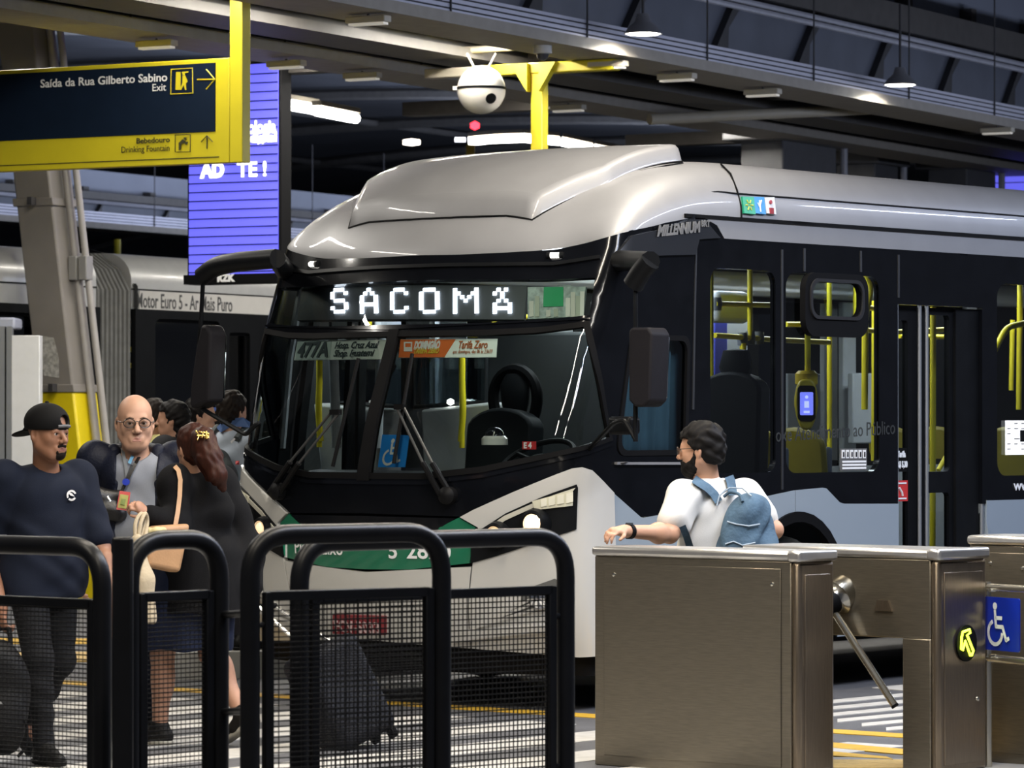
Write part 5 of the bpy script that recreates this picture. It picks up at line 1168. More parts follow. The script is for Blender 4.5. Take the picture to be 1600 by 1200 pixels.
# lit arrow on the end panel
ec = f2(-.009, .205, .59); ex_ = TE_; up = Vector((0, 0, 1))
sg_ = MB().lathe([(.084, 0), (.084, .008), (.002, .010)], ec, 32, frame(TE_, up, TE_.cross(up)) if (TE_.cross(up)).dot(-TL) > 0 else frame(-TE_, up, (-TE_).cross(up))).build('arrow_display', rub, t2)
ar = [(-.62, .74), (.18, .86), (.26, .66), (-.12, .52), (.62, -.52), (.40, -.80), (.26, -.80), (-.34, .16), (-.62, -.42), (-.80, -.34), (-.74, .42)]
MB().tube([ec - TL * .014 + TE_ * (p[0] * .072) + up * (p[1] * .072) for p in ar], .0055, 8, closed=True).build('arrow_leds', mat('led_lime', (.7, 1, .05), .4, emit=5, ecol=(.75, 1.0, .04)), t2)
MB().lathe([(.012, 0), (.010, .008), (.002, .01)], f2(-.010, .30, .33), 14, frame(TE_, up, TE_.cross(up)) if (TE_.cross(up)).dot(-TL) > 0 else frame(-TE_, up, (-TE_).cross(up))).build('panel_lock', screw, t2)
# steel rails with the wheelchair sign
go = P(1546, 660, 17.45); go.z = 0; gt = thing('access_gate', 'steel rails with a blue wheelchair sign beside the arrow turnstile', 'gate', go)
gx = (P(1660, 660, 16.95) - P(1546, 660, 17.45)); gx.z = 0; gL = gx.length; gx.normalize(); gf = lambda u, z, o=0: gx * u + Vector((0, 0, z)) + gx.cross(Vector((0, 0, 1))) * o
for z in (CAM_H + (HZ - 919) / FOC * 17.35, CAM_H + (HZ - 1030) / FOC * 17.35):
    MB().cyl(gf(-.02, z), gf(gL, z), .019, 16).build('rail', mat('arm_steel', (.62, .58, .48), .25, metal=.95), gt)
MB().cyl(gf(-.02, 0), gf(-.02, .86), .022, 14).build('gate_post', _M['arm_steel'], gt)
z0_, z1_ = CAM_H + (HZ - 1016) / FOC * 17.35, CAM_H + (HZ - 933) / FOC * 17.35; 
bp2 = MB().prism(rrect(.005, z0_, .275, z1_, .01), gf(0, 0, .03), gx, (0, 0, 1), -.006).build('access_sign', mat('sign_blue', (.004, .022, .32), .35), gt)
cc = gf(.115, (z0_ + z1_) / 2, .038)
wheelchair(0, 0, .2, lambda u, v: cc + gx * u + Vector((0, 0, v)), txw, bp2)
for z in (z0_ - .03, z1_ + .03): MB().cyl(gf(.05, z, .0), gf(.05, z, .035), .01, 8).build('sign_clip', screw, gt)
# ------------------------------------------------------------------ soft bodies: smooth-blended volumes turned into one skin
class Vol:
    def __init__(self): self.p = []
    def rc(self, a, b, ra, rb=None, k=.02, op='+'): self.p.append(('rc', np.array(a, float), np.array(b, float), ra, ra if rb is None else rb, k, op)); return self
    def el(self, c, r, k=.02, R=None, op='+'):
        self.p.append(('el', np.array(c, float), np.array(r if hasattr(r, '__len__') else (r, r, r), float), None if R is None else np.array(R), None, k, op)); return self
    def fn(self, f): self.p.append(('fn', f)); return self
    def join(self, o): self.p += o.p; return self
    def mesh(self, h):
        lo, hi = np.full(3, 1e9), np.full(3, -1e9)
        for q in self.p:
            if q[0] == 'fn' or q[-1] != '+': continue
            if q[0] == 'rc': r = max(q[3], q[4]); l, u = np.minimum(q[1], q[2]) - r, np.maximum(q[1], q[2]) + r
            else: r = q[2].max(); l, u = q[1] - r, q[1] + r
            lo, hi = np.minimum(lo, l), np.maximum(hi, u)
        lo -= 3 * h + .02; hi += 3 * h + .02
        n = np.ceil((hi - lo) / h).astype(int) + 1
        F = np.full(n, .5, np.float32); ax = [lo[i] + h * np.arange(n[i]) for i in range(3)]
        for q in self.p:
            if q[0] == 'fn':
                X, Y, Z = np.meshgrid(*ax, indexing='ij', sparse=True); F = q[1](F, X, Y, Z).astype(np.float32); continue
            k, op = q[5], q[6]; pad = k * 1.2 + 2 * h + (.0 if op == '+' else .0)
            if q[0] == 'rc': r = max(q[3], q[4]); l, u = np.minimum(q[1], q[2]) - r - pad, np.maximum(q[1], q[2]) + r + pad
            else: r = q[2].max(); l, u = q[1] - r - pad, q[1] + r + pad
            i0 = np.clip(((l - lo) / h).astype(int), 0, n - 1); i1 = np.clip(((u - lo) / h).astype(int) + 2, 1, n)
            if (i1 <= i0).any(): continue
            sl = tuple(slice(a, b) for a, b in zip(i0, i1))
            X, Y, Z = np.meshgrid(*[ax[i][sl[i]] for i in range(3)], indexing='ij', sparse=True)
            if q[0] == 'rc':
                a, b = q[1], q[2]; d = b - a; L2 = max(float(d @ d), 1e-12)
                t = np.clip(((X - a[0]) * d[0] + (Y - a[1]) * d[1] + (Z - a[2]) * d[2]) / L2, 0, 1)
                D = np.sqrt((X - a[0] - t * d[0]) ** 2 + (Y - a[1] - t * d[1]) ** 2 + (Z - a[2] - t * d[2]) ** 2) - (q[3] + (q[4] - q[3]) * t)
            else:
                c, rr, R = q[1], q[2], q[3]; x, y, z = X - c[0], Y - c[1], Z - c[2]
                if R is not None: x, y, z = (R[0, 0] * x + R[1, 0] * y + R[2, 0] * z, R[0, 1] * x + R[1, 1] * y + R[2, 1] * z, R[0, 2] * x + R[1, 2] * y + R[2, 2] * z)
                k0 = np.sqrt((x / rr[0]) ** 2 + (y / rr[1]) ** 2 + (z / rr[2]) ** 2); k1 = np.sqrt((x / rr[0] ** 2) ** 2 + (y / rr[1] ** 2) ** 2 + (z / rr[2] ** 2) ** 2)
                D = np.where(k1 > 1e-6, k0 * (k0 - 1) / np.maximum(k1, 1e-6), -rr.min())
            A = F[sl]
            if op == '+':
                hh = np.maximum(k - np.abs(A - D), 0) / max(k, 1e-6); F[sl] = np.minimum(A, D) - hh * hh * k * .25
            else:
                D = -D; hh = np.maximum(k - np.abs(A - D), 0) / max(k, 1e-6); F[sl] = np.maximum(A, D) + hh * hh * k * .25
        return nets(F, lo, h)
def nets(F, lo, h):
    ins = F < 0; n = F.shape
    def corner(i, j, k): return (slice(i, n[0] - 1 + i), slice(j, n[1] - 1 + j), slice(k, n[2] - 1 + k))
    cnt = np.zeros((n[0] - 1, n[1] - 1, n[2] - 1), np.int8)
    for i in (0, 1):
        for j in (0, 1):
            for k in (0, 1): cnt += ins[corner(i, j, k)]
    act = (cnt > 0) & (cnt < 8); I = np.argwhere(act); idx = np.full(act.shape, -1, np.int32); idx[act] = np.arange(len(I))
    acc = np.zeros((len(I), 3)); num = np.zeros(len(I)); x, y, z = I.T
    cs = [(i, j, k) for i in (0, 1) for j in (0, 1) for k in (0, 1)]
    for a in cs:
        for ax in range(3):
            if a[ax] == 0:
                b = list(a); b[ax] = 1
                fa = F[x + a[0], y + a[1], z + a[2]]; fb = F[x + b[0], y + b[1], z + b[2]]; m = (fa < 0) != (fb < 0)
                t = np.where(m, fa / np.where(m, fa - fb, 1), 0); p = np.tile(np.array(a, float), (len(I), 1)); p[:, ax] += t
                acc[m] += p[m]; num[m] += 1
    V = (I + acc / np.maximum(num, 1)[:, None]) * h + lo
    quads = []
    for ax in range(3):
        o1, o2 = [(1, 2), (2, 0), (0, 1)][ax]
        sa = [slice(None)] * 3; sb = [slice(None)] * 3; sa[ax] = slice(0, -1); sb[ax] = slice(1, None)
        ch = ins[tuple(sa)] != ins[tuple(sb)]; E = np.argwhere(ch)
        E = E[(E[:, o1] > 0) & (E[:, o2] > 0) & (E[:, o1] < n[o1] - 1) & (E[:, o2] < n[o2] - 1)]
        if not len(E): continue
        def at(d1, d2): q = E.copy(); q[:, o1] -= d1; q[:, o2] -= d2; return idx[q[:, 0], q[:, 1], q[:, 2]]
        q = np.stack([at(1, 1), at(0, 1), at(0, 0), at(1, 0)], 1); fl = ~ins[E[:, 0], E[:, 1], E[:, 2]]
        q[fl] = q[fl][:, ::-1]; quads.append(q)
    return V, np.concatenate(quads)
def skin(name, vol, h, m, parent, label=None, smooth_it=1):
    V, Q_ = vol.mesh(h)
    for _ in range(smooth_it):                                       # one light relaxation
        acc = np.zeros_like(V); c = np.zeros(len(V))
        for i in range(4):
            a, b = Q_[:, i], Q_[:, (i + 1) % 4]
            np.add.at(acc, a, V[b]); np.add.at(c, a, 1); np.add.at(acc, b, V[a]); np.add.at(c, b, 1)
        V = V * .5 + acc / np.maximum(c, 1)[:, None] * .5
    me = bpy.data.meshes.new(name); me.vertices.add(len(V)); me.vertices.foreach_set('co', V.ravel())
    me.loops.add(len(Q_) * 4); me.loops.foreach_set('vertex_index', Q_.ravel().astype(np.int32))
    me.polygons.add(len(Q_)); me.polygons.foreach_set('loop_start', np.arange(0, len(Q_) * 4, 4, dtype=np.int32))
    me.update(calc_edges=True); me.validate()
    return link(name, me, m, parent, True, 180, label)
V3 = lambda *a: np.array(a, float)
def rotz(a): c, s = math.cos(a), math.sin(a); return np.array([[c, -s, 0], [s, c, 0], [0, 0, 1]])
def roty(a): c, s = math.cos(a), math.sin(a); return np.array([[c, 0, s], [0, 1, 0], [-s, 0, c]])
def rotx(a): c, s = math.cos(a), math.sin(a); return np.array([[1, 0, 0], [0, c, -s], [0, s, c]])
def unit(v): return v / max(1e-9, np.linalg.norm(v))
def half(nrm, pt):
    nrm = unit(np.array(nrm, float)); d = float(nrm @ np.array(pt, float))
    return lambda F, X, Y, Z: np.maximum(F, nrm[0] * X + nrm[1] * Y + nrm[2] * Z - d)
def folds(amp, fx, fy, fz, ph=0.0, zlo=-9, zhi=9):
    return lambda F, X, Y, Z: F + amp * np.sin(fx * X + fy * Y + fz * Z + ph + 1.7 * np.sin(fz * .37 * Z + fy * .5 * Y + ph * 2)) * np.clip((Z - zlo) * 8, 0, 1) * np.clip((zhi - Z) * 8, 0, 1)
def skel(h=1.72, w=1.0):
    """joints of a standing adult; x forward, y to the person's own left, z up"""
    s = h / 1.75; J = dict(s=s, hip=V3(0, 0, .93), belly=V3(.01, 0, 1.07), chest=V3(0, 0, 1.27), neck=V3(-.015, 0, 1.475), head=V3(.015, 0, 1.632))
    for n, g in (('l', 1), ('r', -1)):
        J['sh' + n] = V3(-.01, g * .185 * w, 1.42); J['el' + n] = V3(-.03, g * .235 * w, 1.13); J['wr' + n] = V3(.03, g * .235 * w, .88)
        J['hp' + n] = V3(0, g * .088, .90); J['kn' + n] = V3(.015, g * .095, .49); J['an' + n] = V3(-.015, g * .10, .085); J['to' + n] = V3(.14, g * .125, .04)
    for k in J:
        if k != 's': J[k] = J[k] * s
    J['face'] = np.eye(3); return J
def torso(J, e=0.0, g=1.0, bust=0.0, k=.11):
    s = J['s']; v = Vol(); yaw = math.atan2(-(J['shl'] - J['shr'])[0], (J['shl'] - J['shr'])[1]); R = rotz(yaw)
    v.el(J['hip'] + V3(-.01, 0, .02) * s, V3(.115 * g, .165 * (1 + (g - 1) * .6), .13) * s + e, k, R)
    v.el(J['belly'] + R @ V3(.02 * (g - 1) * 6, 0, 0) * s, V3(.115 * g, .150 * (1 + (g - 1) * .8), .15) * s + e, k, R)
    v.el(J['chest'], V3(.118 * (1 + (g - 1) * .5), .172 * (1 + (g - 1) * .45), .165) * s + e, k, R)
    if bust:
        for y in (-1, 1): v.el(J['chest'] + R @ V3(.085, y * .075, -.01) * s, V3(bust, bust, bust) * s + e, .04)
    for y in (1, -1): v.el(J['chest'] + R @ V3(.07, y * .07, .06) * s, V3(.055, .085, .065) * s + e, .05, R)
    for n in 'lr':
        v.rc(J['neck'] * .92 + J['sh' + n] * .08 + V3(0, 0, -.035) * s, J['sh' + n] + V3(0, 0, -.012) * s, .055 * s + e * .7, .058 * s + e, .05)
        v.el(J['sh' + n], V3(.066, .062, .068) * s + e, .04)
    return v
def arm(J, n, e=0.0, f=1.0, thick=1.0):
    s = J['s'] * thick; v = Vol(); a, b, c = J['sh' + n], J['el' + n], J['wr' + n]
    v.rc(a, a + (b - a) * min(1, f * 2), .054 * s + e, (.054 - .012 * min(1, f * 2)) * s + e, .03)
    if f > .5: v.rc(b, b + (c - b) * min(1, f * 2 - 1), .043 * s + e, (.043 - .015 * min(1, f * 2 - 1)) * s + e, .025); v.el(b + (c - b) * .25, V3(.044, .044, .05) * s + e, .03)
    return v
def leg(J, n, e=0.0, thick=1.0, upto=1.0):
    s = J['s'] * thick; v = Vol(); a, b, c = J['hp' + n], J['kn' + n], J['an' + n]
    v.rc(a, b, .088 * s + e, .056 * s + e, .04)
    if upto >= 1: 
        v.rc(b, c, .054 * s + e, .037 * s + e, .03); back = unit(c - b); v.el(b + (c - b) * .32 + V3(-.018, 0, 0) * s, V3(.050, .050, .10) * s + e, .04)
    return v
def hand(J, n, d, nrm, curl=.5, s=None, spread=.5):
    """palm and five fingers at the wrist: d finger direction, nrm palm normal (curl goes that way)"""
    s = s or J['s']; w_ = J['wr' + n]; d = unit(d); nrm = unit(nrm - d * (nrm @ d)); sd = np.cross(d, nrm) * (1 if n == 'l' else -1)   # sd: towards the thumb
    R = np.stack([d, sd, nrm], 1); v = Vol()
    v.rc(w_, w_ + d * .03 * s, .026 * s, .027 * s, .02); v.el(w_ + d * .062 * s, V3(.050, .040, .019) * s, .018, R)
    for i, (o, L, r) in enumerate(((.029, .072, .0085), (.010, .080, .009), (-.010, .074, .0085), (-.028, .058, .0075))):
        p = w_ + d * (.095 - .006 * abs(i - 1)) * s + sd * o * s; dd = unit(d + sd * o * 2.2 * spread); a1, a2 = curl * .9 + .1, curl * 1.9 + .2
        p1 = p + (dd * math.cos(a1) + nrm * math.sin(a1)) * L * .48 * s; p2 = p1 + (dd * math.cos(a2) + nrm * math.sin(a2)) * L * .34 * s; a3 = curl * 2.5 + .25; p3 = p2 + (dd * math.cos(a3) + nrm * math.sin(a3)) * L * .24 * s
        v.rc(p - dd * .02 * s, p1, r * 1.05 * s, r * s, .008); v.rc(p1, p2, r * s, r * .92 * s, .005); v.rc(p2, p3, r * .92 * s, r * .8 * s, .005)
    b = w_ + d * .032 * s + sd * .026 * s; t1 = b + unit(d * .72 + sd * .62 + nrm * (.25 + .4 * curl)) * .042 * s; t2 = t1 + unit(d * .85 + sd * (.25 - .4 * curl) + nrm * (.3 + .6 * curl)) * .032 * s
    v.rc(b, t1, .013 * s, .0105 * s, .012); v.rc(t1, t2, .0105 * s, .0085 * s, .005)
    return v
def headv(J, hs=1.0, jaw=1.0, nose=1.0):
    s = J['s'] * hs; c, R = J['head'], J['face']; v = Vol(); f = lambda x, y, z: c + R @ V3(x, y, z) * s
    v.el(f(-.012, 0, .035), V3(.100, .077, .088) * s, .02, R)
    v.el(f(.022, 0, -.045), V3(.066, .058 * jaw, .078) * s, .03, R); v.el(f(.054, 0, -.097), V3(.030, .034 * jaw, .024) * s, .04, R)
    for y in (1, -1):
        v.rc(f(-.005, y * .050 * jaw, -.055), f(.05, y * .026 * jaw, -.098), .022 * s, .020 * s, .025); v.el(f(.052, y * .036, -.028), V3(.03, .027, .028) * s, .02, R)
    v.rc(f(.074, -.030, .020), f(.074, .030, .020), .016 * s, None, .018)
    for y in (1, -1): v.el(f(.098, y * .031, -.001), V3(.016, .021, .013) * s, .012, R, '-')
    for y in (1, -1):
        v.rc(f(.0845, y * .018, .0065), f(.0865, y * .032, .0105), .0062 * s, .0066 * s, .006).rc(f(.0865, y * .032, .0105), f(.078, y * .046, .004), .0066 * s, .0055 * s, .006)
        v.rc(f(.083, y * .020, -.0105), f(.078, y * .044, -.0085), .0055 * s, .0055 * s, .008)
    v.rc(f(.088, 0, .006), f(.110 + .004 * nose, 0, -.034), .0085 * s * nose, .0118 * s * nose, .012)
    for y in (1, -1): v.el(f(.099, y * .013 * nose, -.038), .0098 * s, .008)
    v.rc(f(.082, -.024, -.068), f(.082, .024, -.068), .0085 * s, None, .016); v.rc(f(.082, -.020, -.080), f(.082, .020, -.080), .0085 * s, None, .014)
    v.rc(f(.0965, 0, -.0722), f(.094, .018, -.0750), .0038 * s, .0028 * s, .004, '-').rc(f(.0965, 0, -.0722), f(.094, -.018, -.0750), .0038 * s, .0028 * s, .004, '-')
    for y in (1, -1):
        v.el(f(-.012, y * .078, -.010), V3(.021, .010, .034) * s, .008, R @ rotz(y * -.35)); v.el(f(-.006, y * .084, -.006), V3(.010, .006, .018) * s, .006, R, '-')
    v.rc(f(-.022, 0, -.045), J['neck'] + V3(.0, 0, -.03) * s, .056 * s, .064 * s, .035)
    return v, f, s
def eyes(f, s, R, parent, iris):
    for y in (1, -1):
        c = f(.0775, y * .031, .0); e = MB().lathe([(.0120 * s * math.sin(a) + .0001, -.0120 * s * math.cos(a)) for a in np.linspace(0, math.pi, 9)], c, 14).build('eye', mat('eye_white', (.45, .41, .38), .3), parent)
        d = R @ V3(1, 0, 0); MB().lathe([(.0068 * s, .0098 * s), (.006 * s, .0112 * s), (.0002, .0122 * s)], c, 12, frame(Vector(R @ V3(0, 1, 0)), Vector(R @ V3(0, 0, 1)), Vector(d))).build('iris', mat('iris_' + iris, {'dark': (.02, .012, .008), 'brown': (.05, .025, .01)}[iris], .2), e)
def shoes(J, parent, m, sole=None, h=.006):
    for n in 'lr':
        s = J['s']; a, t = J['an' + n], J['to' + n]; d = t - a; d[2] = 0; d = unit(d); up = J.get('up' + n, V3(0, 0, 1)); z0 = a - up * .085 * s
        fwd = unit(J.get('fd' + n, d)); sd = np.cross(up, fwd)
        v = Vol().rc(a - fwd * .035 * s - up * .040 * s, a + fwd * .06 * s - up * .045 * s, .046 * s, .046 * s, .03).rc(a + fwd * .06 * s - up * .048 * s, a + fwd * .165 * s - up * .058 * s, .045 * s, .037 * s, .03).rc(a - up * .02 * s, a + up * .015 * s, .048 * s, .050 * s, .03)
        v.fn(half(-up, z0 + up * .012 * s))
        so = skin('shoe', v, h, m, parent)
        so_ = Vol().rc(a - fwd * .035 * s - up * .06 * s, a + fwd * .165 * s - up * .06 * s, .051 * s, .043 * s, .02); so_.fn(half(-up, z0)).fn(half(up, z0 + up * .024 * s))
        skin('sole', so_, h, sole or m, so, smooth_it=0)
skinm = lambda n, c: mat('skin_' + n, c, .52, var=.05, scale=25, spec=.35)
def shirt_v(J, e, g, hem, sleeve=.36, k=.11, neck=.064, bust=0.0, sl_e=.012, thick=1.0):
    v = torso(J, e, g, bust, k)
    if sleeve:
        for n in 'lr': v.join(arm(J, n, e + sl_e, sleeve, thick))
    v.fn(half((0, 0, -1), hem))
    if neck: v.rc(J['neck'] + V3(.02, 0, -.05) * J['s'], J['head'] + V3(.0, 0, 0), neck * J['s'], neck * J['s'], .006, '-')
    return v
def body(J, g=1.0, hs=1.0, jaw=1.0, hands=(), arms=1.0, legs=1.0, bust=0.0, nose=1.0):
    hv, f, s = headv(J, hs, jaw, nose); v = torso(J, -.012, g, bust)
    for n in 'lr': v.join(arm(J, n, 0, 1.0, arms)); v.join(leg(J, n, 0, legs))
    for n in 'lr': v.rc(J['an' + n], J['an' + n] + (J['to' + n] - J['an' + n]) * .9 + V3(0, 0, -.012), .034 * J['s'], .024 * J['s'], .02)
    v.join(hv)
    for q in hands: v.join(q)
    return v, f, s
def trousers(J, e=.014, g=1.0, waist=1.0, upto=1.0, thick=1.0):
    s = J['s']; v = Vol().el(J['hip'] + V3(-.01, 0, .0) * s, V3(.118 * g, .168 * (1 + (g - 1) * .6), .15) * s + e * .6, .05)
    for n in 'lr': v.join(leg(J, n, e, thick, upto))
    v.fn(half((0, 0, 1), V3(0, 0, waist * s)))
    for n in 'lr':
        v.fn((lambda an: lambda F, X, Y, Z: np.where((np.abs(X - an[0]) < .12) & (np.abs(Y - an[1]) < .1) & (Z < an[2] + .2), np.maximum(F, an[2] - .005 - Z), F))(J['an' + n]))
    return v
def cap_fn(f, R, c, s):
    """hair region test helper: returns local head coordinates of the grid"""
    def loc(X, Y, Z):
        x, y, z = X - c[0], Y - c[1], Z - c[2]
        return ((R[0, 0] * x + R[1, 0] * y + R[2, 0] * z) / s, (R[0, 1] * x + R[1, 1] * y + R[2, 1] * z) / s, (R[0, 2] * x + R[1, 2] * y + R[2, 2] * z) / s)
    return loc
def hair_v(J, hs, e=.012, line=.052, back=-.085, noise=.003, fr=190, side=-.02, k=.02):
    s = J['s'] * hs; c, R = J['head'], J['face']; f = lambda x, y, z: c + R @ V3(x, y, z) * s; loc = cap_fn(None, R, c, s)
    v = Vol().el(f(-.014, 0, .037), V3(.101 + e, .078 + e * .8, .089 + e) * s, .01, R).el(f(-.045, 0, -.02), V3(.066 + e, .066 + e * .6, .080) * s, k, R)
    def cut(F, X, Y, Z):
        x, y, z = loc(X, Y, Z)
        hx = .012 + side + .02 + .62 * np.clip(z, 0, .09)
        F = np.maximum(F, s * np.minimum(line - z, x - hx))                                     # bare face below the hair line
        F = np.maximum(F, s * (back - z)); F = np.maximum(F, s * np.minimum(-.04 - z, x + .03))  # nape, and clear of the jaw
        return F + noise * s * np.sin(fr * x + 3 * np.sin(fr * .5 * y)) * np.sin(fr * z + 2 * np.sin(fr * .4 * x)) + noise * s * .6 * np.sin(fr * 1.1 * y + 2 * np.sin(fr * .6 * z))
    return v.fn(cut)
def glasses(f, s, R, parent, m, w_=.032, hh=.019, lens=None):
    X = lambda x, y, z: Vector(f(x, y, z)); mb = MB()
    for y in (1, -1):
        mb.tube([X(.106 - .006 * abs(math.cos(a)) * (1 if math.cos(a) * y > 0 else 0), y * (.034) + w_ * .8 * math.cos(a), .0 + hh * math.sin(a)) for a in np.linspace(0, 2 * math.pi, 21)[:-1]], .0021 * s, 6, closed=True)
        mb.tube([X(.102, y * .060, .004), X(.085, y * .076, .006), X(.0, y * .083, .006), X(-.02, y * .082, -.012)], .002 * s, 6)
    mb.tube([X(.108, .009, .006), X(.110, 0, .009), X(.108, -.009, .006)], .002 * s, 6)
    g = mb.build('glasses', m, parent)
    for y in (1, -1): MB().add([X(.105, y * .034 + w_ * .78 * math.cos(a), hh * .95 * math.sin(a)) for a in np.linspace(0, 2 * math.pi, 17)[:-1]] + [X(.1035, y * .034 + w_ * .78 * math.cos(a), hh * .95 * math.sin(a)) for a in np.linspace(0, 2 * math.pi, 17)[:-1]], [tuple(range(16)), tuple(range(31, 15, -1))]).build('lens', glass('spectacle_glass', (.92, .94, .95)), g)
    return g
def lips(f, s, parent, m):
    v = Vol().rc(f(.0865, -.024, -.0712), f(.0915, 0, -.0672), .0040 * s, .0058 * s, .004).rc(f(.0865, .024, -.0712), f(.0915, 0, -.0672), .0040 * s, .0058 * s, .004).rc(f(.0885, -.016, -.0785), f(.0885, .016, -.0785), .0066 * s, None, .006)
    v.rc(f(.097, -.016, -.0728), f(.097, .016, -.0728), .0036 * s, None, .003, '-'); skin('lips', v, .0035, m, parent)
def brows(f, s, parent, m):
    mb = MB()
    for y in (1, -1): mb.tube([Vector(f(.090, y * .014, .0205)), Vector(f(.0905, y * .030, .025)), Vector(f(.082, y * .048, .020))], [.0035 * s, .0042 * s, .002 * s], 6)
    mb.build('eyebrows', m, parent)
def strap(name, pts, w_, th, nrms, m, parent):
    """flat band along points, each with its outward normal"""
    mb = MB(); vs = []
    P_ = [Vector(p) for p in pts]
    for i, p in enumerate(P_):
        t = (P_[min(i + 1, len(P_) - 1)] - P_[max(i - 1, 0)]).normalized(); nn = Vector(nrms[i]).normalized(); sd = t.cross(nn).normalized(); nn = sd.cross(t)
        vs += [p - sd * w_ / 2, p + sd * w_ / 2, p + sd * w_ / 2 + nn * th, p - sd * w_ / 2 + nn * th]
    fs = [(4 * i + a, 4 * i + b, 4 * i + 4 + b, 4 * i + 4 + a) for i in range(len(P_) - 1) for a, b in ((0, 1), (1, 2), (2, 3), (3, 0))] + [(3, 2, 1, 0), tuple(4 * (len(P_) - 1) + k for k in range(4))]
    return mb.add(vs, fs).build(name, m, parent)
# ------------------------------------------------------------------ people
def locf(root, phi):
    R = rotz(-phi); return lambda px, py, d: R @ (np.array(P(px, py, d)) - np.array(root))
def ground(px, d): return Vector(((px - 800) / FOC * d, d, 0))
def screen_pts(o, root, phi):
    co = np.zeros(len(o.data.vertices) * 3); o.data.vertices.foreach_get('co', co); co = co.reshape(-1, 3) @ rotz(phi).T + np.array(root)
    d = co[:, 1] * cp_ + (co[:, 2] - CAM_H) * sp_; u = (co[:, 2] - CAM_H) * cp_ - co[:, 1] * sp_
    return np.stack([800 + FOC * co[:, 0] / d, 600 - FOC * u / d, co[:, 1]], 1)
class On:
    """finds the point of a cloth's surface (in the person's frame) at a pixel, so that badges and straps lie on it"""
    def __init__(self, objs, root, phi): self.S = np.concatenate([screen_pts(o, root, phi) for o in objs]); self.L = locf(root, phi)
    def __call__(self, px, py, lift=.004):
        r = np.hypot(self.S[:, 0] - px, self.S[:, 1] - py); k = r < 5
        d = self.S[k, 2].min() if k.any() else self.S[np.argmin(r), 2]
        return self.L(px, py, d - lift)
def decal(name, polys, on, m, parent, lift=.005, th=.004):
    mb = MB()
    for p in polys:
        f = [Vector(on(x, y, lift)) for x, y in p]; b = [Vector(on(x, y, lift - th)) for x, y in p]; n = len(p)
        mb.add(f + b, [tuple(range(n)), tuple(range(2 * n - 1, n - 1, -1))] + [(i, (i + 1) % n, n + (i + 1) % n, n + i) for i in range(n)])
    return mb.build(name, m, parent, smooth=False)
def band(name, pts, wd, on, m, parent, lift=.006, th=.004):
    """strip of constant pixel width along pixel points, draped on a surface"""
    mb = MB(); n = len(pts); vs = []
    for i, (x, y) in enumerate(pts):
        a, b = pts[max(0, i - 1)], pts[min(n - 1, i + 1)]; L = math.hypot(b[0] - a[0], b[1] - a[1]); nx, ny = -(b[1] - a[1]) / L * wd / 2, (b[0] - a[0]) / L * wd / 2
        w_ = wd if not hasattr(wd, '__len__') else wd[i]
        p, q = Vector(on(x - nx, y - ny, lift)), Vector(on(x + nx, y + ny, lift)); o = Vector(on.L(x, y, 1) - on.L(x, y, 0)).normalized() * th
        vs += [p, q, q + o, p + o]
    fs = [(4 * i + a, 4 * i + b, 4 * i + 4 + b, 4 * i + 4 + a) for i in range(n - 1) for a, b in ((0, 1), (1, 2), (2, 3), (3, 0))] + [(3, 2, 1, 0), tuple(4 * (n - 1) + k for k in range(4))]
    return mb.add(vs, fs).build(name, m, parent)
HF, HC = .0052, .0075
def mk(label, root, phi, group=None): return thing('person', label, 'person', root, phi, group)
navy = mat('cloth_navy', (.0075, .0105, .021), .85, spec=.15, var=.15, bump=.15, bscale=300); jean = mat('jeans_dark', (.010, .0105, .0125), .8, spec=.15, var=.25, scale=30, bump=.2, bscale=250); blackc = mat('cloth_black', (.0045, .0045, .0055), .85, spec=.15, var=.2, bump=.15, bscale=250)
shoeb = mat('shoe_black', (.007, .007, .007), .5, spec=.15, var=.2); leather = mat('leather_black', (.0065, .006, .006), .4, bump=.1, bscale=150)
# --- man in a backwards cap, walking
r1, p1 = ground(66, 17.8), math.radians(-53); L1 = locf(r1, p1)
man1 = mk('person in black backwards cap and navy T-shirt with white chest emblem', r1, p1)
J = skel(1.675, 1.12); a_ = J['s']
J['head'] = L1(76, 677, 17.72); J['neck'] = L1(72, 738, 17.8); J['chest'] = J['chest'] + V3(.01, 0, 0); J['face'] = rotz(math.radians(13)) @ roty(.02)
J['hpr'], J['knr'], J['anr'], J['tor'] = V3(.02, -.095, .87), V3(.15, -.105, .49), V3(.17, -.085, .085), V3(.33, -.10, .04)
J['hpl'], J['knl'], J['anl'], J['tol'] = V3(-.01, .095, .87), V3(.00, .10, .46), V3(-.34, .09, .16), V3(-.22, .11, .06)
J['upl'] = unit(V3(.55, 0, .85)); J['fdl'] = unit(V3(.85, 0, -.55))
J['elr'] = L1(-20, 862, 17.75); J['wrr'] = L1(2, 950, 17.55); J['ell'] = L1(157, 855, 17.85); J['wrl'] = L1(178, 950, 17.6)
for n in 'lr': J['sh' + n] = J['sh' + n] + V3(0, 0, -.03)
sk1 = skinm('brown', (.24, .115, .068))
hv = [hand(J, 'r', V3(.1, 0, -1), V3(.1, 1, 0), .9), hand(J, 'l', V3(.25, 0, -1), V3(0, -1, 0), .35)]
bv, f, s = body(J, 1.12, 1.06, 1.1, hv, 1.12, 1.0, nose=1.02)
skin('body', bv, HF, sk1, man1)
eyes(f, s, J['face'], man1, 'dark'); lips(f, s, man1, mat('lips_sk1', (.20, .075, .055), .5)); brows(f, s, man1, mat('hair_black', (.006, .005, .004), .7, spec=.15))
hb = mat('beard_black', (.010, .007, .005), .85, spec=.15, var=.3, scale=120)
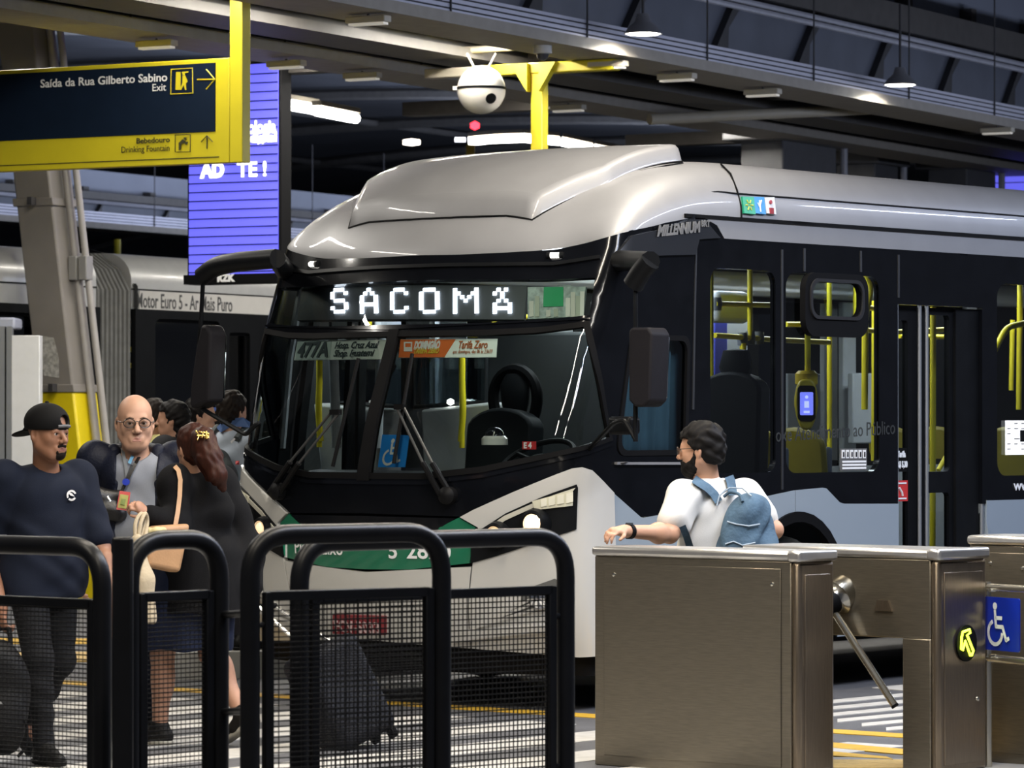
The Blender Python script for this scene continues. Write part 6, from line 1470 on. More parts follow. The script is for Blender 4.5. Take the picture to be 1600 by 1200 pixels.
bd = Vol().el(f(.060, 0, -.094), V3(.034, .040, .031) * s, .02).rc(f(.088, -.026, -.085), f(.091, -.018, -.060), .006 * s, None, .01).rc(f(.088, .026, -.085), f(.091, .018, -.060), .006 * s, None, .01).rc(f(.0935, -.018, -.0575), f(.0935, .018, -.0575), .0055 * s, None, .01)
for y in (1, -1): bd.rc(f(.05, y * .032, -.10), f(.0, y * .060, -.055), .021 * s, .010 * s, .02)
bd.rc(f(.10, -.02, -.0735), f(.10, .02, -.0735), .011 * s, None, .004, op='-')
skin('beard', bd, .004, hb, man1)
c, R = J['head'], J['face']; loc = cap_fn(None, R, c, s)
cv = Vol().el(f(-.014, 0, .050), V3(.118, .096, .092) * s, .01, R); cv.fn(lambda F, X, Y, Z: (lambda q: np.maximum(F, s * (.028 + .10 * q[0] * 0 - .012 - q[2])))(loc(X, Y, Z)))
cv.el(f(.088, .012, .062), V3(.035, .030, .024) * s, .004, R, '-')
cap = skin('cap', cv, .0045, mat('cap_black', (.005, .005, .0055), .8, spec=.15, bump=.1, bscale=300), man1)
vs_ = Vol().el(f(-.150, 0, .000), V3(.075, .070, .008) * s, .01, R @ roty(-.28)).rc(f(-.10, -.05, .02), f(-.10, .05, .02), .008 * s, None, .02); skin('visor', vs_, .004, _M['cap_black'], cap)
MB().lathe([(.011 * s, 0), (.008 * s, .008 * s), (.001, .01 * s)], f(-.014, 0, .140), 12).build('button', _M['cap_black'], cap)
MB().tube([Vector(f(.094, -.03, .034)), Vector(f(.104, .008, .036)), Vector(f(.092, .045, .034))], .008 * s, 8).build('cap_strap', mat('strap_grey', (.08, .08, .085), .6), cap)
tv = shirt_v(J, .022, 1.16, V3(0, 0, .775), .42, sl_e=.012, thick=1.08); tv.join(Vol().el(J['hip'] + V3(.01, 0, -.03), V3(.17, .215, .24), .06).rc(J['hpr'], J['knr'] * .3 + J['hpr'] * .7, .118, .122, .05).rc(J['hpl'], J['knl'] * .3 + J['hpl'] * .7, .118, .118, .05)); tv.fn(half((0, 0, -1), V3(0, 0, .775)))
tv.fn(folds(.0045, 9, 22, 34, .5, zhi=1.25)).fn(folds(.003, 20, -14, 26, 2.0))
ts = skin('t_shirt', tv, .006, navy, man1)
skin('trousers', trousers(J, .014, 1.0, .87).fn(folds(.004, 8, 16, 44, 1.0, zhi=.62)), .0065, jean, man1)
shoes(J, man1, shoeb, h=.006)
on = On([ts], r1, p1); rg = lambda a0, a1, r0, r1_: [(112 + r1_ * .95 * math.cos(t), 774 + r1_ * 1.05 * math.sin(t)) for t in np.linspace(a0, a1, 12)] + [(112 + r0 * .95 * math.cos(t), 774 + r0 * 1.05 * math.sin(t)) for t in np.linspace(a1, a0, 12)]
decal('chest_emblem', [rg(2.6, 5.9, 5.2, 8.2), rg(.5, 2.3, 5.2, 8.2), [(106, 768), (113, 771), (117, 776), (110, 774)]], on, mat('print_white', (.6, .6, .6), .7), ts)
# black rucksack hanging from his hand
rb = ground(2, 17.45); bk = thing('backpack', 'black rucksack hanging low from the hand of the cap wearer', 'bag', rb)
v = Vol().el((0, 0, .33), (.135, .12, .27), .04).el((.02, -.06, .22), (.11, .09, .15), .04).el((-.05, -.03, .45), (.10, .10, .14), .04).fn(folds(.006, 18, 10, 24, .4)); v.fn(half((0, 0, -1), (0, 0, .055)))
skin('pouch', v, .008, mat('nylon_black', (.006, .006, .0065), .55, spec=.15, bump=.2, bscale=120), bk)
hw_ = Vector(rotz(p1) @ (J['wrr'] + V3(.02, 0, -.08)) + np.array(r1)) - rb
MB().tube(arc_pts([(-.05, -.02, .56), hw_ + Vector((-.02, 0, -.01)), hw_ + Vector((.03, 0, -.01)), (.05, -.02, .54)], .04), .012, 8).build('carry_handle', blackc, bk)
MB().tube(arc_pts([(.10, -.08, .26), (.135, -.09, .20), (.13, -.09, .10), (.09, -.09, .06)], .03), .008, 6).build('loose_strap', blackc, bk)
MB().prism([(-.012, 0), (0, .02), (.012, 0), (0, .008)], (.02, -.155, .30), (1, 0, 0), (0, 0, 1), .004).build('emblem', mat('emblem_grey', (.3, .3, .3), .5), bk)
# --- bald man with glasses
r2, p2 = ground(213, 19.2), math.radians(-84); L2 = locf(r2, p2)
man2 = mk('bald person in glasses, navy jacket and grey polo, wearing a lanyard badge', r2, p2)
J = skel(1.76, 1.08); J['head'] = L2(211, 660, 19.12); J['neck'] = L2(212, 714, 19.2); J['face'] = rotz(math.radians(5)) @ roty(.04)
J['shl'] = J['shl'] + V3(0, .01, -.02); J['shr'] = J['shr'] + V3(0, -.01, -.02); J['elr'] = V3(-.03, -.31, 1.10); J['wrr'] = V3(.08, -.30, .86); J['ell'] = V3(-.03, .31, 1.10); J['wrl'] = V3(.08, .29, .86)
sk2 = skinm('fair', (.50, .29, .20)); hv = [hand(J, 'r', V3(.2, 0, -1), V3(0, 1, 0), .4), hand(J, 'l', V3(.2, 0, -1), V3(0, -1, 0), .4)]
bv, f, s = body(J, 1.15, 1.13, 1.14, hv, 1.0, 1.0, nose=1.1); skin('body', bv, HF, sk2, man2)
eyes(f, s, J['face'], man2, 'brown'); lips(f, s, man2, mat('lips_sk2', (.42, .20, .15), .5)); brows(f, s, man2, mat('brow_brown', (.12, .07, .045), .8)); glasses(f, s, J['face'], man2, mat('frame_dark', (.02, .015, .015), .3), .033, .020)
pg = mat('polo_grey', (.21, .225, .26), .85, spec=.15, var=.08, scale=120, bump=.1, bscale=300, stretch=(1, 8, 1))
po = shirt_v(J, .014, 1.17, V3(0, 0, 1.0), .0, neck=.074).fn(folds(.003, 10, 18, 26, .2)); polo = skin('polo_shirt', po, .006, pg, man2)
nb_ = J['neck']
for y in (1, -1):
    cvv = Vol().rc(nb_ + V3(-.05, y * .070, .010), nb_ + V3(.07, y * .055, -.045), .016, .020, .02).rc(nb_ + V3(.07, y * .055, -.045), nb_ + V3(.095, y * .05, -.10), .020, .008, .02); skin('collar', cvv, .005, pg, polo)
jv = torso(J, .030, 1.15).join(arm(J, 'l', .018, .98, 1.06)).join(arm(J, 'r', .018, .98, 1.06)).fn(half((0, 0, -1), V3(0, 0, .80)))
jv.rc(nb_ + V3(.02, 0, -.06), J['head'], .085, .085, .01, '-').fn(lambda F, X, Y, Z: np.maximum(F, np.minimum(X - .015, .105 - np.abs(Y)))).fn(folds(.005, 12, 14, 30, .8))
jm = mat('jacket_navy', (.008, .010, .020), .5, spec=.15, var=.15, bump=.15, bscale=90); jk = skin('jacket', jv, .0065, jm, man2)
for y in (1, -1):
    lv = Vol().rc(nb_ + V3(-.06, y * .07, .045), nb_ + V3(.03, y * .112, .03), .030, .034, .02).rc(nb_ + V3(.03, y * .112, .03), nb_ + V3(.115, y * .105, -.13), .034, .024, .02).rc(nb_ + V3(.115, y * .105, -.13), nb_ + V3(.15, y * .112, -.36), .022, .010, .02); skin('lapel', lv, .006, jm, jk)
skin('trousers', trousers(J, .016, 1.15, 1.04), .008, navy, man2); shoes(J, man2, shoeb, h=.008)
on = On([polo, jk], r2, p2)
decal('undershirt', [[(196, 688), (222, 687), (215, 697), (208, 701), (201, 695)]], on, blackc, polo, .010)
ly = mat('lanyard_dark', (.03, .033, .04), .7); lan = band('lanyard', [(225, 692), (215, 710), (206, 730), (199, 748)], 6, on, ly, man2, .014); band('lanyard_strap', [(191, 700), (194, 715), (197, 730), (199, 748)], 5, on, mat('lanyard_grey', (.14, .15, .16), .7), lan, .012)
band('lanyard_print', [(213, 703), (206, 715), (202, 724)], 5, on, mat('lanyard_blue', (.12, .30, .45), .7), lan, .014)
decal('badge_reel', [[(197 + 6 * math.cos(t), 753 + 5.5 * math.sin(t)) for t in np.linspace(0, 6.28, 13)[:-1]]], on, mat('reel_blue', (.03, .06, .50), .4), lan, .05)
bdg = decal('badge', [[(187, 767), (204, 769), (201, 798), (182, 796)]], on, mat('badge_red', (.45, .03, .03), .4), lan, .054); decal('badge_card', [[(188, 772), (201, 774), (198, 795), (184, 793)]], on, mat('card_yellow', (.38, .36, .10), .5), bdg, .060); decal('badge_photo', [[(190, 779), (197, 780), (195, 789), (188, 788)]], on, mat('card_green', (.22, .28, .08), .5), bdg, .064)
wb2 = thing('waist_bag', 'black leather bag slung at the waist of the bald person', 'bag', r2, p2); c = L2(168, 786, 19.02)
v = Vol().rc(c + V3(0, -.055, .045), c + V3(0, .055, .035), .032, .032, .03).rc(c + V3(0, -.06, -.05), c + V3(0, .05, -.055), .036, .036, .03).rc(c + V3(0, -.06, .04), c + V3(0, .05, -.05), .034, .034, .05).rc(c + V3(.02, -.04, -.03), c + V3(.02, .035, -.03), .03, .03, .02).fn(folds(.003, 30, 25, 30)); skin('pouch', v, .006, leather, wb2)
band('shoulder_strap', [(229, 690), (224, 702), (212, 724), (202, 744), (193, 762), (186, 775)], 5, on, leather, wb2, .018)
MB().tube([Vector(c + V3(.085, .0, .035)), Vector(c + V3(.09, .015, .01))], .006, 6).build('zip_pull', screw, wb2)
# --- woman in black, from behind
r3, p3 = ground(306, 18.65), math.radians(143); L3 = locf(r3, p3)
wom = mk('person seen from behind, reddish brown hair held by a gold clip, long black cardigan', r3, p3)
J = skel(1.60, .98); J['head'] = L3(301, 700, 18.62); J['neck'] = L3(303, 750, 18.65); J['face'] = rotz(math.radians(-20))
J['hpl'], J['knl'], J['anl'], J['tol'] = V3(.03, .085, .82), V3(.14, .09, .45), V3(.16, .085, .08), V3(.30, .10, .04)
J['hpr'], J['knr'], J['anr'], J['tor'] = V3(-.02, -.085, .82), V3(-.02, -.09, .45), V3(-.24, -.08, .16), V3(-.12, -.09, .05); J['upr'] = unit(V3(.5, 0, .87)); J['fdr'] = unit(V3(.87, 0, -.5))
J['ell'] = L3(276, 824, 18.42); J['wrl'] = L3(232, 806, 18.3); J['elr'] = L3(387, 850, 18.75); J['wrr'] = L3(393, 920, 18.6)
sk3 = skinm('tan', (.40, .215, .14)); hv = [hand(J, 'l', unit(J['wrl'] - J['ell']) + V3(0, 0, .45), V3(.4, -.3, -.5), .95), hand(J, 'r', V3(.1, 0, -1), V3(0, 1, 0), .85)]
bv, f, s = body(J, 1.05, 1.0, .95, hv, 1.0, 1.12); skin('body', bv, HF, sk3, wom); eyes(f, s, J['face'], wom, 'dark')
cvv = torso(J, .03, 1.12).join(arm(J, 'l', .030, .97, 1.15)).join(arm(J, 'r', .030, .97, 1.15)); cvv.rc(J['hip'] + V3(-.04, 0, .05), V3(-.07, 0, .62), .19, .21, .08).rc(J['neck'] + V3(-.10, 0, -.04), J['neck'] + V3(-.13, -.02, -.15), .07, .09, .05)
cvv.fn(half((0, 0, -1), V3(0, 0, .66))).rc(J['neck'] + V3(.03, 0, -.02), J['head'], .064, .07, .01, '-').fn(folds(.006, 14, 26, 9, .3)).fn(folds(.003, 22, -10, 24, 1.3, zlo=.95))
cdg = skin('cardigan', cvv, .007, blackc, wom)
skv = Vol().rc((.01, 0, .80), (.03, 0, .50), .175, .185, .04).rc(J['hpl'], J['knl'], .125, .11, .05).rc(J['hpr'], J['knr'], .125, .11, .05); skv.fn(half((0, 0, -1), (0, 0, .475))).fn(folds(.006, 18, 30, 4, .9)); skin('skirt', skv, .008, mat('skirt_navy', (.013, .018, .040), .85, spec=.15, var=.15), wom)
shoes(J, wom, mat('sneaker_black', (.011, .010, .009), .6, spec=.15), mat('sole_pale', (.40, .38, .32), .6))
hm = mat('hair_auburn', (.036, .012, .008), .5, spec=.15, var=.45, scale=30, stretch=(6, 6, 1)); hr_ = hair_v(J, 1.0, .014, .062, -.10, .0015, 120, -.02)
hr_.p = [q for q in hr_.p]; c, R = J['head'], J['face']; fn_ = hr_.p.pop()
hv2 = Vol(); hv2.p = hr_.p + [fn_]; q0 = L3(318, 686, 18.5); pts = [q0, L3(328, 715, 18.45), L3(340, 742, 18.42), L3(349, 764, 18.45)]
hv2.rc(pts[0], pts[1], .062, .062, .03).rc(pts[1], pts[2], .060, .048, .02).rc(pts[2], pts[3], .046, .018, .02).rc(L3(312, 705, 18.5), L3(326, 745, 18.45), .04, .022, .02)
hv2.fn(lambda F, X, Y, Z: F + .0035 * np.sin(150 * Y + 60 * X + 5 * np.sin(20 * Z)) * np.sin(40 * X + 30 * Z))
hair = skin('hair', hv2, .005, hm, wom)
on = On([hair], r3, p3); gold = mat('gold_clip', (.75, .50, .14), .25, metal=1.0)
clip = MB()
for pts in ([(306, 673), (311, 681), (308, 688)], [(311, 674), (317, 677), (316, 684), (310, 683)], [(318, 675), (326, 678), (326, 684), (319, 684)], [(322, 674), (323, 686)], [(308, 680), (327, 681)]):
    clip.tube([Vector(on(x, y, .012)) for x, y in pts], .005, 8)
clip.build('hair_clip', gold, wom)
on = On([cdg], r3, p3)
# tan shoulder bag
tb = thing('handbag', 'tan leather shoulder bag at the elbow of the person in the black cardigan', 'bag', r3, p3); tl = mat('leather_tan', (.42, .24, .12), .5, var=.12, scale=12, bump=.08, bscale=90)
q = [L3(236, 822, 18.22), L3(291, 818, 18.36), L3(275, 895, 18.32), L3(222, 884, 18.18)]; cb = sum(q) / 4
bn = np.cross(q[1] - q[0], q[3] - q[0]); bn = unit(bn); mbg = MB(); mbg.add([Vector(p + bn * .045) for p in q] + [Vector(p - bn * .045) for p in q], [(0, 1, 2, 3), (7, 6, 5, 4), (0, 4, 5, 1), (1, 5, 6, 2), (2, 6, 7, 3), (3, 7, 4, 0)]); mbg.build('pouch', tl, tb, bevel=.022, seg=4)
band('shoulder_strap', [(273, 728), (279, 735), (282, 750), (281, 775), (278, 800), (274, 822)], 7, on, tl, tb, .012)
kv = Vol().el(L3(245, 829, 18.2), (.025, .03, .02), .01).el(L3(233, 830, 18.2), (.022, .02, .02), .01).el(L3(254, 828, 18.22), (.022, .02, .016), .01); skin('scarf_knot', kv, .005, mat('scarf_yellow', (.55, .48, .25), .7), tb)
# beige tote hanging from the wrist
to_ = thing('tote_bag', 'long beige cloth tote hanging from the hand of the person in black', 'bag', r3, p3); tm = mat('cloth_beige', (.46, .38, .26), .85, var=.1, bump=.2, bscale=60)
v = Vol().rc(L3(213, 845, 18.1), L3(222, 905, 18.1), .030, .060, .04).rc(L3(222, 905, 18.1), L3(226, 965, 18.1), .06, .062, .04).rc(L3(210, 880, 18.1), L3(212, 965, 18.1), .03, .045, .04); v.fn(half((0, 0, -1), L3(222, 976, 18.1))).fn(folds(.006, 26, 30, 5, .5)); skin('sack', v, .006, tm, to_)
for dx in (0, 9): MB().tube(arc_pts([Vector(L3(212 + dx * .3, 850, 18.1)), Vector(L3(211 + dx, 815, 18.12)), Vector(L3(222 + dx * .6, 799, 18.16)), Vector(L3(229 + dx * .2, 812, 18.2)), Vector(L3(217 + dx, 850, 18.12))], .05), .010, 8).build('handle', tm, to_)
# rolling suitcase pulled behind
rs = ground(545, 18.5); sc_ = thing('suitcase', 'black soft suitcase on wheels tilted behind the wide barriers', 'suitcase', rs); bx0 = P(530, 1085, 18.5) - rs
ax_ = Vector((.42, .0, -.90)).normalized(); sx2 = Vector((.75, .55, .35)); sx2 = (sx2 - ax_ * sx2.dot(ax_)).normalized(); RS = frame(sx2, ax_.cross(sx2), ax_)
sm = mat('nylon_charcoal', (.012, .013, .017), .55, spec=.15, var=.2, bump=.25, bscale=90)
bodyc = MB().box(bx0, (.36, .24, .52), RS).build('case', sm, sc_, bevel=.05, seg=4)
MB().box(bx0 - RS @ Vector((0, .135, -.02)), (.28, .05, .36), RS).build('front_pocket', sm, bodyc, bevel=.025)
zp = MB(); 
for (x, y, z) in ((-.10, -.166, -.17), (.02, -.166, -.10), (-.03, -.166, .02)): zp.tube([bx0 + RS @ Vector((x, y, z)), bx0 + RS @ Vector((x + .05, y, z + .06)), bx0 + RS @ Vector((x + .02, y, z + .12))], .004, 6)
zp.build('zip', screw, bodyc)
for y in (-.09, .09):
    for x in (-.13, .13):
        cc = bx0 + RS @ Vector((x, y, .275)); 
        if x > 0 or y < 0: MB().cyl(cc - RS @ Vector((.012, 0, 0)), cc + RS @ Vector((.012, 0, 0)), .032, 16).build('wheel', rub, sc_)
hd0, hd1 = P(404, 948, 18.5) - rs, P(428, 946, 18.6) - rs
MB().tube([bx0 + RS @ Vector((-.09, .06, -.26)), hd0], .009, 8).build('handle_rod', chrome, sc_); MB().tube([bx0 + RS @ Vector((.05, .06, -.26)), hd1], .009, 8).build('handle_rod', chrome, sc_)
MB().tube([hd0 - Vector((.02, 0, 0)), hd1 + Vector((.01, 0, 0))], .014, 8).build('grip', rub, sc_)
# --- man with the blue backpack
r4, p4 = ground(1112, 18.35), math.radians(138); L4 = locf(r4, p4)
man4 = mk('bearded person in white polo shirt holding out a wrist with a black watch', r4, p4)
J = skel(1.60, 1.12); J['head'] = L4(1094, 702, 18.33); J['neck'] = L4(1106, 757, 18.38); J['face'] = rotz(math.radians(22)) @ roty(.06)
J['ell'] = L4(1046, 834, 18.05); J['wrl'] = L4(976, 830, 17.8); J['elr'] = L4(1209, 828, 18.45); J['wrr'] = L4(1150, 850, 18.9); J['shl'] = L4(1068, 778, 18.2); J['shr'] = L4(1160, 778, 18.5)
sk4 = skinm('light', (.50, .275, .175)); hv = [hand(J, 'l', unit(J['wrl'] - J['ell']), V3(.2, -.1, -1), .55), hand(J, 'r', unit(J['wrr'] - J['elr']), V3(.3, .8, -.2), .5)]
bv, f, s = body(J, 1.14, 1.08, 1.05, hv, 1.12); skin('body', bv, HF, sk4, man4); eyes(f, s, J['face'], man4, 'dark'); glasses(f, s, J['face'], man4, mat('frame_dark', (.02, .015, .015), .3))
hd_ = mat('hair_dark', (.0055, .0045, .004), .65, spec=.15, var=.4, scale=60); skin('hair', hair_v(J, 1.08, .017, .060, -.075, .005, 95), .0045, hd_, man4)
bd = Vol().el(f(.040, 0, -.082), V3(.062, .060, .056) * s, .02).el(f(.062, 0, -.105), V3(.034, .038, .032) * s, .02)
for y in (1, -1): bd.rc(f(.03, y * .050, -.085), f(.006, y * .070, -.035), .024 * s, .012 * s, .02)
bd.rc(f(.094, -.02, -.0575), f(.094, .02, -.0575), .0065 * s, None, .01).el(f(.098, 0, -.072), V3(.014, .022, .008) * s, .006, J['face'], '-').fn(lambda F, X, Y, Z: F + .002 * np.sin(170 * X) * np.sin(160 * Z + 100 * Y)); skin('beard', bd, .0045, hd_, man4)
pwm = mat('polo_white', (.66, .64, .60), .85, var=.03, bump=.1, bscale=250)
pv = shirt_v(J, .018, 1.10, V3(0, 0, .80), .31, neck=.066, sl_e=.020, thick=1.12).fn(folds(.005, 16, 12, 22, .6)).fn(folds(.003, -12, 24, 30, 2.2)); pol = skin('polo_shirt', pv, .006, pwm, man4)
cvv = Vol().rc(J['neck'] + V3(-.05, .055, .005), J['neck'] + V3(-.05, -.055, .005), .022, None, .02)
for y in (1, -1): cvv.rc(J['neck'] + V3(-.05, y * .055, .005), J['neck'] + V3(.05, y * .06, -.02), .022, .020, .02)
skin('collar', cvv, .005, pwm, pol)
skin('trousers', trousers(J, .018, 1.15, .86), .008, mat('trousers_grey', (.02, .02, .022), .85, spec=.15), man4); shoes(J, man4, shoeb, h=.008)
wdir = unit(J['wrl'] - J['ell']); wc = J['wrl'] - wdir * .035; wt = MB().tube([Vector(wc - wdir * .012), Vector(wc + wdir * .012)], .036, 20).build('watch', rub, man4)
MB().lathe([(.019, 0), (.018, .008), (.002, .009)], Vector(wc + V3(0, 0, .033)), 16).build('watch_face', mat('watch_glass', (.05, .055, .06), .1), wt)
# his backpack
bpk = thing('backpack', 'washed blue backpack worn over the white polo shirt', 'bag', r4, p4); bl = mat('canvas_blue', (.068, .115, .165), .75, spec=.15, var=.22, scale=14, bump=.25, bscale=50); bl2 = mat('piping_blue', (.30, .36, .42), .6)
Rb = rotz(0.0); bc = L4(1148, 802, 18.18)
ctr = (J['chest'] + V3(-.215, -.01, -.10)); v = Vol().el(ctr, (.10, .155, .20), .05).el(ctr + V3(.02, 0, -.10), (.11, .165, .16), .06).el(ctr + V3(-.06, 0, -.09), (.075, .125, .105), .035).el(ctr + V3(-.03, 0, .08), (.07, .12, .09), .04).fn(folds(.010, 20, 26, 18, .7)).fn(folds(.006, -34, 30, 38, 1.9)); pk = skin('pouch', v, .0065, bl, bpk)
on = On([pk], r4, p4)
for pts in ([(1127, 772), (1140, 762), (1160, 763), (1174, 775)], [(1136, 815), (1150, 819), (1170, 822), (1187, 819)], [(1120, 790), (1124, 775), (1135, 764)], [(1133, 850), (1146, 846), (1160, 852), (1180, 848)]):
    MB().tube([Vector(on(x, y, .004)) for x, y in pts], .004, 6).build('piping', bl2, pk)
MB().tube(arc_pts([Vector(on(1131, 776, .0)), Vector(on(1140, 768, .02)), Vector(on(1156, 772, .03)), Vector(on(1160, 784, .004))], .02), .008, 8).build('grab_loop', bl, bpk)
on2 = On([pol, pk], r4, p4)
band('shoulder_strap', [(1084, 748), (1093, 754), (1106, 762), (1116, 772), (1123, 784)], 13, on2, bl, bpk, .012, .008); band('shoulder_strap', [(1139, 744), (1142, 752), (1144, 764), (1145, 774)], 14, on2, bl, bpk, .012, .008)
band('lower_strap', [(1066, 822), (1072, 836), (1079, 858), (1086, 875)], 11, On([pol], r4, p4), bl, bpk, .012, .006)
# --- people boarding behind the bus front
def bystander(label, px, d, top, head_deg, hairc, top_c, tr_c, skc, z0=0.0, style='short', coat=None, g=1.0, hs=1.0, turn=0.0, h_=HC, cap_c=None):
    r = ground(px, d); r.z = z0; phi = math.radians(head_deg); hh = CAM_H + (HZ - top) / FOC * d - z0 - .01
    t = mk(label, r, phi); J = skel(hh, 1.0); J['face'] = rotz(math.radians(turn))
    hv = [hand(J, 'r', V3(.2, 0, -1), V3(0, 1, 0), .4), hand(J, 'l', V3(.2, 0, -1), V3(0, -1, 0), .4)]
    bv, f, s = body(J, g, hs, 1.0, hv); skin('body', bv, h_, skinm(skc, {'brown': (.24, .115, .068), 'fair': (.50, .29, .20), 'tan': (.40, .215, .14)}[skc]), t); eyes(f, s, J['face'], t, 'dark')
    tm_ = mat('top_' + top_c[0], top_c[1], .85, spec=.15, var=.15, bump=.1, bscale=200)
    sh = skin('jacket' if coat else 'shirt', shirt_v(J, .020, g * 1.08, V3(0, 0, .80 * J['s']), .95 if coat else .42, sl_e=.012, neck=.066).fn(folds(.005, 14, 18, 24, px)), .009, tm_, t)
    skin('trousers', trousers(J, .016, g * 1.05, .92), .010, mat('bottom_' + tr_c[0], tr_c[1], .85, spec=.15), t); shoes(J, t, shoeb, h=.009)
    hm_ = mat('hair_' + hairc[0], hairc[1], .6, spec=.15, var=.4, scale=50); hv = hair_v(J, hs, .016, .058, -.085 if style == 'short' else -.11, .004, 100)
    if style == 'long':
        fn_ = hv.p.pop(); c, R = J['head'], J['face']; q = lambda x, y, z: c + R @ V3(x, y, z) * s
        hv.rc(q(-.06, 0, .02), q(-.075, 0, -.15), .075 * s, .06 * s, .03).rc(q(-.075, 0, -.15), q(-.085, 0, -.26), .06 * s, .03 * s, .03); hv.p = [x for x in hv.p[:2]] + [fn_] + hv.p[2:]
        hv.fn(lambda F, X, Y, Z: F + .006 * np.sin(70 * X + 4 * np.sin(30 * Z)) * np.sin(60 * Z + 50 * Y))
    skin('hair', hv, .006, hm_, t)
    if cap_c:
        c, R = J['head'], J['face']; lc = cap_fn(None, R, c, s); cv = Vol().el(c + R @ V3(-.014, 0, .05) * s, V3(.122, .100, .092) * s, .01, R); cv.fn(lambda F, X, Y, Z: np.maximum(F, s * (.03 - lc(X, Y, Z)[2]))); cp = skin('cap', cv, .006, mat('cap_' + cap_c[0], cap_c[1], .8), t)
    return t, J, r, phi, sh
dk = ('dark_brown', (.012, .008, .006)); bkk = ('near_black', (.006, .005, .005))
ta, J, ra, pa_, sha = bystander('person with short dark hair and grey rucksack boarding beside the bus front', 362, 23.9, 613, 62, dk, ('denim_white', (.40, .45, .52)), ('dark', (.02, .02, .025)), 'fair', .16, coat=True, hs=1.04, turn=-8)
on = On([sha], ra, pa_); decal('denim_yoke', [[(338, 668), (352, 655), (380, 652), (392, 660), (390, 668), (362, 666), (345, 676)]], on, mat('denim_blue', (.05, .10, .24), .8), sha, .008)
gb = thing('backpack', 'grey rucksack on the back of the boarding person with denim collar', 'bag', ra, pa_); ctr = J['chest'] + V3(-.20, 0, -.13); v = Vol().el(ctr, (.11, .16, .23), .05).el(ctr + V3(-.07, 0, -.08), (.08, .13, .14), .04).fn(folds(.006, 18, 20, 16, .2)); gbk = skin('pouch', v, .008, mat('nylon_grey', (.085, .095, .095), .65, spec=.15, var=.2, bump=.2, bscale=60), gb)
on = On([gbk], ra, pa_)
decal('red_tag', [[(368, 720), (374, 720), (374, 726), (368, 726)]], on, mat('tag_red', (.5, .05, .05), .6), gbk, .008); decal('zip_mark', [[(360, 690), (366, 684), (368, 686), (362, 693)]], on, txw, gbk, .008)
for y in (1, -1): MB().tube([Vector(J['sh' + ('l' if y > 0 else 'r')] * .62 + J['neck'] * .38 + V3(-.10, 0, .0)), Vector(J['sh' + ('l' if y > 0 else 'r')] * .62 + J['neck'] * .38 + V3(.0, 0, .075)), Vector(J['chest'] + V3(.14, y * .11, .06))], .022, 8).build('shoulder_strap', _M['nylon_grey'], gb)
bystander('person in blue cap half hidden behind the boarding rucksack wearer', 341, 25.2, 622, 75, bkk, ('pale_grey', (.30, .30, .30)), ('dark', (.02, .02, .025)), 'tan', .16, cap_c=('blue', (.05, .11, .38)))
bystander('person with tied up dark hair queueing left of the blue cap'.replace('left of', 'next to'), 312, 24.6, 620, 30, bkk, ('pale_grey', (.30, .30, .30)), ('dark', (.02, .02, .025)), 'fair', .16, style='short', turn=-30)
bystander('person with long dark curly hair and thin earphone wire behind the bald person', 271, 24.2, 627, 160, bkk, ('charcoal', (.03, .03, .033)), ('dark', (.02, .02, .025)), 'tan', .16, style='long', turn=15)
bystander('person in pale yellow top partly hidden by the bald person', 240, 25.5, 624, 40, dk, ('yellow', (.55, .50, .22)), ('dark', (.02, .02, .025)), 'brown', .16, turn=20)
def at_bus(x, y): p = BO + BH * x + BL * y; return 800 + FOC * p.x / p.y, p.y
px_, d_ = at_bus(-1.50, -1.95); bystander('person in pink top seen through the windshield by the front door', px_, d_, 652, 150, bkk, ('pink', (.60, .16, .26)), ('dark', (.02, .02, .025)), 'fair', .16, style='long')
px_, d_ = at_bus(-1.86, -2.0); bystander('person in white top seen through the windshield by the door frame', px_, d_, 640, 120, dk, ('white', (.5, .5, .52)), ('jean', (.06, .10, .2)), 'tan', .16)
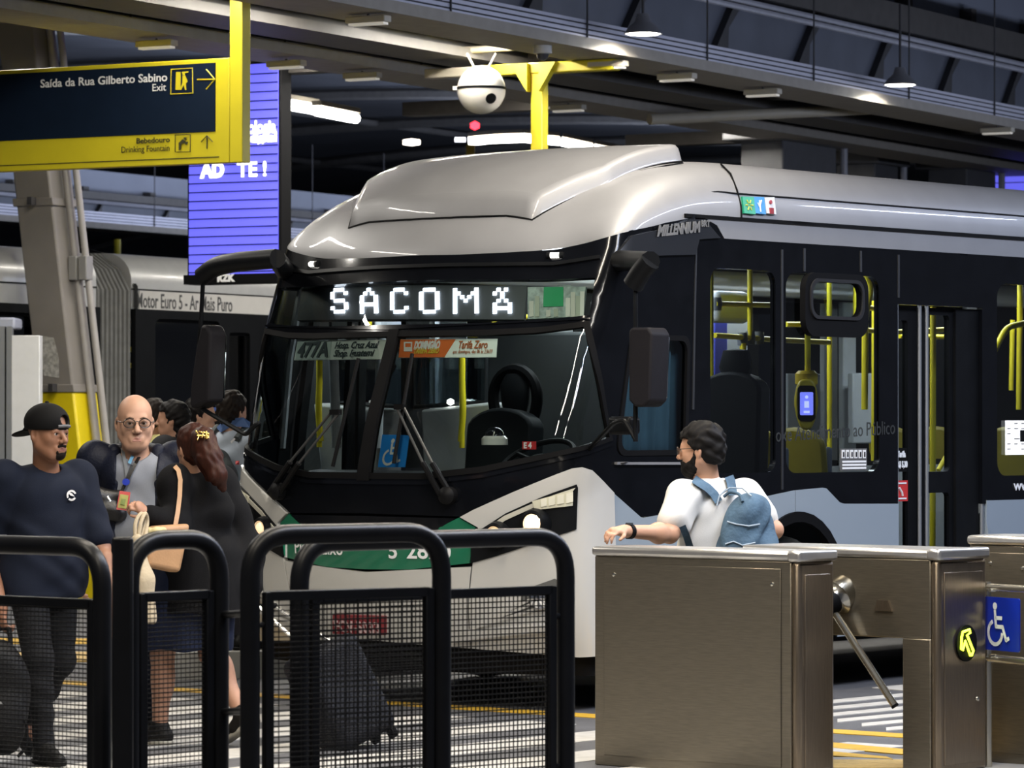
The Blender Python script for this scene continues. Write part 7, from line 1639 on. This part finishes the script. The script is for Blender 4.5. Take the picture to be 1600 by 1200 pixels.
# ------------------------------------------------------------------ words for the setting
WORDS = {'floor': ('dark grey asphalt road of the bus station', 'road'), 'crossing_stripe_trim': ('white zebra crossing stripe painted on the asphalt', 'road marking'),
 'stop_line_trim': ('thin yellow stop line across the lane before the bus', 'road marking'), 'hatch_stripe_trim': ('white hatch stripe on the road beyond the turnstiles', 'road marking'),
 'yellow_line_trim_1': ('wide yellow line with a point, seen beside the tripod arm', 'road marking'), 'yellow_line_trim_2': ('short yellow wedge below the wide pointed yellow line', 'road marking'),
 'yellow_line_trim_3': ('plain yellow line on the ground behind the walking cap wearer', 'road marking'), 'tactile_strip_trim_1': ('yellow tactile strip behind the legs of the cap wearer', 'paving'),
 'tactile_strip_trim_2': ('yellow tactile strip at the foot of the turnstiles', 'paving'), 'walkway_trim_1': ('grey concrete walkway under the turnstiles', 'paving'),
 'platform_floor': ('raised concrete boarding platform on the door side of the bus', 'platform'), 'kerb_trim_1': ('pale kerb edging the boarding platform', 'kerb'),
 'ceiling_web_trim': ('blue grey sheet web of an overhead girder', 'roof'), 'ceiling_flange_trim': ('brown flange along an overhead girder', 'roof'), 'ceiling_fascia_trim': ('pale blue grey fascia above an overhead girder', 'roof'),
 'ceiling_bracket_trim': ('dark slanted bracket in front of a girder web', 'roof'), 'ceiling_post_trim': ('short brown post under a girder fascia', 'roof'), 'ceiling_beam_1': ('deep dark beam between the two cable trays', 'roof'),
 'ceiling_beam_2': ('dark beam behind the second cable tray', 'roof'), 'ceiling_beam_trim_1': ('brown lower flange of the deep beam between the trays', 'roof'), 'ceiling_crossbeam': ('brown cross beam joining the overhead beams', 'roof'),
 'ceiling': ('dark vaulted sheet roof of the hall behind the bus', 'roof'), 'ceiling_slab_1': ('dark flat roof over the near walkway', 'roof'), 'ceiling_rib_trim': ('curved rib under the vaulted roof', 'roof'), 'ceiling_purlin_trim': ('straight purlin under the vaulted roof', 'roof'),
 'wall_back': ('dim wall closing the far end of the station', 'wall'), 'wall_side': ('dim side wall behind the articulated bus', 'wall')}
import re as _re
_n = {}
for o in [x for x in bpy.data.objects if x.parent is None and x.get('kind') == 'structure']:
    base = _re.sub(r'\.\d+$', '', o.name); key = base if base in WORDS else _re.sub(r'_\d+$', '', base)
    if key in WORDS: o['label'], o['category'] = WORDS[key]; _n.setdefault(key, []).append(o)
for k, v in _n.items():
    if len(v) > 1:
        for o in v: o['group'] = k.replace('_trim', '').replace('_', ' ') + ' pieces'
